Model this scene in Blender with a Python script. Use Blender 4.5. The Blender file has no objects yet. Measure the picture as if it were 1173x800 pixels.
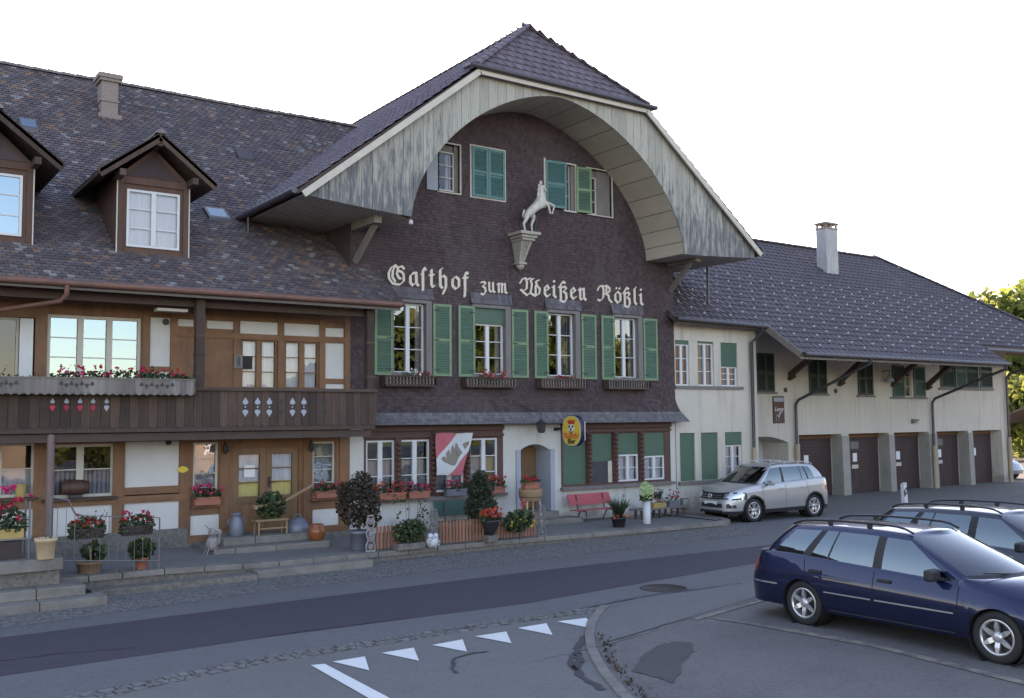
import bpy, bmesh, math, random
from mathutils import Vector, Matrix
random.seed(7)
scene = bpy.context.scene
COL = scene.collection

# ------------------------------------------------------------------ camera, sky, sun, exposure
FPX, PIT, YAW, ROLL, CAMH = 1120.0, math.radians(4.1), math.radians(35.2), math.radians(0.5), 3.0
_f = Vector((math.sin(YAW)*math.cos(PIT), math.cos(YAW)*math.cos(PIT), math.sin(PIT)))
_r0 = Vector((math.cos(YAW), -math.sin(YAW), 0)); _u0 = _r0.cross(_f)
_r = _r0*math.cos(ROLL)-_u0*math.sin(ROLL); _u = _r0*math.sin(ROLL)+_u0*math.cos(ROLL)
cam_data = bpy.data.cameras.new("camera"); cam = bpy.data.objects.new("camera", cam_data); COL.objects.link(cam)
_m = Matrix.Identity(4)
for i in range(3):
    _m[i][0] = _r[i]; _m[i][1] = _u[i]; _m[i][2] = -_f[i]
_m[2][3] = CAMH
cam.matrix_world = _m
cam_data.sensor_fit = 'HORIZONTAL'; cam_data.sensor_width = 36.0; cam_data.lens = FPX/1173.0*36.0
cam_data.clip_start = 0.1; cam_data.clip_end = 3000
scene.camera = cam

SUN_ELEV, SUN_AZ = math.radians(18.0), math.radians(20.0)     # azimuth clockwise from +Y (behind the houses)
world = bpy.data.worlds.new("World"); scene.world = world; world.use_nodes = True
nt = world.node_tree; bg = nt.nodes['Background']
sky = nt.nodes.new('ShaderNodeTexSky'); sky.sky_type = 'NISHITA'; sky.sun_disc = False
sky.sun_elevation = SUN_ELEV; sky.sun_rotation = SUN_AZ; sky.altitude = 500; sky.air_density = 1.0; sky.dust_density = 1.0; sky.ozone_density = 1.0
nt.links.new(sky.outputs[0], bg.inputs[0]); bg.inputs[1].default_value = 0.15
sl = bpy.data.lights.new("sun", 'SUN'); sl.energy = 4.5; sl.angle = math.radians(0.5); sl.color = (1, .86, .68)
sun = bpy.data.objects.new("sun", sl); COL.objects.link(sun)
sdir = Vector((math.sin(SUN_AZ)*math.cos(SUN_ELEV), math.cos(SUN_AZ)*math.cos(SUN_ELEV), math.sin(SUN_ELEV)))
sun.rotation_euler = sdir.to_track_quat('Z', 'Y').to_euler()
vs = scene.view_settings; vs.view_transform = 'Standard'; vs.look = 'None'; vs.exposure = 2.1; vs.gamma = 1.0
vs.use_curve_mapping = False
try:
    vs.use_white_balance = True; vs.white_balance_temperature = 7700; vs.white_balance_tint = 23
except Exception: pass

# ------------------------------------------------------------------ helpers
def at(px, py, X=None, Y=None, Z=None):
    d = _f + _r*((px-586.5)/FPX) + _u*((400-py)/FPX); c = Vector((0, 0, CAMH))
    t = (X/d.x) if X is not None else (Y/d.y) if Y is not None else ((Z-CAMH)/d.z)
    return c + d*t
def rect(x0, y0, x1, y1, Y):
    """world x0,x1,z0,z1 on the plane Y of a facade rectangle seen at those places"""
    a = at(x0, (y0+y1)/2, Y=Y); b = at(x1, (y0+y1)/2, Y=Y)
    xm = (x0+x1)/2
    return a.x, b.x, at(xm, y1, Y=Y).z, at(xm, y0, Y=Y).z

def hsh(*k):
    random_state = math.sin(sum((i+1)*12.9898*v for i, v in enumerate(k)))*43758.5453
    return random_state-math.floor(random_state)

class MB:
    def __init__(s): s.v = []; s.f = []; s.r = []; s.sm = []; s.mi = []; s.cm = 0
    def add(s, vs, fs, r=None, smooth=False):
        o = len(s.v); s.v.extend([tuple(p) for p in vs])
        for f in fs:
            s.f.append(tuple(i+o for i in f)); s.r.append(random.random() if r is None else r); s.sm.append(smooth); s.mi.append(s.cm)
    def poly(s, pts, r=None): s.add(pts, [tuple(range(len(pts)))], r)
    def box(s, x0, x1, y0, y1, z0, z1, r=None):
        if r is None: r = random.random()
        s.add([(x0,y0,z0),(x1,y0,z0),(x1,y1,z0),(x0,y1,z0),(x0,y0,z1),(x1,y0,z1),(x1,y1,z1),(x0,y1,z1)],
              [(0,3,2,1),(4,5,6,7),(0,1,5,4),(1,2,6,5),(2,3,7,6),(3,0,4,7)], r)
    def bar(s, p, q, w, h, up=(0,0,1), r=None):
        """rectangular bar between two points, w sideways, h along up"""
        p = Vector(p); q = Vector(q); d = (q-p).normalized(); up = Vector(up)
        sd = d.cross(up)
        if sd.length < 1e-5: sd = d.cross(Vector((1,0,0)))
        sd.normalize(); u = sd.cross(d)
        if r is None: r = random.random()
        c = [p+sd*a*w/2+u*b*h/2 for a, b in ((-1,-1),(1,-1),(1,1),(-1,1))]+[q+sd*a*w/2+u*b*h/2 for a, b in ((-1,-1),(1,-1),(1,1),(-1,1))]
        s.add(c, [(0,1,2,3),(7,6,5,4),(0,4,5,1),(1,5,6,2),(2,6,7,3),(3,7,4,0)], r)
    def prism(s, pts, d, r=None):
        """extrude a planar outline by vector d"""
        n = len(pts); d = Vector(d); P = [Vector(p) for p in pts]
        if r is None: r = random.random()
        s.add(P+[p+d for p in P], [tuple(range(n))[::-1], tuple(range(n, 2*n))]+[(i, (i+1)%n, n+(i+1)%n, n+i) for i in range(n)], r)
    def tube(s, pts, rad, n=8, caps=True, r=None):
        P = [Vector(p) for p in pts]; m = len(P)
        rads = rad if isinstance(rad, (list, tuple)) else [rad]*m
        vs = []; prev = None
        for i, p in enumerate(P):
            t = (P[min(i+1, m-1)]-P[max(i-1, 0)]).normalized()
            if prev is None:
                a = Vector((0,0,1)) if abs(t.z) < .9 else Vector((1,0,0)); u = t.cross(a).normalized()
            else:
                u = (prev-t*prev.dot(t)); u = u.normalized() if u.length > 1e-6 else t.orthogonal().normalized()
            prev = u; w = t.cross(u)
            for k in range(n):
                a = 2*math.pi*k/n; vs.append(p+(u*math.cos(a)+w*math.sin(a))*rads[i])
        fs = [(i*n+k, i*n+(k+1)%n, (i+1)*n+(k+1)%n, (i+1)*n+k) for i in range(m-1) for k in range(n)]
        if r is None: r = random.random()
        s.add(vs, fs, r, True)
        if caps: s.add(vs[:n], [tuple(range(n))[::-1]], r); s.add(vs[-n:], [tuple(range(n))], r)
    def lathe(s, prof, c=(0,0,0), n=20, axis='z', r=None, smooth=True, cap=True, sx=1, sy=1):
        c = Vector(c); vs = []
        for (rr, z) in prof:
            for k in range(n):
                a = 2*math.pi*k/n; x, y = rr*math.cos(a)*sx, rr*math.sin(a)*sy
                vs.append(c+Vector((x, y, z) if axis == 'z' else ((x, z, y) if axis == 'y' else (z, x, y))))
        m = len(prof)
        fs = [(i*n+k, i*n+(k+1)%n, (i+1)*n+(k+1)%n, (i+1)*n+k) for i in range(m-1) for k in range(n)]
        if r is None: r = random.random()
        s.add(vs, fs, r, smooth)
        if cap:
            s.add(vs[:n], [tuple(range(n))[::-1]], r); s.add(vs[-n:], [tuple(range(n))], r)
    def blob(s, c, rx, ry, rz, nu=10, nv=7, jit=0, r=None):
        prof = []
        vs = []; c = Vector(c)
        for j in range(nv+1):
            t = math.pi*j/nv
            for k in range(nu):
                a = 2*math.pi*k/nu; q = 1+random.uniform(-jit, jit)
                vs.append(c+Vector((math.sin(t)*math.cos(a)*rx*q, math.sin(t)*math.sin(a)*ry*q, math.cos(t)*rz*q)))
        s.add(vs, [(j*nu+k, (j+1)*nu+k, (j+1)*nu+(k+1)%nu, j*nu+(k+1)%nu) for j in range(nv) for k in range(nu)], r if r is not None else random.random(), True)
    def leaf(s, p, size, elong=1.5, r=None, up=0):
        d = Vector((random.gauss(0,1), random.gauss(0,1), random.gauss(0,1)+up)).normalized()
        e = d.orthogonal(); e.rotate(Matrix.Rotation(random.uniform(0, 6.28), 3, d)); g = d.cross(e).normalized(); p = Vector(p)
        a, b = size*elong/2, size/2
        s.add([p-d*a, p+e*b*.9+g*b*.25, p+d*a, p-e*b*.9+g*b*.25], [(0,1,2,3)], random.random() if r is None else r)
    def build(s, name, mat, parent=None, origin=None, bevel=0):
        o = origin
        if o is None and parent is not None: o = WL.get(parent.name, (0,0,0))
        if o is None: o = (0,0,0)
        me = bpy.data.meshes.new(name)
        me.from_pydata([(x-o[0], y-o[1], z-o[2]) for x, y, z in s.v], [], s.f)
        mats = mat if isinstance(mat, (list, tuple)) else [mat]
        for m in mats: me.materials.append(m)
        me.polygons.foreach_set('use_smooth', s.sm)
        if len(mats) > 1: me.polygons.foreach_set('material_index', s.mi)
        at_ = me.attributes.new('rnd', 'FLOAT', 'FACE'); at_.data.foreach_set('value', s.r)
        me.validate(); me.update()
        ob = bpy.data.objects.new(name, me); COL.objects.link(ob)
        if parent is not None: ob.parent = parent; WL[ob.name] = o
        else: ob.location = o; WL[ob.name] = o
        if bevel:
            b = ob.modifiers.new('bevel', 'BEVEL'); b.width = bevel; b.segments = 2; b.limit_method = 'ANGLE'; b.angle_limit = math.radians(40)
        return ob
def build_each(mb, name, mat, parent=None, bevel=0):
    """one object for every connected piece of the mesh builder"""
    par = list(range(len(mb.v)))
    def find(a):
        while par[a] != a: par[a] = par[par[a]]; a = par[a]
        return a
    for f in mb.f:
        for b in f[1:]: par[find(b)] = find(f[0])
    G_ = {}
    for i, f in enumerate(mb.f): G_.setdefault(find(f[0]), []).append(i)
    out = []
    for fs in G_.values():
        q = MB(); idx = {}
        for i in fs:
            t = []
            for vi in mb.f[i]:
                if vi not in idx: idx[vi] = len(q.v); q.v.append(mb.v[vi])
                t.append(idx[vi])
            q.f.append(tuple(t)); q.r.append(mb.r[i]); q.sm.append(mb.sm[i]); q.mi.append(0)
        out.append(q.build(name, mat, parent, bevel=bevel))
    return out
WL = {}
def thing(name, label, cat, loc=(0,0,0), rz=0, group=None, local=False):
    o = bpy.data.objects.new(name, None); COL.objects.link(o); o.empty_display_size = .2
    o.location = loc; o.rotation_euler = (0, 0, rz); o['label'] = label; o['category'] = cat
    if group: o['group'] = group
    WL[o.name] = (0,0,0) if local else tuple(loc)
    return o
def tag(o, label, cat, group=None, kind=None):
    o['label'] = label; o['category'] = cat
    if group: o['group'] = group
    if kind: o['kind'] = kind
    return o
def struct(o): o['kind'] = 'structure'; return o
def single(mb, name, mat, label, cat, loc, group=None):
    return tag(mb.build(name, mat, origin=loc), label, cat, group)

# ------------------------------------------------------------------ materials
def mat_(name, col=(.5,.5,.5), rough=.7, metal=0, spec=None, noise=None, rnd=None, bump=None, streak=None, ramp=None, coat=0, trans=None, extra=None):
    """col base colour; noise=(scale, amount, colour2); rnd=(amount) per-face value; ramp=[(pos,col)...] keyed by per-face rnd"""
    m = bpy.data.materials.new(name); m.use_nodes = True; n = m.node_tree.nodes; l = m.node_tree.links
    b = n['Principled BSDF']; b.inputs['Roughness'].default_value = rough; b.inputs['Metallic'].default_value = metal
    if spec is not None: b.inputs['Specular IOR Level'].default_value = spec
    if coat: b.inputs['Coat Weight'].default_value = coat; b.inputs['Coat Roughness'].default_value = .03
    tc = n.new('ShaderNodeTexCoord'); geo = n.new('ShaderNodeNewGeometry')
    rgb = n.new('ShaderNodeRGB'); rgb.outputs[0].default_value = (*col, 1); cur = rgb.outputs[0]
    def mix(fac, a, c, mode='MIX'):
        k = n.new('ShaderNodeMix'); k.data_type = 'RGBA'; k.blend_type = mode
        if isinstance(fac, float): k.inputs[0].default_value = fac
        else: l.new(fac, k.inputs[0])
        for i, v in ((6, a), (7, c)):
            if isinstance(v, tuple): k.inputs[i].default_value = (*v, 1)
            else: l.new(v, k.inputs[i])
        return k.outputs[2]
    def maprange(sock, a, b2, c, d):
        k = n.new('ShaderNodeMapRange'); l.new(sock, k.inputs[0])
        for i, v in enumerate((a, b2, c, d)): k.inputs[i+1].default_value = v
        return k.outputs[0]
    if ramp:
        a = n.new('ShaderNodeAttribute'); a.attribute_name = 'rnd'
        cr = n.new('ShaderNodeValToRGB'); cr.color_ramp.interpolation = 'CONSTANT' if ramp[0][0] == 'c' else 'LINEAR'
        rr = ramp[1:] if ramp[0][0] == 'c' else ramp
        e = cr.color_ramp.elements
        while len(e) < len(rr): e.new(.5)
        for i, (p, c) in enumerate(rr): e[i].position = p; e[i].color = (*c, 1)
        l.new(a.outputs['Fac'], cr.inputs[0]); cur = cr.outputs[0]
    if rnd:
        a = n.new('ShaderNodeAttribute'); a.attribute_name = 'rnd'
        f = maprange(a.outputs['Fac'], 0, 1, 1-rnd, 1+rnd)
        k = n.new('ShaderNodeVectorMath'); k.operation = 'SCALE'; l.new(cur, k.inputs[0]); l.new(f, k.inputs['Scale']); cur = k.outputs[0]
    if noise:
        for nz in (noise if isinstance(noise, list) else [noise]):
            sc, amt, c2 = nz[:3]; t = n.new('ShaderNodeTexNoise'); t.inputs['Scale'].default_value = sc; t.inputs['Detail'].default_value = 6; t.inputs['Roughness'].default_value = .65
            if len(nz) > 3:
                mp = n.new('ShaderNodeMapping'); mp.inputs['Scale'].default_value = nz[3]; l.new(geo.outputs['Position'], mp.inputs[0]); l.new(mp.outputs[0], t.inputs['Vector'])
            else: l.new(geo.outputs['Position'], t.inputs['Vector'])
            lo = nz[4] if len(nz) > 4 else .4
            cur = mix(maprange(t.outputs['Fac'], lo, lo+.25, 0, amt), cur, c2)
    l.new(cur, b.inputs['Base Color'])
    if bump:
        t = n.new('ShaderNodeTexNoise'); t.inputs['Scale'].default_value = bump[0]; t.inputs['Detail'].default_value = 5
        if len(bump) > 2:
            mp = n.new('ShaderNodeMapping'); mp.inputs['Scale'].default_value = bump[2]; l.new(geo.outputs['Position'], mp.inputs[0]); l.new(mp.outputs[0], t.inputs['Vector'])
        else: l.new(geo.outputs['Position'], t.inputs['Vector'])
        bp = n.new('ShaderNodeBump'); bp.inputs['Strength'].default_value = bump[1]; bp.inputs['Distance'].default_value = .02
        l.new(t.outputs['Fac'], bp.inputs['Height']); l.new(bp.outputs[0], b.inputs['Normal'])
    if trans:
        out = n['Material Output']; tr = n.new('ShaderNodeBsdfTranslucent'); l.new(cur, tr.inputs[0]); ms = n.new('ShaderNodeMixShader'); ms.inputs[0].default_value = trans
        l.new(b.outputs[0], ms.inputs[1]); l.new(tr.outputs[0], ms.inputs[2]); l.new(ms.outputs[0], out.inputs[0])
    if extra: extra(m, n, l, b, geo, mix, maprange)
    return m
def glass_mat(name, tint=(.8,.85,.85), ior=1.9, rough=.0, wav=0.0, refl=(.95,.97,1)):
    m = bpy.data.materials.new(name); m.use_nodes = True; n = m.node_tree.nodes; l = m.node_tree.links; n.remove(n['Principled BSDF'])
    t = n.new('ShaderNodeBsdfTransparent'); t.inputs[0].default_value = (*tint, 1); g = n.new('ShaderNodeBsdfGlossy'); g.inputs['Roughness'].default_value = rough; g.inputs['Color'].default_value = (*refl, 1)
    f = n.new('ShaderNodeFresnel'); f.inputs[0].default_value = ior; ms = n.new('ShaderNodeMixShader')
    if wav:
        geo = n.new('ShaderNodeNewGeometry'); nz = n.new('ShaderNodeTexNoise'); nz.inputs['Scale'].default_value = 2.2; l.new(geo.outputs['Position'], nz.inputs['Vector'])
        bp = n.new('ShaderNodeBump'); bp.inputs['Strength'].default_value = wav; bp.inputs['Distance'].default_value = .02; l.new(nz.outputs[0], bp.inputs['Height']); l.new(bp.outputs[0], g.inputs['Normal'])
    l.new(f.outputs[0], ms.inputs[0]); l.new(t.outputs[0], ms.inputs[1]); l.new(g.outputs[0], ms.inputs[2]); l.new(ms.outputs[0], n['Material Output'].inputs[0])
    return m
def grooves(scale_axis, period, width, depth_col=(.3,.3,.3), amt=.5):
    """dark joint lines along one world axis"""
    def ex(m, n, l, b, geo, mix, mr):
        sp = n.new('ShaderNodeSeparateXYZ'); l.new(geo.outputs['Position'], sp.inputs[0])
        md = n.new('ShaderNodeMath'); md.operation = 'MODULO'; ad = n.new('ShaderNodeMath'); ad.operation = 'ADD'; ad.inputs[1].default_value = 200
        l.new(sp.outputs[scale_axis], ad.inputs[0]); l.new(ad.outputs[0], md.inputs[0]); md.inputs[1].default_value = period
        lt = n.new('ShaderNodeMath'); lt.operation = 'LESS_THAN'; l.new(md.outputs[0], lt.inputs[0]); lt.inputs[1].default_value = width
        src = b.inputs['Base Color'].links[0].from_socket
        mm = n.new('ShaderNodeMath'); mm.operation = 'MULTIPLY'; l.new(lt.outputs[0], mm.inputs[0]); mm.inputs[1].default_value = amt
        l.new(mix(mm.outputs[0], src, depth_col), b.inputs['Base Color'])
    return ex
def splash(m, n, l, b, geo, mix, mr):
    # rain splash dirt along the foot of the wall and faint run-off streaks under sills
    t = n.new('ShaderNodeTexNoise'); t.inputs['Scale'].default_value = 2.6; t.inputs['Detail'].default_value = 7; l.new(geo.outputs['Position'], t.inputs['Vector'])
    sp = n.new('ShaderNodeSeparateXYZ'); l.new(geo.outputs['Position'], sp.inputs[0])
    ad = n.new('ShaderNodeMath'); ad.operation = 'ADD'; l.new(t.outputs['Fac'], ad.inputs[0]); l.new(mr(sp.outputs[2], .15, 1.0, .22, -.3), ad.inputs[1])
    src = b.inputs['Base Color'].links[0].from_socket; c1 = mix(mr(ad.outputs[0], .48, .75, 0, .6), src, (.17,.155,.14))
    t2 = n.new('ShaderNodeTexNoise'); t2.inputs['Scale'].default_value = 4.0; t2.inputs['Detail'].default_value = 6; mp = n.new('ShaderNodeMapping'); mp.inputs['Scale'].default_value = (1.5, 1.5, .12); l.new(geo.outputs['Position'], mp.inputs[0]); l.new(mp.outputs[0], t2.inputs['Vector'])
    l.new(mix(mr(t2.outputs['Fac'], .55, .75, 0, .45), c1, (.27,.25,.225)), b.inputs['Base Color'])
M = {}
M['plaster'] = mat_('white plaster', (.50,.49,.46), .9, noise=[(1.3,.35,(.42,.41,.38)), (.9,.35,(.31,.30,.28),(3,3,.6),.55)], bump=(55,.35), extra=splash)
M['plaster2'] = mat_('cream plaster', (.52,.475,.405), .9, noise=[(.8,.45,(.42,.39,.34)), (1.2,.45,(.31,.27,.23),(2.5,2.5,.35),.52)], bump=(45,.4), extra=splash)
M['infill'] = mat_('timber infill plaster', (.56,.55,.53), .9, noise=(2,.35,(.46,.44,.40)), bump=(40,.3))
M['stone'] = mat_('grey stone', (.135,.12,.105), .9, noise=[(3,.6,(.075,.066,.058)), (14,.3,(.35,.33,.3))], bump=(30,.6))
M['stone_light'] = mat_('weathered concrete stone', (.20,.185,.165), .9, noise=[(2.5,.7,(.11,.10,.09)), (20,.35,(.28,.26,.235)), (1.1,.6,(.075,.065,.058),(1,1,3),.5)], bump=(35,.5))
M['bluestone'] = mat_('painted grey blue door surround', (.30,.33,.38), .8, noise=(4,.3,(.24,.26,.3)), bump=(30,.2))
M['wood'] = mat_('warm brown timber', (.205,.090,.036), .65, rnd=.2, noise=[(3,.5,(.095,.045,.027),(1,1,1)), (9,.5,(.235,.125,.068),(1,1,.12)), (1.2,.5,(.07,.038,.026),(1,1,1),.5)], bump=(40,.3,(1,1,.1)))
M['woodh'] = mat_('warm brown timber rails', (.19,.083,.034), .65, rnd=.2, noise=[(3,.5,(.09,.042,.025)), (9,.5,(.22,.12,.065),(.12,1,1))], bump=(40,.3,(.1,1,1)))
M['door'] = mat_('oiled oak door', (.20,.105,.046), .5, rnd=.12, noise=(10,.5,(.10,.055,.032),(1,1,.12)), bump=(40,.2,(1,1,.1)))
M['darkwood'] = mat_('dark weathered boards', (.075,.045,.033), .85, rnd=.45, noise=[(7,.6,(.038,.024,.02),(1,1,.15)), (2.5,.4,(.125,.09,.072),(2,2,.4),.52)], bump=(35,.6,(1,1,.1)))
M['darkwoodh'] = mat_('dark weathered rails', (.065,.040,.032), .85, rnd=.3, noise=(7,.5,(.11,.08,.065),(.15,1,1)), bump=(35,.5,(.1,1,1)))
M['greywood'] = mat_('grey weathered wood', (.20,.175,.16), .9, rnd=.3, noise=[(8,.5,(.11,.09,.08),(1,1,.15))], bump=(35,.6,(1,1,.1)))
M['dormerwood'] = mat_('reddish brown dormer boards', (.105,.052,.036), .75, rnd=.2, noise=[(8,.5,(.06,.03,.022),(1,1,.12))], bump=(40,.5,(1,1,.1)))
M['maroon'] = mat_('dark red brown painted wood', (.09,.038,.028), .6, rnd=.1, noise=(6,.4,(.055,.026,.022),(.4,1,.4)))
M['shingle'] = mat_('brown wood shingles', (.066,.043,.046), .85, rnd=.38, noise=[(.5,.6,(.048,.028,.030)), (.8,.5,(.100,.078,.082),(1,1,.3),.5), (2.5,.4,(.037,.025,.027),(1,1,.5),.5), (3.5,.35,(.115,.10,.105),(1.6,1,.12),.58)])
M['skirt'] = mat_('grey weathered shingles', (.13,.122,.13), .85, rnd=.35, noise=[(1.5,.55,(.075,.062,.07)), (12,.3,(.20,.20,.205))])
M['hood'] = mat_('weathered hood shingles', (.105,.098,.112), .85, rnd=.3, noise=[(3,.5,(.07,.056,.064))])
M['oldtile'] = mat_('old clay tiles', (.1,.08,.09), .85, ramp=[('c',0),(0,(.076,.060,.066)),(.18,(.102,.083,.091)),(.36,(.120,.100,.107)),(.52,(.084,.068,.076)),(.66,(.142,.121,.126)),(.77,(.140,.098,.088)),(.87,(.190,.118,.088)),(.93,(.25,.23,.23)),(.98,(.24,.135,.09))], noise=[(.35,.5,(.062,.052,.064)), (1.1,.45,(.135,.115,.115),(1,1,1),.52), (14,.4,(.055,.045,.052),(1,1,1),.5)], bump=(30,.4))
M['oldtile_edge'] = mat_('mossy ridge tiles', (.17,.14,.145), .9, rnd=.3, noise=(5,.6,(.20,.19,.17)), bump=(25,.5))
M['newtile'] = mat_('dark plum interlocking tiles', (.118,.092,.110), .6, rnd=.22, noise=[(.8,.4,(.080,.066,.078)), (2.5,.4,(.15,.13,.135),(1,1,1),.54)], bump=(40,.25))
M['gartile'] = mat_('slate coloured interlocking tiles', (.072,.059,.068), .65, rnd=.28, noise=[(.45,.5,(.052,.043,.052)), (1.6,.45,(.10,.086,.09),(1,.5,1),.53)], bump=(40,.25))
M['eaveboard'] = mat_('grey soffit boards', (.42,.37,.31), .8, noise=(2,.5,(.25,.215,.185)), extra=grooves(0,.17,.012,(.06,.05,.045),.8))
M['darksoffit'] = mat_('dark brown rafters', (.075,.05,.04), .85, noise=(3,.5,(.05,.03,.025)), bump=(30,.3))
M['zinc'] = mat_('dark metal gutter', (.075,.07,.08), .45, metal=.5, noise=(4,.4,(.12,.11,.115)))
M['copper'] = mat_('weathered copper', (.20,.095,.07), .6, metal=.2, noise=[(5,.7,(.10,.055,.05),(.5,1,1)), (11,.4,(.27,.20,.17),(.5,1,1),.55)])
M['leadpipe'] = mat_('brown painted downpipe', (.16,.10,.095), .6, noise=(3,.4,(.2,.15,.14)))
M['clay'] = mat_('clay downpipe foot', (.38,.30,.22), .85, noise=(8,.5,(.25,.2,.15)), bump=(30,.4))
M['white'] = mat_('white window paint', (.56,.57,.58), .5, noise=(4,.3,(.46,.46,.46)))
M['oldwhite'] = mat_('old cream paint', (.50,.46,.40), .6, noise=(4,.4,(.38,.34,.28)))
M['greyframe'] = mat_('grey window casing', (.17,.155,.15), .75, noise=(5,.5,(.11,.095,.09),(1,1,.3)))
M['green'] = mat_('green shutter paint', (.145,.225,.125), .65, rnd=.1, noise=[(2,.4,(.18,.26,.16)), (9,.45,(.10,.165,.095)), (14,.5,(.20,.17,.14),(1,1,.4),.56)], bump=(60,.2))
M['green_in'] = mat_('green shutter panel', (.085,.165,.118), .7, rnd=.12, noise=[(2,.5,(.115,.195,.14)), (7,.4,(.06,.12,.09))])
M['teal'] = mat_('teal shutter paint', (.065,.175,.175), .6, rnd=.12, noise=[(2,.4,(.09,.20,.19)), (9,.4,(.05,.12,.12))])
M['darkgreen'] = mat_('dark green shutter paint', (.022,.042,.034), .6, rnd=.1, noise=(3,.4,(.04,.06,.05)))
M['midgreen'] = mat_('faded green shutter paint', (.055,.10,.08), .6, rnd=.1, noise=(3,.4,(.08,.12,.10)))
M['roller'] = mat_('green roller blind', (.055,.115,.075), .6, noise=(3,.4,(.075,.135,.10)), extra=grooves(2,.05,.008,(.02,.05,.035),.7))
M['curtain'] = mat_('white net curtain', (.62,.62,.66), .9, noise=(3,.4,(.45,.45,.5),(6,1,.3)))
M['curtain_y'] = mat_('yellow curtain', (.70,.60,.26), .9)
M['curtain_g'] = mat_('grey net curtain', (.33,.35,.40), .9)
M['curtain_dk'] = mat_('striped dark curtain', (.12,.13,.17), .9, extra=grooves(0,.09,.045,(.35,.36,.4),.8))
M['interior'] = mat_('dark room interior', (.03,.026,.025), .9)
M['glass'] = glass_mat('window glass', (.93,.94,.95), 1.6, 0, .06)
M['glass2'] = glass_mat('reflective window glass', (.5,.55,.6), 3.0, 0, .02, (.66,.86,1.0))  # reflection tinted blue to paint a bluer sky into the panes
M['glassdk'] = glass_mat('tall window glass', (.75,.78,.8), 2.4, 0, .10)
M['glassgf'] = glass_mat('ground floor window glass', (.85,.87,.88), 1.9, 0, .12)
M['letter'] = mat_('ivory painted letters', (.60,.54,.45), .7, noise=(6,.4,(.42,.37,.31)))
M['ivory'] = mat_('ivory painted statue', (.56,.52,.46), .6, noise=[(10,.5,(.30,.27,.23)), (3,.4,(.36,.33,.30))])
M['plaque'] = mat_('grey carved stone', (.36,.33,.29), .8, noise=(15,.5,(.22,.19,.17)), bump=(50,.3))
M['black'] = mat_('black iron', (.015,.015,.017), .45)
M['iron'] = mat_('dark wrought iron', (.05,.048,.052), .55, metal=.4)
M['paleiron'] = mat_('grey painted iron', (.17,.165,.17), .6, metal=.2, noise=(10,.4,(.15,.14,.14)))
M['castiron'] = mat_('white and rust cast iron', (.30,.27,.26), .7, noise=(16,.6,(.12,.09,.085)))
M['terracotta'] = mat_('terracotta', (.36,.13,.085), .8, noise=(6,.4,(.27,.10,.07)), bump=(40,.2))
M['palepot'] = mat_('pale clay pot', (.52,.38,.24), .8, noise=(6,.4,(.38,.26,.16)))
M['wicker'] = mat_('pale wicker', (.36,.23,.13), .8, noise=(25,.6,(.2,.12,.07),(1,1,4)), bump=(60,.8,(1,1,4)))
M['greypot'] = mat_('grey zinc tub', (.15,.16,.20), .55, metal=.3, noise=(6,.5,(.22,.23,.27)))
M['blackpot'] = mat_('dark plastic pot', (.02,.018,.022), .5)
M['yellowbox'] = mat_('ochre planter', (.42,.29,.10), .8, noise=(6,.4,(.3,.2,.07)))
M['brownbox'] = mat_('brown planter', (.045,.03,.028), .7)
M['leaf'] = mat_('green leaves', (.05,.085,.03), .6, ramp=[(0,(.015,.032,.014)),(.5,(.038,.068,.026)),(.9,(.075,.11,.04)),(1,(.14,.13,.05))], trans=.25)
M['leafdk'] = mat_('dark shrub leaves', (.03,.035,.018), .65, ramp=[(0,(.016,.02,.011)),(.6,(.032,.040,.02)),(1,(.07,.075,.035))], trans=.15)
M['leafbr'] = mat_('brownish shrub leaves', (.04,.03,.02), .65, ramp=[(0,(.02,.018,.012)),(.6,(.045,.035,.022)),(1,(.09,.06,.035))], trans=.15)
M['treeleaf'] = mat_('sunlit tree leaves', (.16,.19,.045), .6, ramp=[(0,(.09,.13,.03)),(.5,(.17,.21,.05)),(1,(.27,.29,.08))], trans=.68)
M['bark'] = mat_('bark', (.10,.075,.055), .9, noise=(8,.5,(.05,.04,.03),(1,1,.3)), bump=(20,.8))
for nm, c in dict(red=(.52,.022,.02), pink=(.62,.045,.16), orange=(.62,.09,.03), cerise=(.50,.03,.075), whitef=(.7,.68,.64), palegreen=(.50,.62,.30), yellow=(.6,.5,.05), coral=(.6,.12,.12)).items():
    M['fl_'+nm] = mat_(nm+' petals', c, .6, rnd=.3, trans=.2)
M['benchred'] = mat_('faded red paint', (.42,.085,.10), .6, rnd=.08, noise=(8,.3,(.33,.07,.08)))
M['benchgreen'] = mat_('dark green paint', (.025,.075,.068), .55, rnd=.1)
M['picket'] = mat_('reddish brown fence pickets', (.26,.115,.07), .75, rnd=.3, noise=(10,.4,(.17,.075,.05),(1,1,.2)))
M['yellowsign'] = mat_('yellow sign face', (.68,.47,.05), .35)
M['navy_paint'] = mat_('navy enamel', (.015,.02,.06), .35)
M['slate'] = mat_('dark chalk board', (.035,.035,.045), .6, noise=(5,.5,(.06,.06,.07)))
M['paper'] = mat_('white paper', (.68,.68,.68), .8)
M['redprint'] = mat_('red print', (.52,.05,.03), .5)
M['blackprint'] = mat_('black print', (.015,.015,.015), .5)
M['flagred'] = mat_('red flag cloth', (.44,.115,.14), .9, noise=(4,.4,(.36,.08,.10)))
M['flagwhite'] = mat_('white flag cloth', (.48,.50,.51), .9, noise=(4,.3,(.40,.41,.42)))
M['flagbear'] = mat_('grey brown print', (.20,.175,.145), .85)
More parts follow.
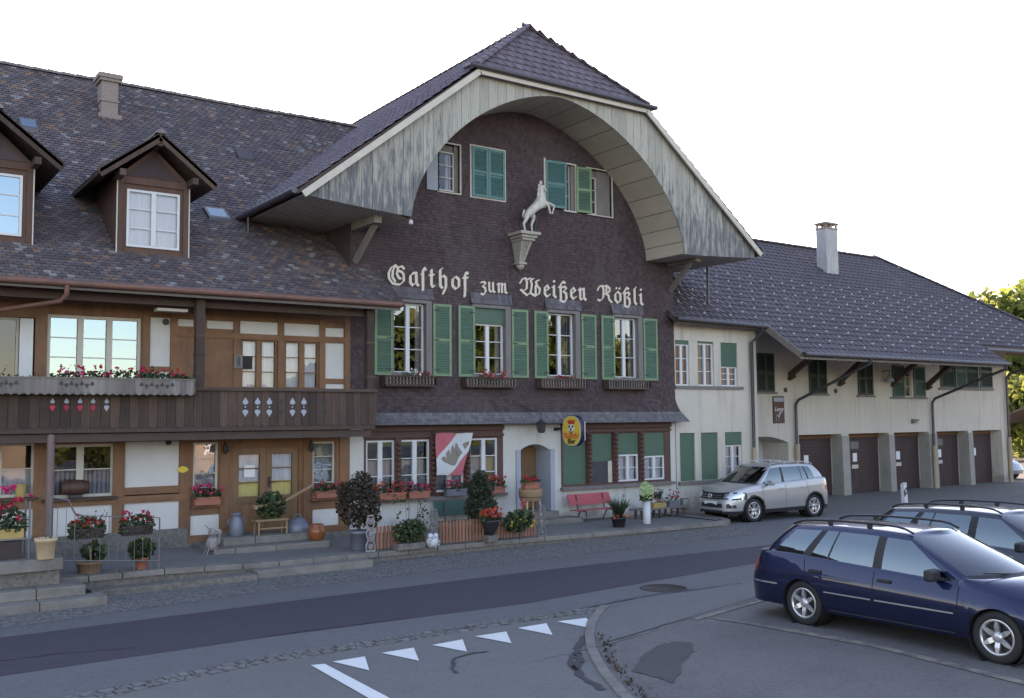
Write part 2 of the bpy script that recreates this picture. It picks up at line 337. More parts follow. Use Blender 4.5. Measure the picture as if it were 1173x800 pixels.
M['garagedoor'] = mat_('dark brown boarded garage door', (.045,.025,.024), .7, noise=[(4,.5,(.075,.045,.038),(1,1,.3)), (1.3,.5,(.10,.075,.06),(1,1,1),.56)], extra=grooves(2,.12,.012,(.015,.008,.007),.8))
M['garagewood'] = mat_('orange brown lintel board', (.19,.09,.04), .7)
M['pillar'] = mat_('grey concrete pillar', (.30,.285,.26), .9, noise=[(2,.5,(.22,.21,.19)), (3,.4,(.17,.16,.145),(1,1,.4),.5)], bump=(30,.3))
M['creamroom'] = mat_('pale painted passage', (.50,.50,.53), .9)
M['brick'] = mat_('chimney render', (.25,.20,.18), .9, noise=(5,.5,(.22,.19,.17)), bump=(20,.5))
M['chimgrey'] = mat_('fibre cement chimney cladding', (.38,.38,.38), .8, noise=(6,.6,(.26,.25,.24),(1,1,.3)))
M['steel'] = mat_('galvanised steel', (.5,.5,.52), .35, metal=.9)
M['snowhook'] = mat_('galvanised hooks', (.52,.52,.56), .5, metal=.2)
M['tyre'] = mat_('tyre rubber', (.018,.017,.018), .8)
M['rim'] = mat_('alloy wheel', (.58,.58,.60), .3, metal=.75)
M['rimdk'] = mat_('dark wheel well', (.01,.01,.01), .8)
M['carnavy'] = mat_('navy metallic paint', (.004,.010,.048), .33, metal=.6, coat=1, noise=(900,.3,(.01,.022,.09)))
M['cardark'] = mat_('dark metallic paint', (.007,.010,.024), .28, metal=.2, coat=1, noise=(900,.2,(.012,.016,.035)))
M['carsilver'] = mat_('silver metallic paint', (.40,.40,.405), .36, metal=.55, coat=.8)
M['carrest'] = mat_('pale blue grey car paint', (.30,.34,.40), .3, metal=.5, coat=1)
M['cartrim'] = mat_('black plastic trim', (.02,.02,.022), .55)
M['seam'] = mat_('panel gap', (.004,.004,.005), .8)
M['carglass'] = glass_mat('car window glass', (.35,.45,.45), 2.6, .0, 0, (.8,.95,1))  # bluish reflection colour paints sky into the car windows
M['windshield'] = glass_mat('windscreen glass', (.30,.36,.38), 2.3, .0)
M['chrome'] = mat_('chrome', (.75,.75,.77), .12, metal=1)
M['seat'] = mat_('dark grey seat cloth', (.05,.05,.055), .9)
M['lampglass'] = mat_('headlamp glass', (.45,.48,.52), .12, metal=.6, coat=1)
M['lamprd'] = mat_('red tail lamp', (.38,.015,.015), .2, coat=1)
M['markwhite'] = mat_('white road paint', (.72,.72,.70), .7, noise=[(3,.25,(.5,.5,.48)), (40,.3,(.42,.41,.4),(1,1,1),.55)])
M['markold'] = mat_('worn yellowish road paint', (.27,.235,.18), .85, noise=[(4,1.0,(.118,.108,.104),(1,1,1),.38)])
M['manhole'] = mat_('rusty manhole cover', (.040,.030,.030), .8, noise=(40,.4,(.028,.022,.022)))
M['tar'] = mat_('tar joint', (.045,.043,.046), .7)
M['brownleaf'] = mat_('dry leaves', (.085,.065,.045), .9, rnd=.5)
def asphalt(name, c, c2, c3, sc=.35):
    def ex(m, n, l, b, geo, mix, mr):
        v = n.new('ShaderNodeTexVoronoi'); v.inputs['Scale'].default_value = 38; l.new(geo.outputs['Position'], v.inputs['Vector'])
        src = b.inputs['Base Color'].links[0].from_socket
        l.new(mix(mr(v.outputs['Color'], 0, 1, 0, .6), src, c3), b.inputs['Base Color'])
        bp = n.new('ShaderNodeBump'); bp.inputs['Strength'].default_value = .5; bp.inputs['Distance'].default_value = .008
        l.new(v.outputs['Distance'], bp.inputs['Height']); l.new(bp.outputs[0], b.inputs['Normal'])
    return mat_(name, c, .85, noise=[(sc,.6,c2), (2.2,.5,tuple(x*.66 for x in c),(1,1,1),.5), (.9,.35,tuple(x*1.3 for x in c),(.3,2.5,1),.52), (13,.45,tuple(x*.6 for x in c),(1,1,1),.52), (6,.4,tuple(x*1.45 for x in c),(1,1,1),.56), (.65,.55,tuple(x*.62 for x in c),(1,1,1),.60), (28,.5,tuple(x*1.7 for x in c),(1,1,1),.60)], extra=ex)
M['asphalt'] = asphalt('road asphalt', (.112,.108,.114), (.090,.086,.095), (.17,.167,.17))
M['asphaltdk'] = asphalt('newer asphalt strip', (.048,.040,.056), (.040,.034,.048), (.072,.062,.078))
M['asphaltpk'] = asphalt('old parking asphalt', (.118,.108,.104), (.066,.057,.062), (.185,.175,.165), .7)
M['asphaltlt'] = asphalt('side road asphalt', (.128,.126,.120), (.102,.100,.098), (.19,.187,.18))
M['asphaltpatch'] = asphalt('dark asphalt patch', (.066,.057,.060), (.050,.043,.047), (.095,.088,.09), 2)
M['paving'] = asphalt('pavement concrete', (.15,.145,.14), (.115,.11,.108), (.20,.195,.19), .8)
def cobble(name, c, sc):
    def ex(m, n, l, b, geo, mix, mr):
        v = n.new('ShaderNodeTexVoronoi'); v.inputs['Scale'].default_value = sc; v.feature = 'DISTANCE_TO_EDGE'; l.new(geo.outputs['Position'], v.inputs['Vector'])
        w = n.new('ShaderNodeTexVoronoi'); w.inputs['Scale'].default_value = sc; l.new(geo.outputs['Position'], w.inputs['Vector'])
        src = b.inputs['Base Color'].links[0].from_socket
        s1 = mix(mr(w.outputs['Color'], 0, 1, 0, .55), src, tuple(x*1.6 for x in c))
        l.new(mix(mr(v.outputs['Distance'], 0, .08, .75, 0), s1, (.03,.028,.026)), b.inputs['Base Color'])
        bp = n.new('ShaderNodeBump'); bp.inputs['Strength'].default_value = .8; bp.inputs['Distance'].default_value = .03
        mm = mr(v.outputs['Distance'], 0, .2, 0, 1); l.new(mm, bp.inputs['Height']); l.new(bp.outputs[0], b.inputs['Normal'])
    return mat_(name, c, .85, noise=[(.8,.4,tuple(x*.75 for x in c))], extra=ex)
M['cobble'] = cobble('cobblestones', (.150,.143,.140), 8)
M['sett'] = cobble('granite setts', (.15,.145,.14), 6)
M['grass'] = mat_('meadow', (.06,.09,.025), .9, noise=[(.2,.6,(.10,.11,.04)), (3,.5,(.04,.06,.02))], bump=(5,.5))
M['farhouse'] = mat_('sunlit ochre house', (.30,.235,.18), .9, noise=(.6,.7,(.16,.135,.11)))
M['farroof'] = mat_('brown roof far', (.12,.085,.07), .9)
# ------------------------------------------------------------------ builders
def wall(mb, x0, x1, z0, z1, y, holes, depth=.15, top=None, step=.25, r=.5):
    """wall face at Y=y (looking -Y) with holes (hx0,hx1,hz0,hz1[,depth]) and their reveals; top(x) optional upper outline"""
    xs = {x0, x1}
    for h in holes: xs.add(h[0]); xs.add(h[1])
    if top:
        k = x0
        while k < x1: xs.add(round(k, 4)); k += step
    xs = sorted(x for x in xs if x0-1e-6 <= x <= x1+1e-6)
    for a, b in zip(xs[:-1], xs[1:]):
        if b-a < 1e-5: continue
        c = (a+b)/2; hs = sorted([(h[2], h[3]) for h in holes if h[0] < c < h[1]])
        za = zb = z0
        ta, tb = (min(z1, top(a)), min(z1, top(b))) if top else (z1, z1)
        for h0, h1 in hs:
            if h0 > za+1e-5: mb.add([(a,y,za),(b,y,zb),(b,y,h0),(a,y,h0)], [(0,1,2,3)], r)
            za = zb = h1
        if ta > za+1e-5 or tb > zb+1e-5: mb.add([(a,y,za),(b,y,zb),(b,y,max(tb,zb)),(a,y,max(ta,za))], [(0,1,2,3)], r)
    for h in holes:
        d = h[4] if len(h) > 4 else depth; a, b, c, e = h[:4]; Y = y+d
        mb.add([(a,y,c),(b,y,c),(b,Y,c),(a,Y,c)], [(0,1,2,3)], r); mb.add([(a,y,e),(a,Y,e),(b,Y,e),(b,y,e)], [(0,1,2,3)], r)
        mb.add([(a,y,c),(a,Y,c),(a,Y,e),(a,y,e)], [(0,1,2,3)], r); mb.add([(b,y,c),(b,y,e),(b,Y,e),(b,Y,c)], [(0,1,2,3)], r)

def window(parent, x0, x1, z0, z1, y, rec=.12, cols=2, rows=3, frame='white', glass='glass', fw=.055, mw=.09, gb=.022, curtain=None, cz=(0, 1), sill=None, sillw=.06, name='window', inner=.9, lean=0):
    """frame (part) > pane, curtain, sill, room_interior; glass sits rec behind the wall face y"""
    Y = y+rec; f = MB(); D = .06
    f.box(x0, x1, Y-D, Y, z0, z0+fw); f.box(x0, x1, Y-D, Y, z1-fw, z1)
    f.box(x0, x0+fw, Y-D, Y, z0+fw, z1-fw); f.box(x1-fw, x1, Y-D, Y, z0+fw, z1-fw)
    cw = (x1-x0-2*fw)/cols
    for i in range(1, cols):
        c = x0+fw+cw*i; f.box(c-mw/2, c+mw/2, Y-D-.012, Y-.002, z0+fw, z1-fw)
    for i in range(cols):
        a = x0+fw+cw*i+(mw/2 if i else 0); b = x0+fw+cw*(i+1)-(mw/2 if i < cols-1 else 0)
        for j in range(1, rows):
            zz = z0+fw+(z1-z0-2*fw)*j/rows; f.box(a, b, Y-D+.02, Y-.004, zz-gb/2, zz+gb/2)
    w = f.build(name, M[frame], parent)
    p = MB(); p.poly([(x0+fw*.5,Y-.02,z0+fw*.5),(x1-fw*.5,Y-.02,z0+fw*.5),(x1-fw*.5,Y-.02,z1-fw*.5),(x0+fw*.5,Y-.02,z1-fw*.5)]); p.build('pane', M[glass], w)
    if curtain:
        for cc in (curtain if isinstance(curtain, list) else [(curtain, 0, 1, cz[0], cz[1])]):
            c = MB(); n = max(8, int((x1-x0)*(cc[2]-cc[1])*40)); vs = []; zz0 = z0+(z1-z0)*cc[3]; zz1 = z0+(z1-z0)*cc[4]
            for i in range(n+1):
                xx = x0+.02+(x1-x0-.04)*(cc[1]+(cc[2]-cc[1])*i/n); yy = Y+.09+.018*math.sin(i*1.9+x0*7)+.008*math.sin(i*.7)
                vs += [(xx, yy, zz0), (xx, yy, zz1)]
            c.add(vs, [(2*i, 2*i+2, 2*i+3, 2*i+1) for i in range(n)], None, True); c.build('curtain', M[cc[0]], w)
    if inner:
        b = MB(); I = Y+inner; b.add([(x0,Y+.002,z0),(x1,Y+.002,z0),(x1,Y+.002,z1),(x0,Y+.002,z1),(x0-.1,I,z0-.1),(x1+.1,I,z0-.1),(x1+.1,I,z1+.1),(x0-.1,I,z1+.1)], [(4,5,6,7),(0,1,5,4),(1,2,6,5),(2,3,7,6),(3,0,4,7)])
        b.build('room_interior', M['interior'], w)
    if sill:
        s = MB(); s.box(x0-.05, x1+.05, y-sillw, y+.04, z0-.06, z0-.004); s.build('sill', M[sill], w)
    return w

def shutter_leaf(mb_f, mb_p, c0, c1, z0, z1, y, mid=True, slat=True):
    """louvred leaf lying in plane Y=y from x=c0..c1"""
    t = .035; w = .07
    mb_f.box(c0, c0+w, y-t, y, z0, z1); mb_f.box(c1-w, c1, y-t, y, z0, z1)
    for zz in ([z0, z1-w]+([(z0+z1)/2-w/2] if mid else [])): mb_f.box(c0+w, c1-w, y-t+.003, y, zz, zz+w)
    if slat:
        zz = z0+w+.01
        while zz < z1-w-.03:
            if not (mid and abs(zz+.02-(z0+z1)/2) < w*.9):
                mb_p.add([(c0+w,y-t*.95,zz),(c1-w,y-t*.95,zz),(c1-w,y-.004,zz+.035),(c0+w,y-.004,zz+.035)], [(0,1,2,3)])
            zz += .045
    mb_p.box(c0+w, c1-w, y-.003, y, z0+w, z1-w)
def shutter(parent, c0, c1, z0, z1, y, fm='green', pm='green_in', slat=True, mid=True, name='shutter'):
    a = MB(); b = MB(); shutter_leaf(a, b, c0, c1, z0, z1, y, mid, slat)
    s = a.build(name, M[fm], parent); b.build('louvres', M[pm], s); return s
def hinged(parent, hx, hy, z0, z1, w, ang, fm, pm, name='shutter', slat=True):
    """leaf hinged at (hx,hy), swung by ang degrees from the wall plane; built then rotated in its own mesh"""
    a = MB(); b = MB(); shutter_leaf(a, b, 0, w, z0, z1, 0, True, slat)
    R = math.radians(ang)
    for m in (a, b): m.v = [(hx+x*math.cos(R)+yy*math.sin(R), hy-x*math.sin(R)+yy*math.cos(R), z) for x, yy, z in m.v]
    s = a.build(name, M[fm], parent); b.build('louvres', M[pm], s); return s

def tiles(mb, P0, U, V, L, H, tw, ex, th, rng=None, skip=None, rounded=True, over=1.12):
    P0 = Vector(P0); U = Vector(U).normalized(); V = Vector(V).normalized(); N = U.cross(V).normalized()
    if N.z < 0 and abs(N.z) > .01: N = -N
    i = 0; v = 0.0
    while v < H:
        lo, hi = rng(v) if rng else (0, L)
        u = lo - (tw/2 if i % 2 else 0); v1 = min(v+ex*over, H+.02)
        while u < hi:
            a = max(u+.003, lo); b = min(u+tw-.003, hi)
            if b-a > .02 and not (skip and skip((a+b)/2, v+ex/2)):
                dl = random.uniform(0, th*.45); dv = random.uniform(-.006, .006); ti = random.uniform(-.003, .003)
                def P(uu, vv, nn): return P0+U*uu+V*vv+N*nn
                if rounded:
                    q = (b-a)*.22; cu = min(.035, ex*.25)
                    bot = [P(a, v+cu+dv, th+dl), P(a+q, v+dv, th+dl+ti), P(b-q, v+dv, th+dl+ti), P(b, v+cu+dv, th+dl)]
                    bt2 = [P(a, v+cu+dv, 0), P(a+q, v+dv, 0), P(b-q, v+dv, 0), P(b, v+cu+dv, 0)]
                    vs = bot+[P(b, v1, .003), P(a, v1, .003)]+bt2
                    mb.add(vs, [(0,1,2,3,4,5),(6,7,1,0),(7,8,2,1),(8,9,3,2)], random.random())
                else:
                    vs = [P(a, v, th+dl*.4), P(b, v, th+dl*.4), P(b, v1, .003), P(a, v1, .003), P(a, v, 0), P(b, v, 0)]
                    m_ = (a+b)/2
                    mb.add(vs, [(0,1,2,3),(4,5,1,0)], random.random())
                    mb.add([P(a,v,th+dl*.4),P(a+.04,v,th*1.9),P(a+.04,v1,th*.9),P(a,v1,.003),P(a+.08,v,th+dl*.4),P(a+.08,v1,.003)], [(0,1,2,3),(1,4,5,2),(0,4,1)], random.random())
            u += tw
        v += ex; i += 1

def leaves(mb, c, rx, ry, rz, n, size, shell=.5, up=0, elong=1.5):
    for _ in range(n):
        while True:
            d = Vector((random.uniform(-1,1), random.uniform(-1,1), random.uniform(-1,1)))
            if .05 < d.length < 1: break
        d = d.normalized()*(shell+(1-shell)*random.random()**.5)
        mb.leaf((c[0]+d.x*rx, c[1]+d.y*ry, c[2]+d.z*rz), size*random.choice((.5,.7,.9,1.1,1.5))*random.uniform(.85,1.15), elong, up=up)
def flower_heads(mb, pts, rad, petals=9, size=.022):
    for p in pts:
        for _ in range(petals):
            d = Vector((random.gauss(0,1), random.gauss(0,1), random.gauss(0,.8))).normalized()*rad*random.uniform(.4,1)
            mb.leaf(Vector(p)+d, size*random.uniform(.8,1.3), 1.1)
def flower_mass(parent, x0, x1, y, z, hgt, dep, n_leaf, n_fl, colors, lsize=.05, fr=.035, name='geranium_foliage', leafm='leaf', top=1.0, droop=0):
    f = MB()
    for _ in range(n_leaf):
        t = random.random(); xx = x0+(x1-x0)*t; e = math.sin(math.pi*min(max(t, .04), .96))**.35
        f.leaf((xx, y+random.uniform(-dep/2, dep/2), z+random.uniform(-droop, hgt*e*.75)), lsize*random.uniform(.6,1.3), 1.15)
    for _ in range(int((x1-x0)*7)):      # uneven shoots rising and trailing out of the mass
        bx_ = random.uniform(x0, x1); dx_ = random.uniform(-.1, .1); up_ = random.choice((1, 1, -.7))
        for k in range(6):
            q = k/5; f.leaf((bx_+dx_*q, y-dep*.45*q*(1 if up_ < 0 else .3), z+hgt*.45+up_*q*hgt*.6), lsize*random.uniform(.5,.9), 1.2)
    g = f.build(name, M[leafm], parent)   # shoots included
    for k, col in enumerate(colors):
        fl = MB(); pts = []
        for _ in range(max(1, n_fl//len(colors))):
            t = random.uniform(.03, .97); pts.append((x0+(x1-x0)*t, y+random.uniform(-dep/2-.02, dep/3), z+hgt*random.uniform(.35, 1.0)*top-random.random()*droop*.6))
        flower_heads(fl, pts, fr, 10, fr*.95)
        fl.build('flowers', M['fl_'+col], parent)
    return g
def planter(label, x0, x1, y0, y1, z0, h, mat, cat='flower box', fh=.22, nl=160, nf=9, colors=('red',), group=None, name='flower_box', droop=.02, taper=.015):
    t = thing(name, label, cat, ((x0+x1)/2, (y0+y1)/2, z0), group=group)
    m = MB(); q = taper
    m.add([(x0+q,y0+q,z0),(x1-q,y0+q,z0),(x1-q,y1-q,z0),(x0+q,y1-q,z0),(x0,y0,z0+h),(x1,y0,z0+h),(x1,y1,z0+h),(x0,y1,z0+h)], [(0,3,2,1),(0,1,5,4),(1,2,6,5),(2,3,7,6),(3,0,4,7)])
    r = .012; m.box(x0-r, x1+r, y0-r, y0+.002, z0+h-.03, z0+h+.004); m.box(x0-r, x0+.001, y0, y1, z0+h-.03, z0+h+.003); m.box(x1-.001, x1+r, y0, y1, z0+h-.03, z0+h+.003)
    m.build('box', M[mat], t)
    s = MB(); s.poly([(x0+.01,y0+.01,z0+h-.03),(x1-.01,y0+.01,z0+h-.03),(x1-.01,y1-.01,z0+h-.03),(x0+.01,y1-.01,z0+h-.03)]); s.build('soil', M['brownbox'], t)
    flower_mass(t, x0-.02, x1+.02, (y0+y1)/2, z0+h-.02, fh, (y1-y0)+.06, nl, nf, colors, droop=droop)
    return t
def gutter_mesh(pts, r=.065):
    m = MB(); m.tube(pts, r, 8); return m

# ------------------------------------------------------------------ ground
def sheet(name, pts, mat, z, kind='structure'):
    m = MB(); m.poly([(p[0], p[1], z) for p in pts]); o = m.build(name, M[mat]); o['kind'] = kind; return o
def G(*p): return [tuple(at(x, y, Z=0)[:2]) for x, y in p]
g = MB(); g.poly([(-900,-900,-.012),(1200,-900,-.012),(1200,1500,-.012),(-900,1500,-.012)]); struct(g.build('ground', M['grass']))
sheet('yard', [(-40,-60),(72,-60),(72,60),(-40,60)], 'asphalt', -.004)
# side road in front, parking area to the right, main road
sheet('main_road', [(-40,9.2),(-40,18.9),(2,18.2),(20,18.9),(30,21.5),(60,21.5),(60,9.2)], 'asphalt', 0)
sr = G((60,812),(110,800),(300,760),(470,733),(600,712),(690,700)); cv = G((690,700),(676,722),(680,748),(700,778),(735,815))
sheet('side_road', [(-6,10.4),(-6,-20),(7.9,-20),(7.2,7)]+cv[::-1][:-1]+sr[::-1]+[(1.5,10.9)], 'asphaltlt', .004)
pk = cv+[(7.6,-20),(45,-20),(45,16)]+G((1040,640),(868,684),(795,706),(700,735))
sheet('parking_area', pk, 'asphaltpk', .004)
sheet('pavement_strip', G((690,700),(760,683),(868,666),(1040,625))+G((1040,640),(868,684),(795,706),(688,738),(676,722)), 'asphaltlt', .008)
sheet('asphalt_band', G((-300,786),(0,731),(300,693),(600,656),(868,626),(1000,610),(1000,624),(868,645),(600,692),(300,731),(0,775),(-300,826)), 'asphaltdk', .004)
sheet('cobbled_gutter', [(-8,19.4),(3,19.6),(21,19.6),(21.2,19.0),(20.7,18.5)]+G((868,612),(600,643),(300,678),(0,721),(-200,753)), 'cobble', .004)
sheet('garage_forecourt', [(25.4,23.4),(60,23.4),(60,19.4),(34,19.2),(21.5,19.6),(21.2,21.85),(25.4,21.85)], 'asphaltlt', .004)
# row of setts between the main road and the side road, and the curved granite kerb of the island
m = MB()
edge = [Vector((*p, 0)) for p in G((40,816),(110,800),(300,760),(470,733),(600,712),(690,700))]
def along(path, step):
    out = []; acc = 0
    for a, b in zip(path[:-1], path[1:]):
        L = (b-a).length; k = acc
        while k < L: out.append((a+(b-a)*(k/L), (b-a).normalized())); k += step
        acc = k-L
    return out
for p, d in along(edge, .19):
    nrm = Vector((-d.y, d.x, 0))
    for k in (0, 1):
        q = p+nrm*(.02+.17*k)+d*(.09*k); hh = .006+random.random()*.006
        c = [q+d*a*.083*random.uniform(.9,1.04)+nrm*b*.075 for a, b in ((-1,-1),(1,-1),(1,1),(-1,1))]
        m.prism([(v.x, v.y, .001) for v in c], (0,0,hh+.006))
struct(m.build('road_setts', M['sett']))
m = MB(); cvv = [Vector((*p, 0)) for p in G((690,698),(682,707),(677,716),(675,728),(677,742),(683,756),(693,772),(708,790),(722,804),(740,822))]
for p, d in along(cvv, .42):
    nrm = Vector((-d.y, d.x, 0)); c = [p+d*a*.2+nrm*b*.065 for a, b in ((-1,-1),(1,-1),(1,1),(-1,1))]
    m.prism([(v.x, v.y, 0) for v in c], (0,0,.03))
struct(m.build('island_kerb', M['stone_light'], bevel=.008))
m = MB()
for _ in range(120):
    p, d = random.choice(along(cvv[3:], .1)); nrm = Vector((-d.y, d.x, 0)); q = p-nrm*-(.12+abs(random.gauss(0, .08)))
    m.leaf((q.x, q.y, .02), .035, 1.6)
tag(m.build('fallen_leaves', M['brownleaf']), 'dry brown leaves lying along the inner side of the curved kerb', 'leaves', kind='stuff')
# markings
mk = MB()
for t in ([(381,758),(418,752),(423,768)], [(437,748),(474,742),(480,757)], [(495,739),(530,732.5),(535,746.5)], [(544,729),(580,723.5),(586,737)], [(593,719.5),(626,714),(633,727.5)], [(638,712),(672,708),(679,720)]):
    q = [at(x, y, Z=.012) for x, y in t]; mk.poly([tuple(v) for v in q])
for t in ([(356,762),(372,760.5),(447,800),(470,812),(447,812),(428,803)],):
    mk.poly([tuple(at(x, y, Z=.012)) for x, y in t])
struct(mk.build('road_marking', M['markwhite']))
mk = MB()
for t in ([(795,708),(868,688),(900,680),(900,682),(868,690.5),(797,711)], [(800,706),(850,711),(1000,737),(1173,780),(1230,796),(1230,800),(1173,784.5),(1000,741),(850,714)], [(590,760),(700,735),(795,708),(795,709),(700,737),(590,762)][3:]+[(700,736)]):
    mk.poly([tuple(at(x, y, Z=.013)) for x, y in t])
struct(mk.build('parking_marking', M['markold']))
base_ = [(722,768),(735,752),(752,740),(770,735),(792,736),(795,745),(784,756),(778,772),(770,782),(752,776),(738,772)]
rng_ = random.Random(5)
def blotch(pts, z, mt, nm, jit=.09, k=7):
    P = [at(x, y, Z=z) for x, y in pts]; Q = []
    for a, b in zip(P, P[1:]+P[:1]):
        for i in range(k): v = a+(b-a)*(i/k); Q.append((v.x+rng_.gauss(0, jit), v.y+rng_.gauss(0, jit), z))
    q = MB(); q.poly(Q); return struct(q.build(nm, M[mt]))
blotch(base_, .011, 'asphaltpatch', 'asphalt_patch', .014)
mh = MB(); c = at(760, 674, Z=0); mh.lathe([(.42,.001),(.42,.006),(.38,.007),(.38,.005),(0,.005)], (c.x, c.y, 0), 32, cap=False); tag(mh.build('manhole_cover', M['manhole'], origin=(c.x, c.y, 0)), 'round rusty manhole cover set in the main road', 'manhole cover')
tr = MB()
def tarline(pts, w=.03):
    P = [at(x, y, Z=.0145) for x, y in pts]; Q = []
    for a, b in zip(P[:-1], P[1:]):
        n = max(2, int((b-a).length/.12))
        for i in range(n): Q.append(a+(b-a)*(i/n)+Vector((random.gauss(0,.018), random.gauss(0,.018), 0)))
    Q.append(P[-1])
    for i, (a, b) in enumerate(zip(Q[:-1], Q[1:])):
        d = (b-a).normalized(); nn = Vector((-d.y, d.x, 0)); w1 = w*random.uniform(.5,1.3); w2 = w*random.uniform(.5,1.3)
        tr.poly([tuple(a-nn*w1), tuple(b-nn*w2), tuple(b+nn*w2), tuple(a+nn*w1)])
tarline([(678,722),(668,730),(661,742),(664,756),(659,765),(668,777),(683,784),(690,790)], .05)
tarline([(664,748),(655,752),(652,762),(661,768)], .03)
tarline([(470,728),(560,715),(640,702),(700,690),(760,679),(800,675),(850,668)], .02)
tarline([(520,771),(517,762),(524,753),(542,748),(560,746)], .022)
tarline([(0,757),(60,749),(160,741)], .012); tarline([(300,729),(460,708)], .010)
tarline([(700,735),(760,716),(795,707)], .010)
struct(tr.build('tar_seams', M['tar']))
# pavement terrace in front of the inn: stone edge along Y=18.6..19, its top falling from left to right
def tz(x):
    P = [(3,.33),(5.5,.31),(7,.24),(9.5,.21),(12,.20),(14,.19),(16,.16),(18,.14),(20,.125)]
    if x <= 3: return .33
    for (a0, b0), (a1, b1) in zip(P[:-1], P[1:]):
        if x <= a1: return b0+(b1-b0)*(x-a0)/(a1-a0)
    return .125
def ty(x): return 18.45+.05*min(max(x-3, 0), 9) if x < 12 else 18.9
m = MB(); xs = [3.35, 4.5, 6, 7.5, 9, 10.5, 12, 13.5, 15, 16.5, 18, 19.5, 20.5]
for a, b in zip(xs[:-1], xs[1:]):
    m.add([(a,ty(a)+.32,tz(a)-.004),(b,ty(b)+.32,tz(b)-.004),(b,21.98,tz(b)-.004),(a,21.98,tz(a)-.004)], [(0,1,2,3)], .5)
m.add([(20.5,ty(20)+.3,.145),(21.1,19.6,.13),(21.5,20.6,.10),(21.6,21.98,.10),(20.5,21.98,.145)], [(0,1,2,3,4)], .5)
struct(m.build('pavement', M['paving']))
m = MB(); kf = MB()
for a, b in zip(xs[:-1], xs[1:]):
    n = 2
    for i in range(n):
        p = a+(b-a)*i/n+.008; q = a+(b-a)*(i+1)/n-.008; y0 = ty(p); y1 = ty(q); j = random.uniform(-.008, .008)
        m.add([(p,y0+j,tz(p)-.10),(q,y1+j,tz(q)-.10),(q,y1+.33,tz(q)-.10),(p,y0+.33,tz(p)-.10),(p,y0+j,tz(p)),(q,y1+j,tz(q)),(q,y1+.33,tz(q)),(p,y0+.33,tz(p))], [(0,1,5,4),(4,5,6,7),(1,2,6,5),(3,0,4,7)])
        kf.add([(p-.01,y0+.05,-.02),(q+.01,y1+.05,-.02),(q+.01,y1+.05,tz(q)-.09),(p-.01,y0+.05,tz(p)-.09)], [(0,1,2,3)])
pts = [(20.5,18.9),(20.9,19.1),(21.2,19.6),(21.45,20.3),(21.6,21.0),(21.62,21.9)]
for (a, b), (c, d) in zip(pts[:-1], pts[1:]): m.prism([(a,b,-.02),(c,d,-.02),(c-.2,d+.1,-.02),(a-.15,b+.2,-.02)], (0,0,.165))
m.poly([(3.35,18.45,-.01),(3.35,21.9,-.01),(3.35,21.9,.32),(3.35,18.45,.32)])
struct(m.build('kerb', M['stone_light'], bevel=.01)); struct(kf.build('kerb_wall', M['stone']))
# front slab step lying before the terrace and the lower kerb left of it
m = MB(); m.box(6.9, 9.35, 18.25, 18.62, 0, .15); tag(m.build('stone_step', M['stone_light'], origin=(8,18.4,0), bevel=.012), 'long low stone step slab on the cobbles before the terrace edge', 'step')
m = MB(); m.box(3.9, 6.85, 18.12, 18.5, -.01, .11); struct(m.build('lower_kerb', M['stone'], bevel=.012))
# ------------------------------------------------------------------ left entrance platform with steps
t = thing('stone_staircase', 'grey stone platform with broad steps at the left end of the inn', 'stairs', (0,18.5,0))
for nm, b in (('step', (-6,3.98,17.30,17.8,-.01,.14)), ('step', (-6,3.70,17.62,18.3,.14,.31)), ('landing', (-6,3.36,17.95,21.85,.31,.56)), ('landing_slab', (-6,3.39,17.85,21.86,.56,.76))):
    m = MB(); x = b[0]
    cuts = [-6, -3.2, -.4, 1.4, 2.4, b[1]] if nm != 'step' else [-6, -2, 1.0, 2.95, b[1]]
    for a, c in zip(cuts[:-1], cuts[1:]): m.box(a+.005, c-.005, *b[2:])
    m.build(nm, M['stone_light'] if nm != 'landing' else M['stone'], t, bevel=.015)

# ------------------------------------------------------------------ LEFT WING
W = 21.9
wing = thing('timber_inn_wing', 'long half timbered inn wing with wooden balcony and old tiled roof', 'building', (2, 24, 0))
def P_(l, r0, t0, r1, b1): return rect(l, t0, r1, b1, W)
wins = []; pans = []
def R_(x0, y0, x1, y1): return rect(x0, y0, x1, y1, W)
# first floor
w_open = R_(-60,362,40,436); w3 = R_(54,362,162,436)
wa = R_(276,389,318,446); wb = R_(326,391,366,446)
pan1 = [R_(172,364,195,420), R_(173,426,196,440), R_(203,366,222,374), R_(236,368,270,377), R_(272,370,367,384), R_(369,376,394,386), R_(372,392,394,434), R_(373,440,394,446)]
# ground floor
gw1 = R_(-45,508,40,571); gw2 = R_(52,509,131,570); gwl = R_(221,507,250,578); gwr = R_(358,506,384,570)
pan2 = [R_(-45,581,42,628), R_(52,578,132,625), R_(142,506,205,559), R_(142,566,205,616), R_(218,590,254,622), R_(358,583,388,610)]
doorR = R_(263,508,346,612)
D0 = doorR
holes_up = [w_open+(.16,), w3+(.14,), wa+(.10,), wb+(.10,)]+[p+(.025,) for p in pan1]
holes_dn = [gw1+(.14,), gw2+(.14,), gwl+(.12,), gwr+(.12,), (D0[0], D0[1], .52, D0[3], .14)]+[p+(.025,) for p in pan2]
m = MB(); wall(m, -6, 10.56, 2.95, 6.55, W, holes_up, .12); wall(m, -6, 10.56, .34, 2.95, W, holes_dn, .12)
m.poly([(-6,W,.3),(-6,36,.3),(-6,36,6),(-6,29,12),(-6,W,6.55)]); m.poly([(-6,36,.3),(10.6,36,.3),(10.6,36,6),(-6,36,6)])
m.build('wall', M['wood'], wing)
m = MB()
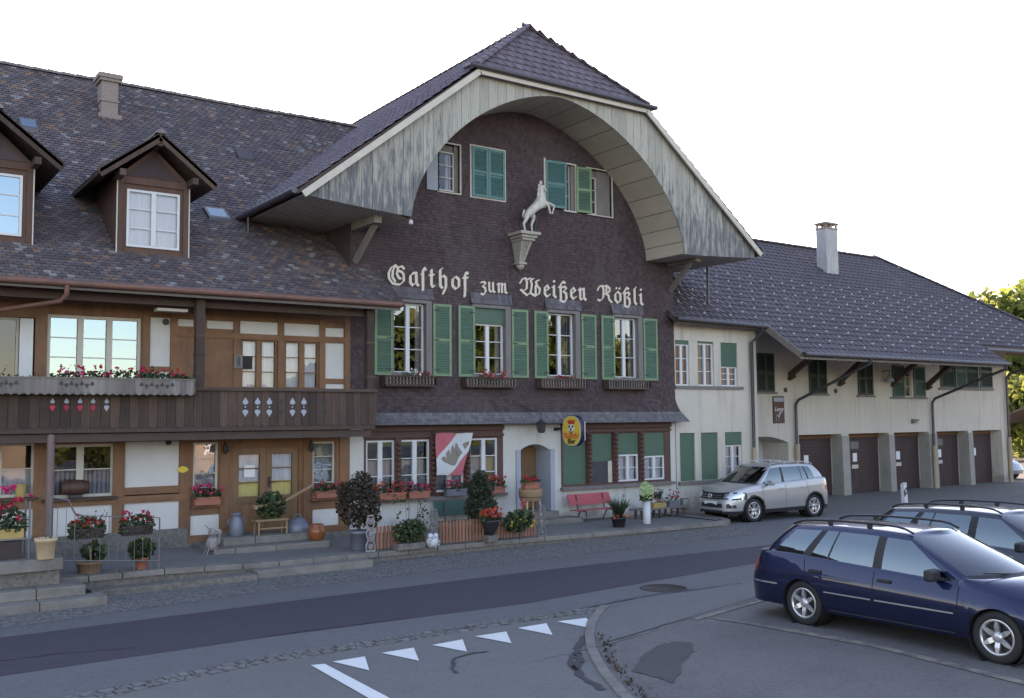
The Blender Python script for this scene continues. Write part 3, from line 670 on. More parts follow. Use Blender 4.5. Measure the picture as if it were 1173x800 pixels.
for p in pan1+pan2: m.poly([(p[0]-.01,W+.022,p[2]-.01),(p[1]+.01,W+.022,p[2]-.01),(p[1]+.01,W+.022,p[3]+.01),(p[0]-.01,W+.022,p[3]+.01)])
build_each(m, 'plaster_infill', M['infill'], wing)
# timbers standing proud
m = MB(); mh_ = MB()
for px in (46, 136, 212): x = at(px, 540, Y=W).x; m.box(x-.12, x+.12, W-.022, W+.001, .35, 2.85)
for px in (256.5, 352, 393): x = at(px, 540, Y=W).x; m.box(x-.10, x+.10, W-.028, W+.001, .6 if px < 390 else .35, 2.85)
for px in (167, 199, 232.5, 270.8, 321.5, 369, 397.5): x = at(px, 410, Y=W).x; m.box(x-.075, x+.075, W-.022, W+.001, 3.0, 6.5)
build_each(m, 'post', M['wood'], wing)
zz = lambda py, px: at(px, py, Y=W).z
for (xa, xb, za) in ((-6, at(215,575,Y=W).x, zz(575,90)), (-6, at(215,502,Y=W).x, 2.68), (at(142,562,Y=W).x, at(205,562,Y=W).x, zz(562.5,170))):
    mh_.box(xa, xb, W-.03, W+.001, za-.09, za+.09)
mh_.box(-6, 10.5, W-.034, W+.001, 2.80, 2.95); mh_.box(-6, 10.5, W-.034, W+.001, .34, .50)
mh_.box(at(200,388,Y=W).x, 10.5, W-.03, W+.001, zz(388.5,330)-.05, zz(388.5,330)+.07); mh_.box(at(200,365,Y=W).x, 10.5, W-.03, W+.001, zz(365,300)-.0, zz(365,300)+.12)
build_each(mh_, 'rail', M['woodh'], wing)
m = MB(); x2 = at(214,600,Y=W).x; m.box(-6, x2, W-.05, W+.02, .1, .68); m.box(x2, 10.55, W-.04, W+.02, .1, .345)
m.build('plinth', M['stone'], wing, bevel=.01)
# windows of the wing
window(wing, *w3[:4], W, .13, 3, 3, 'oldwhite', 'glass2', fw=.07, mw=.12, curtain=[('curtain_g',0,1,0,.25)], sill='oldwhite')
xo = at(22, 400, Y=W).x
ow = window(wing, w_open[0], xo, w_open[2], w_open[3], W, .15, 2, 1, 'oldwhite', 'glass', fw=.05, mw=.08)
m = MB(); m.box(xo, w_open[1]-.04, W-.02, W+.02, w_open[2], w_open[3]-.02); m.build('pale_shutter', M['white'], wing)
window(wing, *wa[:4], W, .09, 2, 3, 'wood', 'glass', fw=.05, mw=.13, curtain=[('curtain',.03,.97,0,1)])
window(wing, *wb[:4], W, .09, 2, 3, 'wood', 'glass', fw=.05, mw=.13, curtain=[('curtain',.03,.97,0,1)])
m = MB(); q = rect(278, 408, 289, 423, W+.03); m.box(q[0], q[1], W+.025, W+.03, q[2], q[3]); m.build('open_pane', M['interior'], wing)  # dark plate painted as the unlit room behind an open pane
q = rect(267, 406, 277, 422.5, W); shutter(wing, q[0], q[1], q[2], q[3], W-.03, 'greyframe', 'greyframe', mid=False, name='small_shutter')
window(wing, *gw1[:4], W, .13, 2, 1, 'oldwhite', 'glassgf', fw=.06, mw=.12, curtain=[('curtain',.0,1,0,.5)], sill='darkwoodh', sillw=.14)
window(wing, *gw2[:4], W, .13, 2, 1, 'oldwhite', 'glassgf', fw=.06, mw=.14, curtain=[('curtain_dk',.0,1,0,.5)], sill='darkwoodh', sillw=.14)
m = MB()
for q in (gw1, gw2): zz_ = q[2]+(q[3]-q[2])*.52; m.box(q[0]+.06, q[1]-.06, W+.07, W+.10, zz_-.012, zz_+.012)
m.build('window_bar', M['oldwhite'], wing)
window(wing, *gwl[:4], W, .11, 1, 4, 'oldwhite', 'glassdk', fw=.05, curtain=[('curtain',.0,1,0,1)], sill='woodh', sillw=.12)
window(wing, *gwr[:4], W, .11, 1, 4, 'oldwhite', 'glassdk', fw=.05, curtain=[('curtain',.0,1,0,1)], sill='woodh', sillw=.12)
# double door
dx0, dx1, dz0, dz1 = D0[0], D0[1], .52, D0[3]; mid_ = (dx0+dx1)/2; Yd = W+.10
fr = MB(); fr.box(dx0, dx0+.08, Yd-.08, Yd+.02, dz0, dz1); fr.box(dx1-.08, dx1, Yd-.08, Yd+.02, dz0, dz1); fr.box(dx0+.08, dx1-.08, Yd-.08, Yd+.02, dz1-.09, dz1); fr.build('door_frame', M['wood'], wing)
for k, (a, b) in enumerate(((dx0+.085, mid_-.004), (mid_+.004, dx1-.085))):
    d = MB(); st = .14; zt = dz1-.095; zm = dz0+.76; zmm = dz0+.62
    d.box(a, a+st, Yd-.05, Yd, dz0, zt); d.box(b-st, b, Yd-.05, Yd, dz0, zt); d.box(a+st, b-st, Yd-.048, Yd, zt-.16, zt); d.box(a+st, b-st, Yd-.048, Yd, zmm, zm); d.box(a+st, b-st, Yd-.048, Yd, dz0, dz0+.16)
    d.box(a+st, b-st, Yd-.028, Yd, dz0+.16, zmm); d.box(a+st+.06, b-st-.06, Yd-.04, Yd-.02, dz0+.22, zmm-.06)
    for j in (1, 2): zq = zm+(zt-.16-zm)*j/3; d.box(a+st, b-st, Yd-.04, Yd-.01, zq-.015, zq+.015)
    dd = d.build('door', M['door'], wing)
    p = MB(); p.poly([(a+st,Yd-.018,zm),(b-st,Yd-.018,zm),(b-st,Yd-.018,zt-.16),(a+st,Yd-.018,zt-.16)]); p.build('pane', M['glass'], dd)
    for nm, c0, c1, mt in (('curtain', 0, .36, 'curtain_y'), ('curtain', .36, 1, 'curtain')):
        c = MB(); vs = []; n = 16
        for i in range(n+1):
            xx = a+st+(b-a-2*st)*i/n; yy = Yd+.03+.012*math.sin(i*1.7+k); vs += [(xx, yy, zm+(zt-.16-zm)*c0), (xx, yy, zm+(zt-.16-zm)*c1)]
        c.add(vs, [(2*i,2*i+2,2*i+3,2*i+1) for i in range(n)], None, True); c.build(nm, M[mt], dd)
    if k == 1:
        h = MB(); h.box(a+.04, a+.10, Yd-.062, Yd-.05, dz0+.95, dz0+1.2); h.tube([(a+.07,Yd-.06,dz0+1.08),(a+.07,Yd-.11,dz0+1.08),(a+.19,Yd-.11,dz0+1.08)], .012, 6); h.build('handle', M['black'], dd)
    else:
        h = MB(); h.box((a+b)/2-.12, (a+b)/2+.14, Yd-.024, Yd-.019, zm+.44, zm+.72); h.build('paper_notice', M['paper'], dd)
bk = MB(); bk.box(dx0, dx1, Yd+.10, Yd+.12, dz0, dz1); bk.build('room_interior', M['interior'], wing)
# small wall details: lanterns beside door, vent, yellow plate
for px, py in ((258.5, 514), (357, 512)):
    q = at(px, py, Y=W-.12); t = thing('wall_lantern', 'dark iron lantern %s of the brown double door' % ('left' if px < 300 else 'right'), 'lantern', tuple(q), group='lanterns beside the double door')
    b = MB(); b.lathe([(.02,.10),(.07,.07),(.06,.05),(.065,-.05),(.045,-.09),(.01,-.12)], tuple(q), 8); b.build('lamp_body', M['iron'], t)
    b = MB(); b.tube([(q.x,W-.02,q.z+.12),(q.x,W-.12,q.z+.15),(q.x,W-.12,q.z+.09)], .012, 6); b.build('bracket', M['iron'], t)
q = at(209.5, 538, Y=W-.03); m = MB(); m.prism([(q.x-.13,q.y,q.z),(q.x-.07,q.y,q.z-.055),(q.x,q.y,q.z-.075),(q.x+.07,q.y,q.z-.055),(q.x+.13,q.y,q.z),(q.x+.07,q.y,q.z+.055),(q.x,q.y,q.z+.075),(q.x-.07,q.y,q.z+.055)], (0,.012,0)); m.build('yellow_plate', M['yellowsign'], wing)
q = at(190, 369, Y=W); m = MB(); m.lathe([(.07,-.02),(.07,.03)], (q.x, W-.005, q.z), 14, 'y'); m.build('vent', M['black'], wing)
q = at(195.5, 356.5, Y=21.2); m = MB(); m.box(q.x-.32, q.x+.32, 21.05, 21.3, q.z-.02, q.z+.04); m.build('ceiling_lamp', M['oldwhite'], wing)
q = at(193, 507, Y=21.75); m = MB(); m.lathe([(.0,.1),(.05,.09),(.07,0),(.05,-.05),(0,-.06)], tuple(q), 10); m.build('lamp_shade', M['iron'], wing)

# roof of the wing: lower kicked slope and upper slope
e0 = Vector((0, 20.5, 5.78)); k0 = Vector((0, 24.3, 8.45)); r0_ = Vector((0, 29.0, 12.72))
def roof_z(y): return 5.78+(y-20.5)*(8.45-5.78)/3.8 if y < 24.3 else 8.45+(y-24.3)*(12.72-8.45)/4.7
DORM = [(2.62, 1), (5.77, 2)]    # centre x of the two dormers
def in_dormer(x, y): return any(abs(x-c) < .74 and 21.75 < y < 24.4 for c, _ in DORM)
roof = MB()
X0, X1 = -6.3, 14.6
V1 = (k0-e0); H1 = V1.length; V1n = V1/H1; V2 = (r0_-k0); H2 = V2.length; V2n = V2/H2
def rng1(v):
    y = e0.y+V1n.y*v
    hi = 11.15-X0+ (y-20.5)*.17 if y < 21.93 else 13.4-X0
    return (0, hi)
tiles(roof, (X0, e0.y, e0.z), (1,0,0), V1n, X1-X0, H1, .165, .125, .018, rng=rng1, skip=lambda u, v: in_dormer(X0+u, e0.y+V1n.y*v))
tiles(roof, (X0, k0.y, k0.z), (1,0,0), V2n, X1-X0, H2, .165, .125, .018, skip=lambda u, v: in_dormer(X0+u, k0.y+V2n.y*v))
rf = roof.build('roof', M['oldtile'], wing)
m = MB()    # boarding under the tiles, cut out round the dormers; rear slope
def slab(xa, xb, ya, yb, t=.10):
    za, zb = roof_z(ya), roof_z(yb)
    m.add([(xa,ya,za-.01),(xb,ya,za-.01),(xb,yb,zb-.01),(xa,yb,zb-.01),(xa,ya,za-t),(xb,ya,za-t),(xb,yb,zb-t),(xa,yb,zb-t)], [(0,1,2,3),(7,6,5,4),(0,4,5,1),(1,5,6,2),(3,7,4,0)], .5)
slab(X0, 11.15, 20.52, 21.75); slab(11.15, 11.35, 20.52, 21.87)
prev = X0
for c, _ in DORM: slab(prev, c-.74, 21.75, 24.3); prev = c+.74
slab(prev, 13.4, 21.9, 24.3); slab(prev, 10.55, 21.75, 21.9); slab(X0, 14.6, 24.3, 29.0)
m.poly([(X0,29,12.7),(16,29,12.7),(16,37,5.5),(X0,37,5.5)])
for x in [X0+.3+.75*i for i in range(24)]:
    if x < 11: m.bar((x, 20.55, roof_z(20.55)-.17), (x, 21.9, roof_z(21.9)-.17), .10, .14)
m.build('rafters', M['darksoffit'], rf)
m = MB(); x = X0
while x < 14.5:
    zc = 12.74+.012*math.sin(x*1.1)
    vs = []; n = 6
    for e, (xx, rr) in enumerate(((x, .125), (x+.40, .105))):
        for k in range(n+1): a = math.pi*k/n; vs.append((xx, 29-math.cos(a)*rr*1.25, zc-.06+math.sin(a)*rr))
    m.add(vs, [(k, k+1, n+2+k, n+1+k) for k in range(n)], None, True); m.add([vs[k] for k in range(n+1)], [tuple(range(n+1))]); x += .37
m.build('ridge_tiles', M['oldtile_edge'], rf)
m = gutter_mesh([(X0,20.42,5.72),(3,20.42,5.72),(11.2,20.42,5.74)], .07); m.tube([(at(77,325,Y=20.42).x,20.42,5.68),(at(77,325,Y=20.42).x,20.44,5.50),(at(70,338,Y=20.6).x,20.6,5.38),(1.9,21.75,5.05)], .05, 8)
m.build('gutter', M['copper'], rf)
m = MB(); m.box(X0, 11.2, 20.47, 20.51, 5.60, 5.76); m.box(X0, 11.3, 20.50, 20.53, 5.765, 5.80); m.build('fascia', M['greywood'], rf)
m = MB(); m.box(X0, 10.56, 20.9, 21.07, 5.45, 5.62); m.box(X0, 10.56, 21.62, 21.88, 6.3, 6.5); m.build('eave_beam', M['darksoffit'], rf)
# bits on the roof
def on_roof(px, py, zf, lo=20.6, hi=28.9):
    for _ in range(40):
        mid_y = (lo+hi)/2
        if at(px, py, Y=mid_y).z > zf(mid_y): lo = mid_y
        else: hi = mid_y
    return lo
def roofbox(name, px0, py0, px1, py1, y, mat, lid=None):
    y = on_roof((px0+px1)/2, (py0+py1)/2, roof_z); q = at((px0+px1)/2, (py0+py1)/2, Y=y); z = roof_z(y); hw = (at(px1, py1, Y=y).x-at(px0, py1, Y=y).x)/2; s = (roof_z(y+.3)-z)/.3
    m = MB(); L = hw*1.3
    m.add([(q.x+a*hw, y+b*L*.7, z+b*L*.7*s+h) for h in (0, .10) for a, b in ((-1,-1),(1,-1),(1,1),(-1,1))], [(4,5,6,7),(0,1,5,4),(1,2,6,5),(2,3,7,6),(3,0,4,7)])
    o = m.build(name, M[mat], wing)
    if lid:
        m = MB(); hh = .104; k = .78; m.add([(q.x+a*hw*k, y+b*L*.7*k, z+b*L*.7*k*s+hh) for a, b in ((-1,-1),(1,-1),(1,1),(-1,1))], [(0,1,2,3)]); m.build('pane', M[lid], o)
roofbox('skylight', 22, 136, 43, 155, 25.6, 'zinc', 'glass2'); roofbox('skylight', 236, 240, 261, 256, 23.15, 'zinc', 'glass2'); roofbox('roof_vent', 271, 174, 288, 186, 25.9, 'iron')
# chimney
CY = on_roof(126, 134, roof_z); q0 = at(111, 110, Y=CY); q1 = at(139, 110, Y=CY); cx0, cx1 = q0.x+.12, q1.x-.08
c = MB(); zt = at(126, 92, Y=CY).z; c.box(cx0, cx1, CY, CY+.5, roof_z(CY)-.6, zt)
c.box(cx0-.06, cx1+.06, CY-.06, CY+.56, zt-.04, zt+.04); c.box(cx0-.10, cx1+.10, CY-.10, CY+.60, zt+.04, zt+.17); zm_ = at(126, 116, Y=CY).z; c.box(cx0-.03, cx1+.03, CY-.03, CY+.53, zm_-.02, zm_+.02)
c.box(cx0-.08, cx1+.08, CY-.10, CY+.55, roof_z(CY)-.35, roof_z(CY)+.06)
c.build('chimney', M['brick'], rf)
# dormers
for cx, idx in DORM:
    d = MB(); y0 = 21.72; zb = 6.62; zt_ = 8.28; hw = .76
    wx0, wx1, wz0, wz1 = cx-.56, cx+.56, 6.77, 8.02
    wall(d, cx-hw, cx+hw, zb-.15, zt_, y0, [(wx0, wx1, wz0, wz1)], .12)
    d.prism([(cx-hw,y0+.001,zt_),(cx+hw,y0+.001,zt_),(cx,y0+.001,zt_+.70)], (0,.05,0))
    for s in (-1, 1): d.poly([(cx+s*hw,y0,zb-.15),(cx+s*hw,y0,zt_),(cx+s*hw,24.3,zt_),(cx+s*hw,24.3,8.3),(cx+s*hw,21.9,6.7)])
    for s in (-1, 1): d.box(cx+s*hw-(.12 if s>0 else 0), cx+s*hw+(0 if s>0 else .12), y0-.035, y0, zb-.05, zt_)
    d.box(cx-hw, cx+hw, y0-.04, y0, zt_-.14, zt_); d.box(cx-hw-.02, cx+hw+.02, y0-.1, y0, zb-.1, zb-.03)
    dm = d.build('dormer', M['dormerwood'], wing)
    # sub-parts of the dormer
    tri = MB(); tri.prism([(cx-.60,y0-.012,zt_+.03),(cx+.60,y0-.012,zt_+.03),(cx,y0-.012,zt_+.60)], (0,.01,0)); tri.build('gable_panel', M['shingle'], dm)
    cn = MB(); [cn.box(cx+s*(hw+.004)-.012, cx+s*(hw+.004)+.012, y0-.05, y0-.02, zb-.08, zt_-.1) for s in (-1, 1)]; build_each(cn, 'corner_strip', M['oldwhite'], dm)
    f = MB(); Y = y0+.02; fw = .05
    f.box(wx0,wx1,Y-.05,Y,wz0,wz0+fw); f.box(wx0,wx1,Y-.05,Y,wz1-fw,wz1); f.box(wx0,wx0+fw,Y-.05,Y,wz0+fw,wz1-fw); f.box(wx1-fw,wx1,Y-.05,Y,wz0+fw,wz1-fw); f.box(cx-.05,cx+.05,Y-.06,Y-.002,wz0+fw,wz1-fw)
    for j in (1,2):
        zq = wz0+(wz1-wz0)*j/3; f.box(wx0+fw,cx-.05,Y-.035,Y-.004,zq-.013,zq+.013); f.box(cx+.05,wx1-fw,Y-.035,Y-.004,zq-.013,zq+.013)
    f.build('window_frame', M['white'], dm)
    p = MB(); p.poly([(wx0,Y-.015,wz0),(wx1,Y-.015,wz0),(wx1,Y-.015,wz1),(wx0,Y-.015,wz1)]); p.build('pane', M['glass2'] if idx == 1 else M['glass'], dm)
    cu = MB(); cu.poly([(wx0,Y+.05,wz0),(wx1,Y+.05,wz0),(wx1,Y+.05,wz1),(wx0,Y+.05,wz1)]); cu.build('curtain', M['curtain'] if idx == 2 else M['curtain_g'], dm)
    # roof of dormer with front overhang
    dr = MB(); yo = y0-.52; ridz = 9.22; eaz = ridz-1.22*.78; hwE = 1.22
    def yroof(z):   # where the main roof reaches height z
        return 20.5+(z-5.78)/(2.67/3.8) if z < 8.45 else 24.3+(z-8.45)/(4.27/4.7)
    for s in (-1, 1):
        Pn = Vector((cx+s*hwE, yo, eaz)); Un = Vector((0,1,0)); Vn = Vector((-s*hwE, 0, ridz-eaz)); Hn = Vn.length
        tiles(dr, Pn, Un, Vn, 5, Hn, .17, .15, .016, rng=lambda v, Hn=Hn: (0, yroof(eaz+(ridz-eaz)*v/Hn)-yo+.05))
    dr.cm = 0
    dro = dr.build('dormer_roof', M['oldtile'], dm)
    b = MB()
    for s in (-1, 1):
        ya, yb = yroof(eaz)+.1, yroof(ridz)+.1
        b.add([(cx+s*hwE,yo+.01,eaz-.01),(cx,yo+.01,ridz-.01),(cx,yb,ridz-.01),(cx+s*hwE,ya,eaz-.01),(cx+s*hwE,yo+.01,eaz-.09),(cx,yo+.01,ridz-.09),(cx,yb,ridz-.09),(cx+s*hwE,ya,eaz-.09)], [(0,1,2,3),(4,5,6,7),(0,1,5,4),(0,3,7,4)])
        b.bar((cx+s*(hwE+.01),yo+.03,eaz-.10),(cx,yo+.03,ridz-.10),.04,.17,up=(0,0,1))
        b.bar((cx+s*hw,y0-.5,zt_-.02),(cx+s*hw,y0+.1,zt_-.02),.12,.14)
    b.box(cx-.06,cx+.06,yo+.04,y0,ridz-.28,ridz-.12)
    b.build('bargeboard', M['darkwood'], dm)
    rt = MB(); y = yo-.02
    while y < 25.1:
        vs = [(cx+math.cos(math.pi*k/5)*r_, yy, ridz+.0+math.sin(math.pi*k/5)*r_*.9-.02) for yy, r_ in ((y,.11),(y+.36,.09)) for k in range(6)]
        rt.add(vs, [(k,k+1,7+k,6+k) for k in range(5)], None, True); rt.add(vs[:6], [tuple(range(6))]); y += .33
    rt.build('ridge_tiles', M['oldtile_edge'], dm)
    ib = MB(); ib.box(wx0-.02, wx1+.02, Y+.3, Y+.32, wz0-.05, wz1+.05); ib.build('room_interior', M['interior'], dm)

# balcony
BY = 20.7
bal = MB(); bal.box(-6, 10.66, BY+.02, W-.01, 2.80, 2.98); 
for x in [-5+1.35*i for i in range(12)]: bal.box(x-.07, x+.07, BY+.15, W-.01, 2.66, 2.80)
bal.box(-6, 10.6, BY+.10, BY+.24, 2.62, 2.78)
bo = bal.build('balcony', M['darksoffit'], wing)
def board_outline(x0, w, z0, z1, sc):
    n = 6; pts = []
    for i in range(n+1): pts.append((x0+w*i/n, BY, z0-sc*math.sin(math.pi*i/n)))
    return pts+[(x0+w, BY, z1), (x0, BY, z1)]
m = MB(); bw = .185; x = -6; k = 0
SP = [at(px, 466, Y=BY).x for px in (281, 295, 308.5, 322, 335, 348)] 
while x < 10.62:
    m.prism(board_outline(x+.004, bw-.008, 2.93, 3.66, .045), (0,.028,0)); x += bw; k += 1
m.build('railing_boards', M['darkwood'], bo)
m = MB(); m.box(-6, 10.68, BY-.06, BY+.10, 3.66, 3.73); m.box(-6, 10.68, BY+.03, BY+.09, 2.98, 3.08); m.box(10.62, 10.68, BY+.001, W-.01, 2.93, 3.66); m.build('handrail', M['darkwoodh'], bo)
# cut-out spade ornaments: pale plates coloured like sky-lit wall seen through openings
def spade(mb, x, z, s, up, y, th=.004):
    pts = []
    for i in range(13):
        t = i/12; a = math.pi*(t*2-1); xx = math.sin(a)*s*(.5+.5*abs(math.cos(a/2))) ; 
    base = [(0,1),(.25,.55),(.48,.25),(.5,0),(.36,-.2),(.15,-.22),(.07,-.3),(-.07,-.3),(-.15,-.22),(-.36,-.2),(-.5,0),(-.48,.25),(-.25,.55)]
    mb.prism([(x+a*s, y, z+(b if up else -b)*s) for a, b in base], (0,-th,0))
m = MB()
for px in (281, 295, 308.5, 335, 348):
    x = at(px, 466, Y=BY).x; z = at(px, 466, Y=BY).z; spade(m, x, z+.08, .125, True, BY-.002); spade(m, x, z-.10, .125, False, BY-.002); m.lathe([(.022,-.006),(.022,-.002),(0,-.002)], (x, BY, z-.005), 8, 'y', cap=False)
m.build('pale_cutouts', M['curtain_g'], bo)
m = MB()
for px in (322, 360, 372): x = at(px, 466, Y=BY).x; z = at(px, 466, Y=BY).z; spade(m, x, z+.08, .11, True, BY-.002); spade(m, x, z-.10, .11, False, BY-.002)
m.build('dark_cutouts', M['black'], bo)
m = MB()
for px in (228.5, 423): 
    x = at(px, 400, Y=BY+.08).x; m.box(x-.09, x+.09, BY+.0, BY+.18, 3.73, 5.72)
    for zq in (4.0, 4.4, 4.8, 5.2): m.box(x-.10, x+.10, BY-.01, BY+.19, zq, zq+.05)
    m.box(x-.07,x+.07,BY+.02,BY+.16,2.95,3.66)
    pass
    m.build('post', M['darkwood'], bo); m = MB()
x = at(0, 400, Y=BY).x-1.2; m.box(x-.09,x+.09,BY,BY+.18,3.73,5.72)
m.build('post', M['greywood'], bo)
pp = at(57, 560, Y=BY+.12).x; m = MB(); m.tube([(pp,BY+.12,.76),(pp,BY+.12,2.78)], .075, 12); m.build('pink_post', M['leadpipe'], bo)
# long fretwork flower box on the balcony rail
xa, xb = -4.0, at(222, 447, Y=BY-.2).x
t = thing('balcony_flower_box', 'long weathered fretwork flower box full of geraniums on the balcony rail', 'flower box', ((xa+xb)/2, BY-.18, 3.55))
m = MB(); m.box(xa, xb, BY-.30, BY-.065, 3.56, 3.60); x = xa
zt_, zb_ = 3.86, 3.60
w_ = .145; fb = MB()
while x+w_ <= xb+.01:
    n = 6; pts = [(x+w_*i/n, BY-.31, zb_-.06*math.sin(math.pi*i/n)) for i in range(n+1)]+[(x+w_, BY-.31, zt_), (x, BY-.31, zt_)]; fb.prism(pts, (0,.02,0)); x += w_
fb.box(xb-.02, xb, BY-.30, BY-.06, 3.56, 3.85); fb.box(xa, xb, BY-.085, BY-.065, 3.60, 3.85); fb.box(xa, xb, BY-.325, BY-.28, 3.86, 3.885)
fb.build('fretwork_front', M['greywood'], t); m.build('box_floor', M['greywood'], t)
m = MB()
for g0 in (1, 70, 162):
    for i in range(7): x = at(g0+i*5.9+(0 if g0 > 1 else -18), 447, Y=BY-.31).x; z = at(g0+i*5.9, 447, Y=BY-.31).z; spade(m, x, 3.745, .075, i % 2 == 0, BY-.312)
m.build('cutouts', M['black'], t)
flower_mass(t, xa, at(48, 440, Y=BY-.18).x, BY-.18, 3.83, .24, .24, 500, 10, ('red',), name='geranium_foliage')
flower_mass(t, at(58, 440, Y=BY-.18).x, xb, BY-.18, 3.83, .28, .26, 900, 34, ('red', 'cerise', 'pink'), fr=.045)
m = MB(); s_ = MB()
for px, c in ((60, 1), (76, 1), (91.5, 1), (106.5, 1), (122, 0)):
    x = at(px, 465, Y=BY).x
    spade(s_ , x, at(px, 461, Y=BY).z, .085, True, BY-.006)
    spade(m if c else s_, x, at(px, 466, Y=BY).z-.0, .10, False, BY-.006)
    tq = MB()
m.build('red_hearts', M['fl_cerise'], bo); s_.build('pale_hearts', M['curtain_g'], bo)
# ------------------------------------------------------------------ MAIN GUESTHOUSE
inn = thing('shingled_guesthouse', 'tall brown shingled guesthouse under a great arched gable with green shutters', 'building', (16.1, 24, 0))
IX0, IX1 = 10.57, 21.62; AC, AA, AB, AZ, AN = 15.95, 4.56, 3.82, 7.80, 1.7
def arch(x, a=AA, b=AB, n=AN):
    t = min(1, abs(x-AC)/a); return AZ+b*(1-t**n)**(1/n)
EAX0, EAX1, EAZ = 8.55, 23.72, 8.10; RX, RZ, HX0, HX1, HZ = 16.1, 14.13, 13.28, 18.98, 11.86; VY = 20.27
def gable(x):
    return min(HZ, EAZ+(x-EAX0)*(HZ-EAZ)/(HX0-EAX0), EAZ+(EAX1-x)*(HZ-EAZ)/(EAX1-HX1))
w1 = [R_(450,348,487,428), R_(542,352,578,431), R_(627,358,658,433), R_(703,363,730,436)]
w1 = [(a, b, 4.19, 6.0) for a, b, c, d in w1]
at1 = R_(502,165,526,223); at1 = (at1[0], at1[1], 9.02, 10.33)
at3 = R_(640,186,658,246); at3 = (at3[0], at3[1], 9.0, 10.36)
at4 = R_(672,193,700,250); at4 = (at4[0], at4[1], 8.99, 10.36)
holes = w1+[at1, at3, at4]
m = MB(); wall(m, IX0, IX1, 2.9, 11.9, W, holes, .2, top=lambda x: max(7, gable(x)-.1))
m.poly([(IX0,W,0),(IX0,34,0),(IX0,34,9.6),(IX0,W,9.6)]); m.poly([(IX1,W,0),(IX1,34,0),(IX1,34,9.6),(IX1,W,9.6)]); m.poly([(IX0,34,0),(IX1,34,0),(IX1,34,9.6),(RX,34,14),(IX0,34,9.6)])
m.build('upper_wall', M['shingle'], inn)
# individual shingles
def hit(x, z, m_=.03): return any(h[0]-m_ < x < h[1]+m_ and h[2]-m_ < z < h[3]+m_ for h in holes)
sh = MB()
z = 3.55; i = 0
while z < 11.7:
    x = IX0-(.04 if i % 2 else 0)
    while x < IX1:
        wd = random.uniform(.06, .105); a = max(x, IX0); b = min(x+wd-.004, IX1); c = (a+b)/2
        if b-a > .02 and not hit(c, z+.05) and (z < 7.9 or z < max(gable(c)-.15, 0)) and (z < AZ+.3 or z < arch(c, AA+.1, AB+.1)+.1):
            t = random.uniform(.012, .022); zz_ = z+random.uniform(-.006, .006)
            sh.add([(a,W-t,zz_),(b,W-t,zz_),(b,W-.003,zz_+.10),(a,W-.003,zz_+.10),(a,W,zz_),(b,W,zz_)], [(0,1,2,3),(4,5,1,0)])
        x += wd
    z += .08; i += 1
sh.build('shingles', M['shingle'], inn)
# flared skirt above the ground floor
sk = MB(); prof = [(0, 3.62), (.03, 3.42), (.10, 3.24), (.22, 3.05), (.36, 2.88)]
rows = []; n = 9
for j in range(n):
    def pp_(t):
        k = t*(len(prof)-1); i = min(int(k), len(prof)-2); f = k-i; return (prof[i][0]*(1-f)+prof[i+1][0]*f, prof[i][1]*(1-f)+prof[i+1][1]*f)
    (ya, za), (yb, zb) = pp_(j/n), pp_(min(1, (j+1.15)/n)); x = IX0-.12*((j+1)/n)
    e1 = IX1+.25*(yb/.36)
    while x < e1:
        wd = random.uniform(.08, .13); b = min(x+wd-.004, e1); t = random.uniform(.01, .02)
        if b-x > .02: sk.add([(x,W-yb-t,zb),(b,W-yb-t,zb),(b,W-ya-.002,za),(x,W-ya-.002,za),(x,W-yb+.005,zb-.004),(b,W-yb+.005,zb-.004)], [(0,1,2,3),(4,5,1,0)])
        x += wd
sk.add([(IX0-.1,W-.355,2.865),(IX1+.25,W-.355,2.865),(IX1+.02,W,2.865),(IX0-.1,W,2.865)], [(0,1,2,3)], .5)
for a, b in zip(prof[:-1], prof[1:]):
    for xe, sgn in ((IX1, 1), (IX0-.1, -1)):
        fx = (.25 if sgn > 0 else 0)
        sk.add([(xe+fx*a[0]/.36,W-a[0],a[1]),(xe+fx*b[0]/.36,W-b[0],b[1]),(xe,W+.01,b[1]),(xe,W+.01,a[1])], [(0,1,2,3)], .5)
up_ = MB()
for k_ in range(len(sk.f)-1, -1, -1):
    if min(sk.v[i][2] for i in sk.f[k_]) > 3.16 and len(sk.f[k_]) == 4 and sk.r[k_] != .5:
        up_.add([sk.v[i] for i in sk.f[k_]], [(0,1,2,3)], sk.r[k_]); del sk.f[k_], sk.r[k_], sk.sm[k_], sk.mi[k_]
up_.build('skirt_shingles', M['shingle'], inn)
sk.build('skirt_roof', M['skirt'], inn)
# small weathered shingle hoods over the first floor windows
for (a, b, c, d) in w1:
    h = MB(); x = a-.10
    while x < b+.22:
        e = min(x+.1, b+.22)
        h.add([(x,W-.10,d+.10),(e-.004,W-.10,d+.10),(e-.004,W-.045,d+.26),(x,W-.045,d+.26)], [(0,1,2,3)])
        h.add([(x,W-.062,d+.23),(e-.004,W-.062,d+.23),(e-.004,W-.018,d+.40),(x,W-.018,d+.40)], [(0,1,2,3)]); x += .1
    h.add([(a-.1,W-.10,d+.095),(b+.22,W-.10,d+.095),(b+.22,W-.01,d+.095),(a-.1,W-.01,d+.095)], [(0,1,2,3)])
    h.build('window_hood', M['hood'], inn)
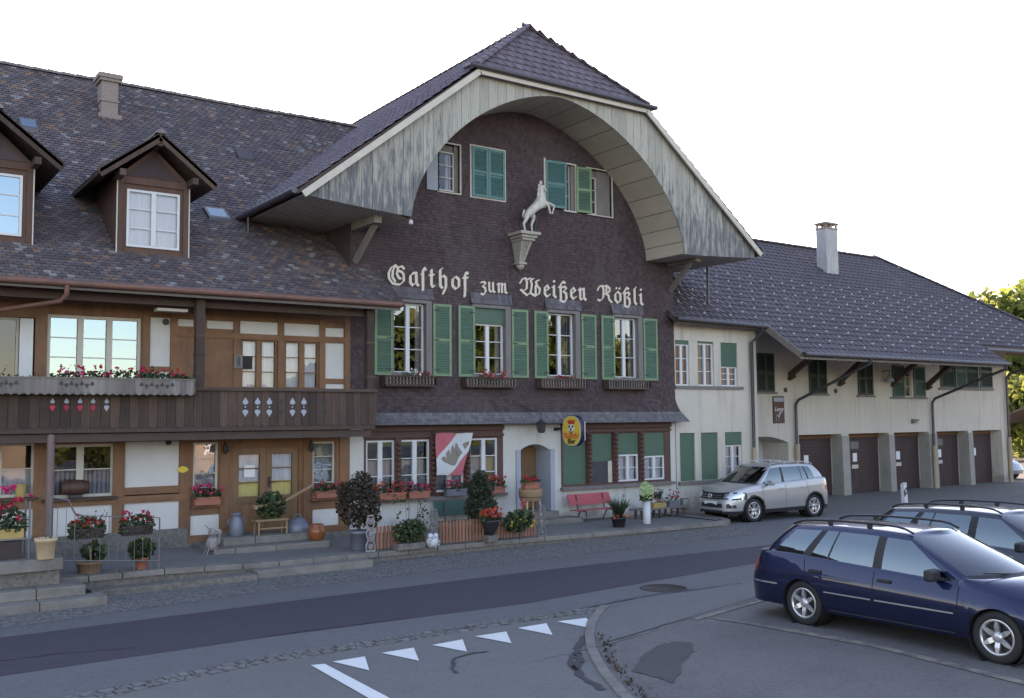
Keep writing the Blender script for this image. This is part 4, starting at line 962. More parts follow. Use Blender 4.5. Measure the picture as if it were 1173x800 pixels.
# first floor windows with casings
for k, (a, b, c, d) in enumerate(w1):
    cs = MB(); cs.box(b-.001, b+.17, W-.07, W+.2, c-.06, d+.09); cs.box(a-.05, a, W-.05, W+.2, c-.06, d+.09); cs.box(a, b, W-.07, W+.2, d, d+.10); cs.box(a-.05, b+.17, W-.09, W+.2, c-.08, c-.001)
    cs.build('casing', M['greyframe'], inn)
    dd = d if k != 1 else d-.42
    window(inn, a, b, c, dd, W, .15, 2, 3, 'white', 'glassdk', fw=.05, mw=.11, curtain=[('curtain_g' if k else 'curtain',0,.16,0,1),(('curtain'),.84,1,0,1)] if k != 2 else [('curtain_dk',.55,1,0,1)])
    if k == 1:
        m = MB(); m.box(a, b, W+.02, W+.10, dd, d); m.build('roller_blind', M['roller'], inn)
    sL = [R_(428,352,449,427), R_(524,348,543,430), R_(611,354,627,433), R_(688,361,703,435)][k]; sR = [R_(495,346,516,429), R_(585,352,604,432), R_(665,360,682,435), R_(736,366,752,437)][k]
    for si, q in enumerate((sL, sR)):
        sh_ = shutter(inn, q[0], q[1], 4.13, 6.02, W-.03, slat=True); hx = q[1]-.02 if si == 0 else q[0]+.02
        hg = MB(); [hg.box(min(hx, hx-(.16 if si == 0 else -.16)), max(hx, hx-(.16 if si == 0 else -.16)), W-.071, W-.064, zh, zh+.028) for zh in (4.28, 5.06, 5.84)]; hg.build('shutter_hinges', M['iron'], sh_)
# attic windows
def casing(a, b, c, d, mt='greyframe', w=.07, py=.05):
    cs = MB(); cs.box(a-w, a, W-py, W+.2, c-w, d+w); cs.box(b, b+w, W-py, W+.2, c-w, d+w); cs.box(a, b, W-py, W+.2, d, d+w); cs.box(a, b, W-py-.02, W+.2, c-w, c-.001); cs.build('casing', M[mt], inn)
a, b, c, d = at1; casing(*at1, 'oldwhite', .035, .05)
window(inn, a+.02, a+.52, c+.05, d-.2, W, .12, 1, 3, 'oldwhite', 'glass', fw=.035, curtain=[('curtain_dk',.62,1,0,1)]); m = MB(); m.box(a+.52, b, W+.05, W+.15, c, d); m.box(a, a+.52, W+.10, W+.15, d-.2, d); m.build('inner_frame', M['greyframe'], inn)
q = R_(488,163,502,222); m = MB(); m.box(q[0], q[1], W-.05, W-.015, 9.02, 10.30); m.build('pale_shutter', M['bluestone'], inn)
q = R_(539,167,577,231); mid = (q[0]+q[1])/2; bx = MB(); bx.box(q[0]-.03, q[1]+.05, W-.03, W+.01, 8.98, 10.44); bx.build('casing', M['oldwhite'], inn)
shutter(inn, q[0]+.02, mid-.004, 9.02, 10.40, W-.032, 'teal', 'teal'); shutter(inn, mid+.004, q[1], 9.02, 10.40, W-.032, 'teal', 'teal')
q = R_(624,184,646,243); casing(q[1], at3[1], at3[2], at3[3], 'oldwhite', .04); m = MB(); m.box(q[0]-.05, q[0], W-.05, W, 8.98, 10.43); m.build('casing', M['oldwhite'], inn)
hinged(inn, q[0], W-.03, 9.02, 10.38, q[1]-q[0], 6, 'teal', 'teal')
window(inn, q[1]+.0, at3[1]-.12, at3[2], at3[3], W, .14, 1, 3, 'oldwhite', 'glassdk', fw=.03); m = MB(); m.box(at3[1]-.12, at3[1], W+.02, W+.15, at3[2], at3[3]); m.build('inner_frame', M['greyframe'], inn)
q = R_(658,190,673,246); hinged(inn, q[0]+.02, W-.05, 8.99, 10.33, (q[1]-q[0])*1.05, 8, 'green', 'green_in')
casing(*at4, 'oldwhite', .03); mx = at4[0]+.42; window(inn, at4[0], mx, at4[2]+.03, at4[3]-.22, W, .13, 1, 3, 'oldwhite', 'glass2', fw=.04, curtain=[('curtain',0,1,0,1)])
m = MB(); m.box(mx, at4[1], W+.06, W+.15, at4[2], at4[3]); m.box(at4[0], mx, W+.10, W+.15, at4[3]-.22, at4[3]); m.build('inner_frame', M['greyframe'], inn)

# barrel vaulted soffit, its boarded face and the soffits beside it
N = 44; xs = [AC-AA*math.cos(math.pi*i/N) for i in range(N+1)]
v = MB()
for i in range(N):
    a, b = xs[i], xs[i+1]; za, zb = arch(a), arch(b)
    v.add([(a,VY+.03,za),(b,VY+.03,zb),(b,W-.001,zb),(a,W-.001,za)], [(0,1,2,3)], hsh(i//2), False)
v.build('arched_soffit', mat_('pale painted soffit boards', (.43,.375,.30), .75, rnd=.07, noise=[(1.5,.4,(.34,.295,.235)), (5,.3,(.27,.23,.19),(1,.3,1),.54)], bump=(30,.2)), inn)
sg = MB()
for i in range(2, N-1, 2):
    a = xs[i]; za = arch(a); dxn = xs[i+1]-xs[i-1]; dzn = arch(xs[i+1])-arch(xs[i-1]); L = math.hypot(dxn, dzn); t_ = (dxn/L*.009, dzn/L*.009); nn = (dzn/L*.003*(1), -dxn/L*.003)
    sg.add([(a-t_[0]+nn[0],VY+.03,za-t_[1]+nn[1]),(a+t_[0]+nn[0],VY+.03,za+t_[1]+nn[1]),(a+t_[0]+nn[0],W,za+t_[1]+nn[1]),(a-t_[0]+nn[0],W,za-t_[1]+nn[1])], [(0,1,2,3)])
sg.build('soffit_joints', M['darksoffit'], inn)
def low(x):
    if AC-AA <= x <= AC+AA: return arch(x)
    if x < AC: return 7.86+.20*((AC-AA-x)/(AC-AA-EAX0))**1.3
    return 7.78+.16*((x-AC-AA)/(EAX1-AC-AA))**1.3
def wear(m, n, l, b, geo, mix, mr):
    # streaky weathering of bare boards, strongest where driving rain reaches the lower ends
    t = n.new('ShaderNodeTexNoise'); t.inputs['Scale'].default_value = 3.5; t.inputs['Detail'].default_value = 7; t.inputs['Roughness'].default_value = .7
    mp = n.new('ShaderNodeMapping'); mp.inputs['Scale'].default_value = (2.4, 1, .38); l.new(geo.outputs['Position'], mp.inputs[0]); l.new(mp.outputs[0], t.inputs['Vector'])
    sp = n.new('ShaderNodeSeparateXYZ'); l.new(geo.outputs['Position'], sp.inputs[0])
    ad = n.new('ShaderNodeMath'); ad.operation = 'ADD'; l.new(t.outputs['Fac'], ad.inputs[0]); l.new(mr(sp.outputs[2], 7.8, 10.9, .12, -.10), ad.inputs[1])
    src = b.inputs['Base Color'].links[0].from_socket
    l.new(mix(mr(ad.outputs[0], .46, .62, 0, .85), src, (.095,.10,.115)), b.inputs['Base Color'])
FACE = mat_('weathered grey white boards', (.35,.335,.29), .85, rnd=.14, bump=(30,.5,(1,1,.15)), noise=[(5,.4,(.25,.24,.21),(1,1,.1)), (12,.4,(.43,.42,.39),(1,1,.08),.5)], extra=wear)
fb = MB(); x = EAX0+.15; bwid = .275
while x < EAX1-.15:
    b = min(x+bwid-.010, EAX1-.15); K = 5; r_ = random.random()
    for i in range(K):
        a0 = x+(b-x)*i/K; a1 = x+(b-x)*(i+1)/K
        t0, t1 = gable(a0)-.02, gable(a1)-.02; l0, l1 = low(a0), low(a1)
        if t0-l0 < .02 and t1-l1 < .02: continue
        fb.add([(a0,VY,l0),(a1,VY,l1),(a1,VY,t1),(a0,VY,t0),(a0,VY+.03,l0),(a1,VY+.03,l1)], [(0,1,2,3),(4,5,1,0)], r_)
    fb.add([(b,VY,low(b)),(b,VY+.03,low(b)),(b,VY+.03,gable(b)-.03),(b,VY,gable(b)-.03)], [(0,1,2,3)], r_)
    fb.add([(x,VY,low(x)),(x,VY+.03,low(x)),(x,VY+.03,gable(x)-.03),(x,VY,gable(x)-.03)], [(0,3,2,1)], r_); x += bwid
fb.build('gable_boarding', FACE, inn)
bk = MB()
for i in range(60):
    a0 = EAX0+.1+(EAX1-EAX0-.2)*i/60; a1 = EAX0+.1+(EAX1-EAX0-.2)*(i+1)/60
    bk.add([(a0,VY+.035,low(a0)+.01),(a1,VY+.035,low(a1)+.01),(a1,VY+.035,gable(a1)-.06),(a0,VY+.035,gable(a0)-.06)], [(0,1,2,3)])
bk.build('gable_backing', M['darksoffit'], inn)
sf = MB()    # flat eave soffits left and right, and inside faces
for (xa, xb, xw) in ((EAX0+.05, AC-AA, IX0), (AC+AA, EAX1-.05, IX1)):
    n = 8; 
    for i in range(n):
        a0 = xa+(xb-xa)*i/n; a1 = xa+(xb-xa)*(i+1)/n; sf.add([(a0,VY+.03,low(a0)),(a1,VY+.03,low(a1)),(a1,W,low(a1)),(a0,W,low(a0))], [(0,1,2,3)])
sf.add([(EAX0+.05,W,low(EAX0)),(IX0,W,low(IX0)),(IX0,34,low(IX0)),(EAX0+.05,34,low(EAX0))], [(0,1,2,3)]); sf.add([(IX1,W,low(IX1)),(EAX1-.05,W,low(EAX1)),(EAX1-.05,34,low(EAX1)),(IX1,34,low(IX1))], [(0,1,2,3)])
build_each(sf, 'eave_soffit', M['eaveboard'], inn)
# fascia trim along rakes and hip eave
tr_ = MB()
for (xa, za, xb, zb) in ((EAX0+.02, EAZ+.02, HX0, HZ), (HX0, HZ, HX1, HZ), (HX1, HZ, EAX1-.02, EAZ+.02)):
    tr_.bar((xa, VY-.155, za-.10), (xb, VY-.155, zb-.10), .05, .15, up=(0,0,1))
tr_.build('fascia', M['oldwhite'], inn)
# roof tiles: left slope, right slope, front hip, backs
mr = MB()
def side(xe, s):
    V = Vector((RX-xe, 0, RZ-EAZ)); H = V.length; Vn = V.normalized(); yf = VY-.12
    def rng(v):
        z = EAZ+Vn.z*v; lo = 0 if z < HZ else (z-HZ)/(RZ-HZ)*(21.97-VY)+.0
        return (lo, 34-yf)
    tiles(mr, (xe, yf, EAZ+.03), (0,1,0), Vn, 14, H, .30, .34, .03, rng=rng, rounded=False)
side(EAX0-.1, -1); side(EAX1+.1, 1)
V = Vector((0, 21.97-(VY-.14), RZ-HZ)); H = V.length; Lh = HX1-HX0+.3
tiles(mr, (HX0-.15, VY-.14, HZ+.05), (1,0,0), V, Lh, H, .30, .30, .03, rng=lambda v: (Lh/2*v/H, Lh-Lh/2*v/H), rounded=False)
mro = mr.build('roof', M['newtile'], inn)
ub = MB()
for xe in (EAX0-.1, EAX1+.1):
    s = -1 if xe < RX else 1; hx = HX0 if s < 0 else HX1
    def q3(x, y, z, t): return (x, y, z-t)
    A = [(xe,VY-.1,EAZ+.02),(hx,VY-.1,HZ+.02),(RX,21.97,RZ),(RX,34,RZ),(xe,34,EAZ+.02)]
    ub.poly(A); ub.poly([(x,y,z-.11) for x,y,z in A]); 
    for i in range(5): p, q = A[i], A[(i+1)%5]; ub.poly([p, q, (q[0],q[1],q[2]-.11), (p[0],p[1],p[2]-.11)])
A = [(HX0,VY-.13,HZ+.03),(HX1,VY-.13,HZ+.03),(RX,21.97,RZ+.0)]; ub.poly(A); ub.poly([(x,y+.02,z-.11) for x,y,z in A])
ub.build('roof_deck', M['darksoffit'], mro)
rt = MB()
def ridge(mb, p, q, r=.12, st=.36):
    p = Vector(p); q = Vector(q); d = (q-p); L = d.length; d.normalize(); sd = d.cross(Vector((0,0,1))).normalized(); up = sd.cross(d); k = 0
    while k < L:
        vs = []
        for o, rr in ((0, r), (st+.03, r*.82)):
            for i in range(7): a = math.pi*i/6; vs.append(p+d*(k+o)+sd*math.cos(a)*rr+up*(math.sin(a)*rr*.8))
        mb.add(vs, [(i, i+1, 8+i, 7+i) for i in range(6)], None, True); mb.add(vs[:7], [tuple(range(7))]); k += st
ridge(rt, (HX0-.1,VY-.15,HZ+.05), (RX,21.97,RZ+.03)); ridge(rt, (HX1+.1,VY-.15,HZ+.05), (RX,21.97,RZ+.03)); ridge(rt, (RX,21.97,RZ+.03), (RX,33.6,RZ+.03))
rt.build('ridge_tiles', M['newtile'], mro)
gt = MB(); gt.tube([(HX0-.3,VY-.24,HZ+.0),(HX1+.3,VY-.24,HZ+.0)], .065, 8); gt.tube([(HX0-.28,VY-.24,HZ),(HX0-.28,VY+.12,HZ+.02)], .06, 8); gt.tube([(HX1+.28,VY-.24,HZ),(HX1+.28,VY+.12,HZ+.02)], .06, 8)
gt.build('gutter', M['zinc'], mro); gt = MB(); gt.tube([(EAX0-.17,VY-.1,EAZ+.0),(EAX0-.17,24.2,EAZ-.03)], .075, 8); gt.build('gutter', M['zinc'], mro); gt = MB(); gt.tube([(EAX1+.17,VY-.1,EAZ),(EAX1+.17,30,EAZ-.03)], .075, 8)
gt.build('gutter', M['zinc'], mro); gt = MB(); gt.tube([(EAX0-.15,23.1,EAZ-.05),(EAX0-.15,23.1,7.35)], .035, 8)
gt.build('downpipe', M['zinc'], mro)
gt = MB(); gt.tube([(23.72,22.4,8.02),(23.72,22.4,6.7)], .04, 8); gt.build('downpipe', M['zinc'], mro)
# purlin ends and grey struts
for s, xw, xo_, in ((-1, IX0+.12, 10.75), (1, IX1-.15, 21.35)):
    b = MB(); b.bar((xw, W-.02, 6.92), (xw-s*.05, VY+.62, 7.72), .11, .13); b.build('strut', M['greywood'] if s < 0 else M['greywood'], inn)
    b = MB(); b.box(xw-.10, xw+.10, VY+.38, W, 7.70, 7.90); b.build('purlin_end', M['stone_light'], inn)
q = at(537*1/1, 1, Y=20.3)
t = thing('floodlight', 'small white floodlight under the left corner of the arched gable', 'lamp', (11.5, VY+.15, 7.75)); m = MB(); m.lathe([(.02,.05),(.05,.03),(.055,-.06),(.03,-.07)], (11.48,VY+.2,7.78), 10); m.tube([(11.45,VY+.2,7.88),(11.48,VY+.2,7.80)], .015, 6); m.build('lamp_head', M['white'], t)

# blackletter inscription, broad nib strokes
FR = {
'G': [[(.62,1.25),(.45,1.42),(.2,1.2),(.06,.85),(.06,.4),(.28,.05),(.6,-.02)],[(.45,1.35),(.3,1.0),(.28,.5),(.45,.2)],[(.62,1.25),(.85,1.38),(1.0,1.2)],[(.6,1.05),(.85,.95),(.98,.75),(.98,.3),(.75,.0),(.5,.0)],[(.62,1.2),(.55,.8),(.65,.5),(.78,.42)]],
'W': [[(.02,.95),(.18,1.3),(.4,1.4),(.5,1.1),(.48,.55),(.2,.3),(.05,.42)],[(.2,.25),(.5,.0),(.75,.25),(.85,.9),(.75,1.3),(.95,1.38)],[(.75,.2),(1.05,.0),(1.35,.2),(1.42,.6),(1.2,.85),(1.12,1.2),(1.35,1.32)],[(.5,1.3),(.72,1.4)],[(1.1,.0),(1.1,.85)]],
'R': [[(.02,.95),(.15,1.28),(.38,1.38),(.5,1.05),(.46,.35),(.2,.05),(.02,.15)],[(.45,1.3),(.75,1.42),(1.0,1.2),(.98,.9),(.62,.72)],[(.62,.72),(.88,.6),(.95,.2),(1.15,.0)],[(.72,1.35),(.72,.75)]],
'a': [[(.36,.97),(.1,.72),(.1,.22),(.28,.02),(.52,.22)],[(.3,.95),(.56,.98),(.58,.2),(.74,.03)]],
'ſ': [[(.2,-.5),(.26,.0),(.24,1.15),(.42,1.42),(.62,1.28)],[(.05,.95),(.26,1.0)]],
'f': [[(.22,-.5),(.28,.0),(.26,1.15),(.42,1.40),(.62,1.28)],[(.04,.95),(.58,.97)]],
't': [[(.22,1.32),(.22,.2),(.38,.02),(.52,.12)],[(.02,.93),(.46,.96)]],
'h': [[(.28,1.5),(.12,1.38),(.14,.15),(.3,.02)],[(.14,.75),(.4,.98),(.6,.8),(.6,.1),(.36,-.42)]],
'o': [[(.34,.98),(.1,.76),(.1,.24),(.34,.02),(.6,.22),(.6,.78),(.34,.98)]],
'z': [[(.06,.9),(.3,.98),(.46,.84),(.2,.52),(.42,.38),(.46,.0),(.24,-.32),(.04,-.2)]],
'u': [[(.1,.98),(.12,.2),(.28,.03),(.52,.2)],[(.5,.98),(.52,.15),(.68,.03)]],
'm': [[(.04,.85),(.14,.98),(.16,.05)],[(.16,.82),(.4,.98),(.42,.05)],[(.42,.82),(.66,.98),(.68,.15),(.82,.03)]],
'n': [[(.04,.85),(.14,.98),(.16,.12),(.28,.03)],[(.16,.82),(.46,.98),(.48,.15),(.64,.03)]],
'e': [[(.5,.72),(.32,.98),(.1,.76),(.1,.24),(.32,.02),(.56,.2)],[(.52,.72),(.14,.46)]],
'i': [[(.04,.88),(.16,.98),(.16,.18),(.32,.03)],[(.14,1.38),(.2,1.32)]],
'l': [[(.26,1.5),(.12,1.38),(.14,.18),(.3,.03)]],
'ß': [[(.1,-.45),(.18,.0),(.16,1.1),(.34,1.40),(.52,1.3)],[(.02,.92),(.18,.98)],[(.24,.9),(.5,1.0),(.62,.84),(.38,.58),(.6,.42),(.62,.0),(.42,-.36),(.24,-.24)]],
}
FR['ö'] = FR['o']+[[(.2,1.3),(.24,1.26)],[(.5,1.3),(.54,1.26)]]
def hull(P):
    P = sorted(set((round(a, 5), round(b, 5)) for a, b in P))
    def half(Q):
        h = []
        for p in Q:
            while len(h) > 1 and (h[-1][0]-h[-2][0])*(p[1]-h[-2][1])-(h[-1][1]-h[-2][1])*(p[0]-h[-2][0]) <= 0: h.pop()
            h.append(p)
        return h
    a = half(P); b = half(P[::-1]); return a[:-1]+b[:-1]
def glyph(mb, ch, x0, z0, xh, wid, Y, seq, nib=.20, sc=1.0):
    """ch drawn in x0..x0+wid with x-height xh on baseline z0"""
    S = FR[ch]; mx = max(p[0] for s in S for p in s)
    kx = wid/(mx+.16); n = 0
    for s in S:
        for a, b in zip(s[:-1], s[1:]):
            pts = []
            for p in (a, b):
                cx_, cz_ = x0+(p[0]+.06)*kx, z0+p[1]*xh
                nx, nz = nib*xh*.5*.80, nib*xh*.5*.62; tx, tz_ = -nz*.38, nx*.38
                pts += [(cx_-nx-tx, cz_+nz*-1-tz_), (cx_-nx+tx, cz_-nz+tz_), (cx_+nx-tx, cz_+nz-tz_), (cx_+nx+tx, cz_+nz+tz_)]
            hp = hull(pts); y = Y-.0006*seq[0]; seq[0] += 1
            mb.prism([(u_, y, w_) for u_, w_ in hp], (0, .022, 0), .5)
LX = []
def gx(px, base): return at(px, base, Y=W).x
for ch, a, b in (('G',55,212),('a',235,330),('ſ',338,388),('t',408,460),('h',484,560),('o',590,670),('f',688,742)):
    LX.append((ch, gx(435+a/7.33, 325), gx(435+b/7.33, 325), 0))
for ch, a, b in (('z',835,893),('u',900,968),('m',972,1072)): LX.append((ch, gx(435+a/7.33, 330), gx(435+b/7.33, 330), 1))
for ch, a, b in (('W',66,252),('e',268,330),('i',338,384),('ß',392,472),('e',490,550),('n',558,636),('R',718,852),('ö',860,924),('ß',932,1002),('l',1020,1058),('i',1068,1112)): LX.append((ch, gx(585+a/7.33, 345), gx(585+b/7.33, 345), 0))
zb0 = at(471.8, 327.5, Y=W).z; xh0 = at(471.8, 312.3, Y=W).z-zb0; zb1 = at(725, 349.0, Y=W).z
words = [MB() for _ in range(4)]; seq = [0]
for li, (ch, a, b, small) in enumerate(LX):
    lt = words[0 if li < 7 else 1 if li < 10 else 2 if li < 16 else 3]
    zb = zb0+(zb1-zb0)*(a-LX[0][1])/(LX[-1][1]-LX[0][1]); seq[0] = 0
    glyph(lt, ch, a, zb, xh0*(.80 if small else 1), b-a, W-.035, seq, nib=.215 if ch not in 'WRG' else .185)
for lt in words: lt.build('lettering', M['letter'], inn)

# ground floor of the guesthouse
gfL = [R_(420,499,453,570), R_(459,499,493,570), R_(499,499,532,570), R_(539,499,571,570)]
gfR = [R_(646,499,672,553), R_(678,499,702,553), R_(708,499,732,552), R_(738,499,762,551)]
zl0, zl1 = 1.13, 2.50; zr0, zr1 = 1.13, 2.55
doorx = at(592, 540, Y=W).x, at(634, 540, Y=W).x
DH = (doorx[0], doorx[1], .20, 2.42)
stripL = (at(417, 530, Y=W).x, at(577, 530, Y=W).x, 1.03, 2.86); stripR = (at(643, 530, Y=W).x, at(769, 530, Y=W).x, 1.06, 2.86)
m = MB(); wall(m, IX0, IX1, 0, 2.9, W+.02, [stripL+(.10,), stripR+(.10,), (DH[0]+.07, DH[1]-.07, .2, 2.32, .03)], .1)
m.build('ground_floor_wall', M['plaster'], inn)
def strip(st, ws, z0, z1, top=.26):
    m = MB(); hs = [(a, b, z0, z1) for a, b, _, _ in ws]
    wall(m, st[0], st[1], st[2], st[3], W+.035, hs, .09); m.build('window_band', M['maroon'], inn)
    m = MB(); m.box(st[0]-.04, st[1]+.04, W-.14, W+.1, st[2]-.08, st[2]-.002); m.build('sill', M['greyframe'], inn)
    for (a, b, *_), (c, d, *_) in zip(ws[:-1], ws[1:]):
        m = MB(); cx_ = (b+c)/2; m.box(cx_-.085, cx_+.085, W-.02, W+.04, z0, z1+.05)
        zz_ = z0+.1
        while zz_ < z1: m.lathe([(.04,-.05),(.075,-.02),(.075,.02),(.04,.05)], (cx_, W-.03, zz_), 8); zz_ += .13
        m.build('carved_post', M['maroon'], inn)
    m = MB(); m.box(st[0], st[1], W-.03, W+.03, z1+.05, z1+.12); m.box(st[0], st[1], W-.05, W+.03, 2.72, 2.86); m.build('lintel', M['maroon'], inn)
strip(stripL, gfL, zl0, zl1); strip(stripR, gfR, zr0, zr1)
for k, (a, b, _, _) in enumerate(gfL):
    c_ = ('curtain' if k != 3 else 'curtain_y'); window(inn, a, b, zl0, zl1, W+.035, .09, 2, 3, 'white', 'glassdk', fw=.05, mw=.12, curtain=[('curtain',.03,.97,0,.62)] if k != 3 else [('curtain',.03,.5,0,.62),('curtain_y',.5,.97,0,.62)])
for k, (a, b, _, _) in enumerate(gfR):
    if k < 2:
        m = MB(); m.box(a, b, W+.06, W+.09, zr0 if k == 0 else zr0+.62, zr1); m.build('roller_blind', M['roller'], inn)
        if k == 1:
            m = MB(); m.box(a, b-.16, W+.05, W+.08, zr0, zr0+.62); m.build('blackboard', M['slate'], inn)
            m = MB(); m.box(b-.15, b, W+.04, W+.07, zr0, zr0+.62); m.build('menu_strip', M['oldwhite'], inn)
    else:
        h = .78 if k == 2 else .62; m = MB(); m.box(a, b, W+.05, W+.09, zr1-h-(.0 if k == 2 else .0)+(.15 if k==2 else -.08), zr1); m.build('roller_blind', M['roller'], inn)
        zt_ = zr1-h+(.15 if k==2 else -.08); window(inn, a, b, zr0, zt_, W+.035, .08, 2, 2, 'white', 'glass', fw=.05, mw=.10, curtain=[('curtain',.0,1,0,1)])
# arched entrance with grey blue surround
x0, x1 = DH[0], DH[1]; pa, pb = x0+.12, x1-.12
m = MB(); m.box(x0-.02, pa, W-.03, W+.72, .2, 2.15); m.box(pb, x1+.02, W-.03, W+.72, .2, 2.15); build_each(m, 'door_jamb', M['bluestone'], inn)
m = MB(); n = 12; vs = []
for i in range(n+1):
    t = i/n; xx = pa+(pb-pa)*t; zz_ = 2.13+.17*math.sin(math.pi*t)**.8; vs += [(xx, W+.018, zz_), (xx, W+.018, 2.31), (xx, W+.75, zz_)]
m.add(vs, [(3*i,3*i+3,3*i+4,3*i+1) for i in range(n)]+[(3*i,3*i+2,3*i+5,3*i+3) for i in range(n)])
for (u0, u1, v0, v1) in ((x0+.04, pa, 2.12, 2.36), (pb, x1-.04, 2.12, 2.36), (pa, pb, 2.309, 2.36)): m.add([(u0,W+.0175,v0),(u1,W+.0175,v0),(u1,W+.0175,v1),(u0,W+.0175,v1)], [(0,1,2,3)])
m.build('door_arch', M['plaster'], inn)
d = MB(); d.box(pa, pb, W+.66, W+.72, .48, 2.3)
for j in range(10): zz_ = .55+j*.17; d.box(pa+.5, pb-.05, W+.64, W+.66, zz_, zz_+.15)
dd = d.build('door', M['door'], inn); g_ = MB(); g_.box(pa+.12, pa+.42, W+.63, W+.66, 1.25, 1.95); g_.build('pane', M['navy_paint'], dd); g_ = MB(); g_.box(pa+.10, pa+.40, W+.62, W+.63, 1.05, 1.20); g_.build('notice', M['paper'], dd)
m = MB(); m.box(x0-.05, x1+.55, W-.62, W+.7, .05, .27); m.box(x0+.1, x1+.02, W-.22, W+.7, .27, .45); m.build('door_step', M['stone_light'], inn, bevel=.015)

# ------------------------------------------------------------------ WHITE ANNEX
ann = thing('white_annex', 'cream rendered annex with green roller blinds right of the shingled guesthouse', 'building', (23.5, 24, 0))
AX0, AX1 = IX1+.005, 25.42
up = [(21.68,22.29,4.0,5.42),(22.66,23.40,4.0,5.42),(23.72,24.50,4.0,5.42)]; dn = [(21.80,22.46,1.03,2.52),(22.73,23.50,1.03,2.52),(23.82,24.62,1.03,2.52)]
m = MB(); wall(m, AX0, AX1, 0, 6.22, W+.01, [q+(.14,) for q in up+dn], .14); m.poly([(AX1,W+.01,0),(AX1,26,0),(AX1,26,9.0),(AX1,W+.01,6.2)]); m.build('wall', M['plaster2'], ann)
m = MB(); m.box(AX0+.01, 24.7, W-.06, W+.03, 3.90, 3.995); m.box(AX0+.06, 24.75, W-.06, W+.03, .93, 1.025); m.build('sill', M['greyframe'], ann)
for k, (a, b, c, d) in enumerate(up):
    dd = d-(.12 if k == 0 else .06 if k == 1 else .78)
    window(ann, a, b, c, dd, W+.01, .13, 2, 3, 'white', 'glass2' if k else 'glassdk', fw=.045, mw=.09, curtain=[('curtain_g',0,1,0,1)] if k == 1 else None)
    m = MB(); m.box(a, b, W+.05, W+.10, dd, d); m.build('roller_blind', M['roller'], ann)
for k, (a, b, c, d) in enumerate(dn):
    if k < 2: m = MB(); m.box(a, b, W+.06, W+.10, c, d); m.build('roller_blind', M['roller'], ann)
    else:
        window(ann, a, b, c, d-.42, W+.01, .13, 2, 3, 'white', 'glass', fw=.05, mw=.09, curtain=[('curtain',0,1,0,1)])
        m = MB(); m.box(a, b, W+.05, W+.10, d-.42, d); m.build('roller_blind', M['roller'], ann)
xd = at(862, 440, Y=W-.12).x
m = MB(); m.tube([(at(872,378,Y=21.35).x,21.33,6.02),(xd+.12,21.4,5.8),(xd,W-.12,5.45),(xd,W-.12,2.0)], .055, 8); m.build('downpipe', M['zinc'], ann)
m = MB(); m.tube([(xd,W-.12,2.0),(xd,W-.12,.05)], .075, 8); m.build('pipe_foot', M['clay'], ann)

# ------------------------------------------------------------------ GARAGE WING
GY = 23.3
gar = thing('garage_wing', 'long rendered wing with five brown garage doors under a slate coloured roof', 'building', (35, 26, 0))
GX0, GX1 = AX1, 43.85
def RG(a, b, c, d): return rect(a, b, c, d, GY)
doors = []
for a, b, pr_ in ((915,957,1), (974,1009,1), (1026,1057,1), (1075,1101,1), (1115,1140,1)):
    doors.append((at(a, 530, Y=GY).x, at(b+(6 if b<1000 else 4), 530, Y=GY).x))
px_pairs = [(913,971),(974,1021),(1026,1068),(1076,1112),(1115,1149)]
gwin = {'w': RG(1022,419,1044,455)}
zD = 2.33
dh = [(at(a, 500, Y=GY).x, at(b, 500, Y=GY).x) for a, b in [(915,964),(972,1018),(1024,1064),(1073,1109),(1114,1147)]]
arch0, arch1 = 25.6, at(903, 505, Y=GY).x
hl = [(a, b, -.02, zD, .55) for a, b in dh]+[(arch0, arch1, -.02, 2.30, 1.2)]+[gwin['w']+(.14,)]
m = MB(); wall(m, GX0, GX1, -.02, 6.9, GY, hl, .3)
m.poly([(GX1,GY,0),(GX1,33,0),(GX1,33,6.6),(GX1,29.0,7.6),(GX1,25.0,7.6),(GX1,GY,7.1)]); m.poly([(GX0,33,0),(GX1,33,0),(GX1,33,6.8),(GX0,33,6.8)]); m.poly([(GX0,26,0),(GX0,33,0),(GX0,33,6.6),(GX0,27.8,10.6),(GX0,26,9.3)])
m.build('wall', M['plaster2'], gar)
m = MB(); n = 10; vs = []
for i in range(n+1):
    t = i/n; xx = arch0+(arch1-arch0)*t; zz_ = 2.06+.26*math.sin(math.pi*t)**.8; vs += [(xx, GY-.002, zz_), (xx, GY-.002, 2.33), (xx, GY+1.0, zz_)]
m.add(vs, [(3*i,3*i+3,3*i+4,3*i+1) for i in range(n)]+[(3*i,3*i+2,3*i+5,3*i+3) for i in range(n)]); m.build('passage_arch', M['plaster2'], gar)
m = MB(); m.poly([(arch0,GY+1.2,0),(arch1,GY+1.2,0),(arch1,GY+1.2,2.4),(arch0,GY+1.2,2.4)]); m.build('passage_wall', M['creamroom'], gar)
for k, (a, b) in enumerate(dh):
    d = MB(); d.box(a, b, GY+.50, GY+.55, .0, zD-.16); dd = d.build('garage_door', M['garagedoor'], gar)
    l_ = MB(); l_.box(a, b, GY+.47, GY+.56, zD-.16, zD); l_.build('lintel_board', M['garagewood'], dd)
    c_ = a+(b-a)*.40; n_ = MB(); n_.box(c_-.13, c_+.13, GY+.485, GY+.498, 1.22, 1.55); n_.build('notice', M['paper'], dd)
    if k < 4: n_ = MB(); n_.box(c_-.20, c_+.20, GY+.485, GY+.498, .95, 1.10); n_.build('notice', M['oldwhite'], dd)
    if k in (1, 3): n_ = MB(); n_.box(c_-.26, c_+.26, GY+.485, GY+.498, 1.72, 2.0); n_.build('grille', M['greyframe'], dd)
prs = list(zip([arch1]+[q[1] for q in dh], [q[0] for q in dh]+[GX1]))
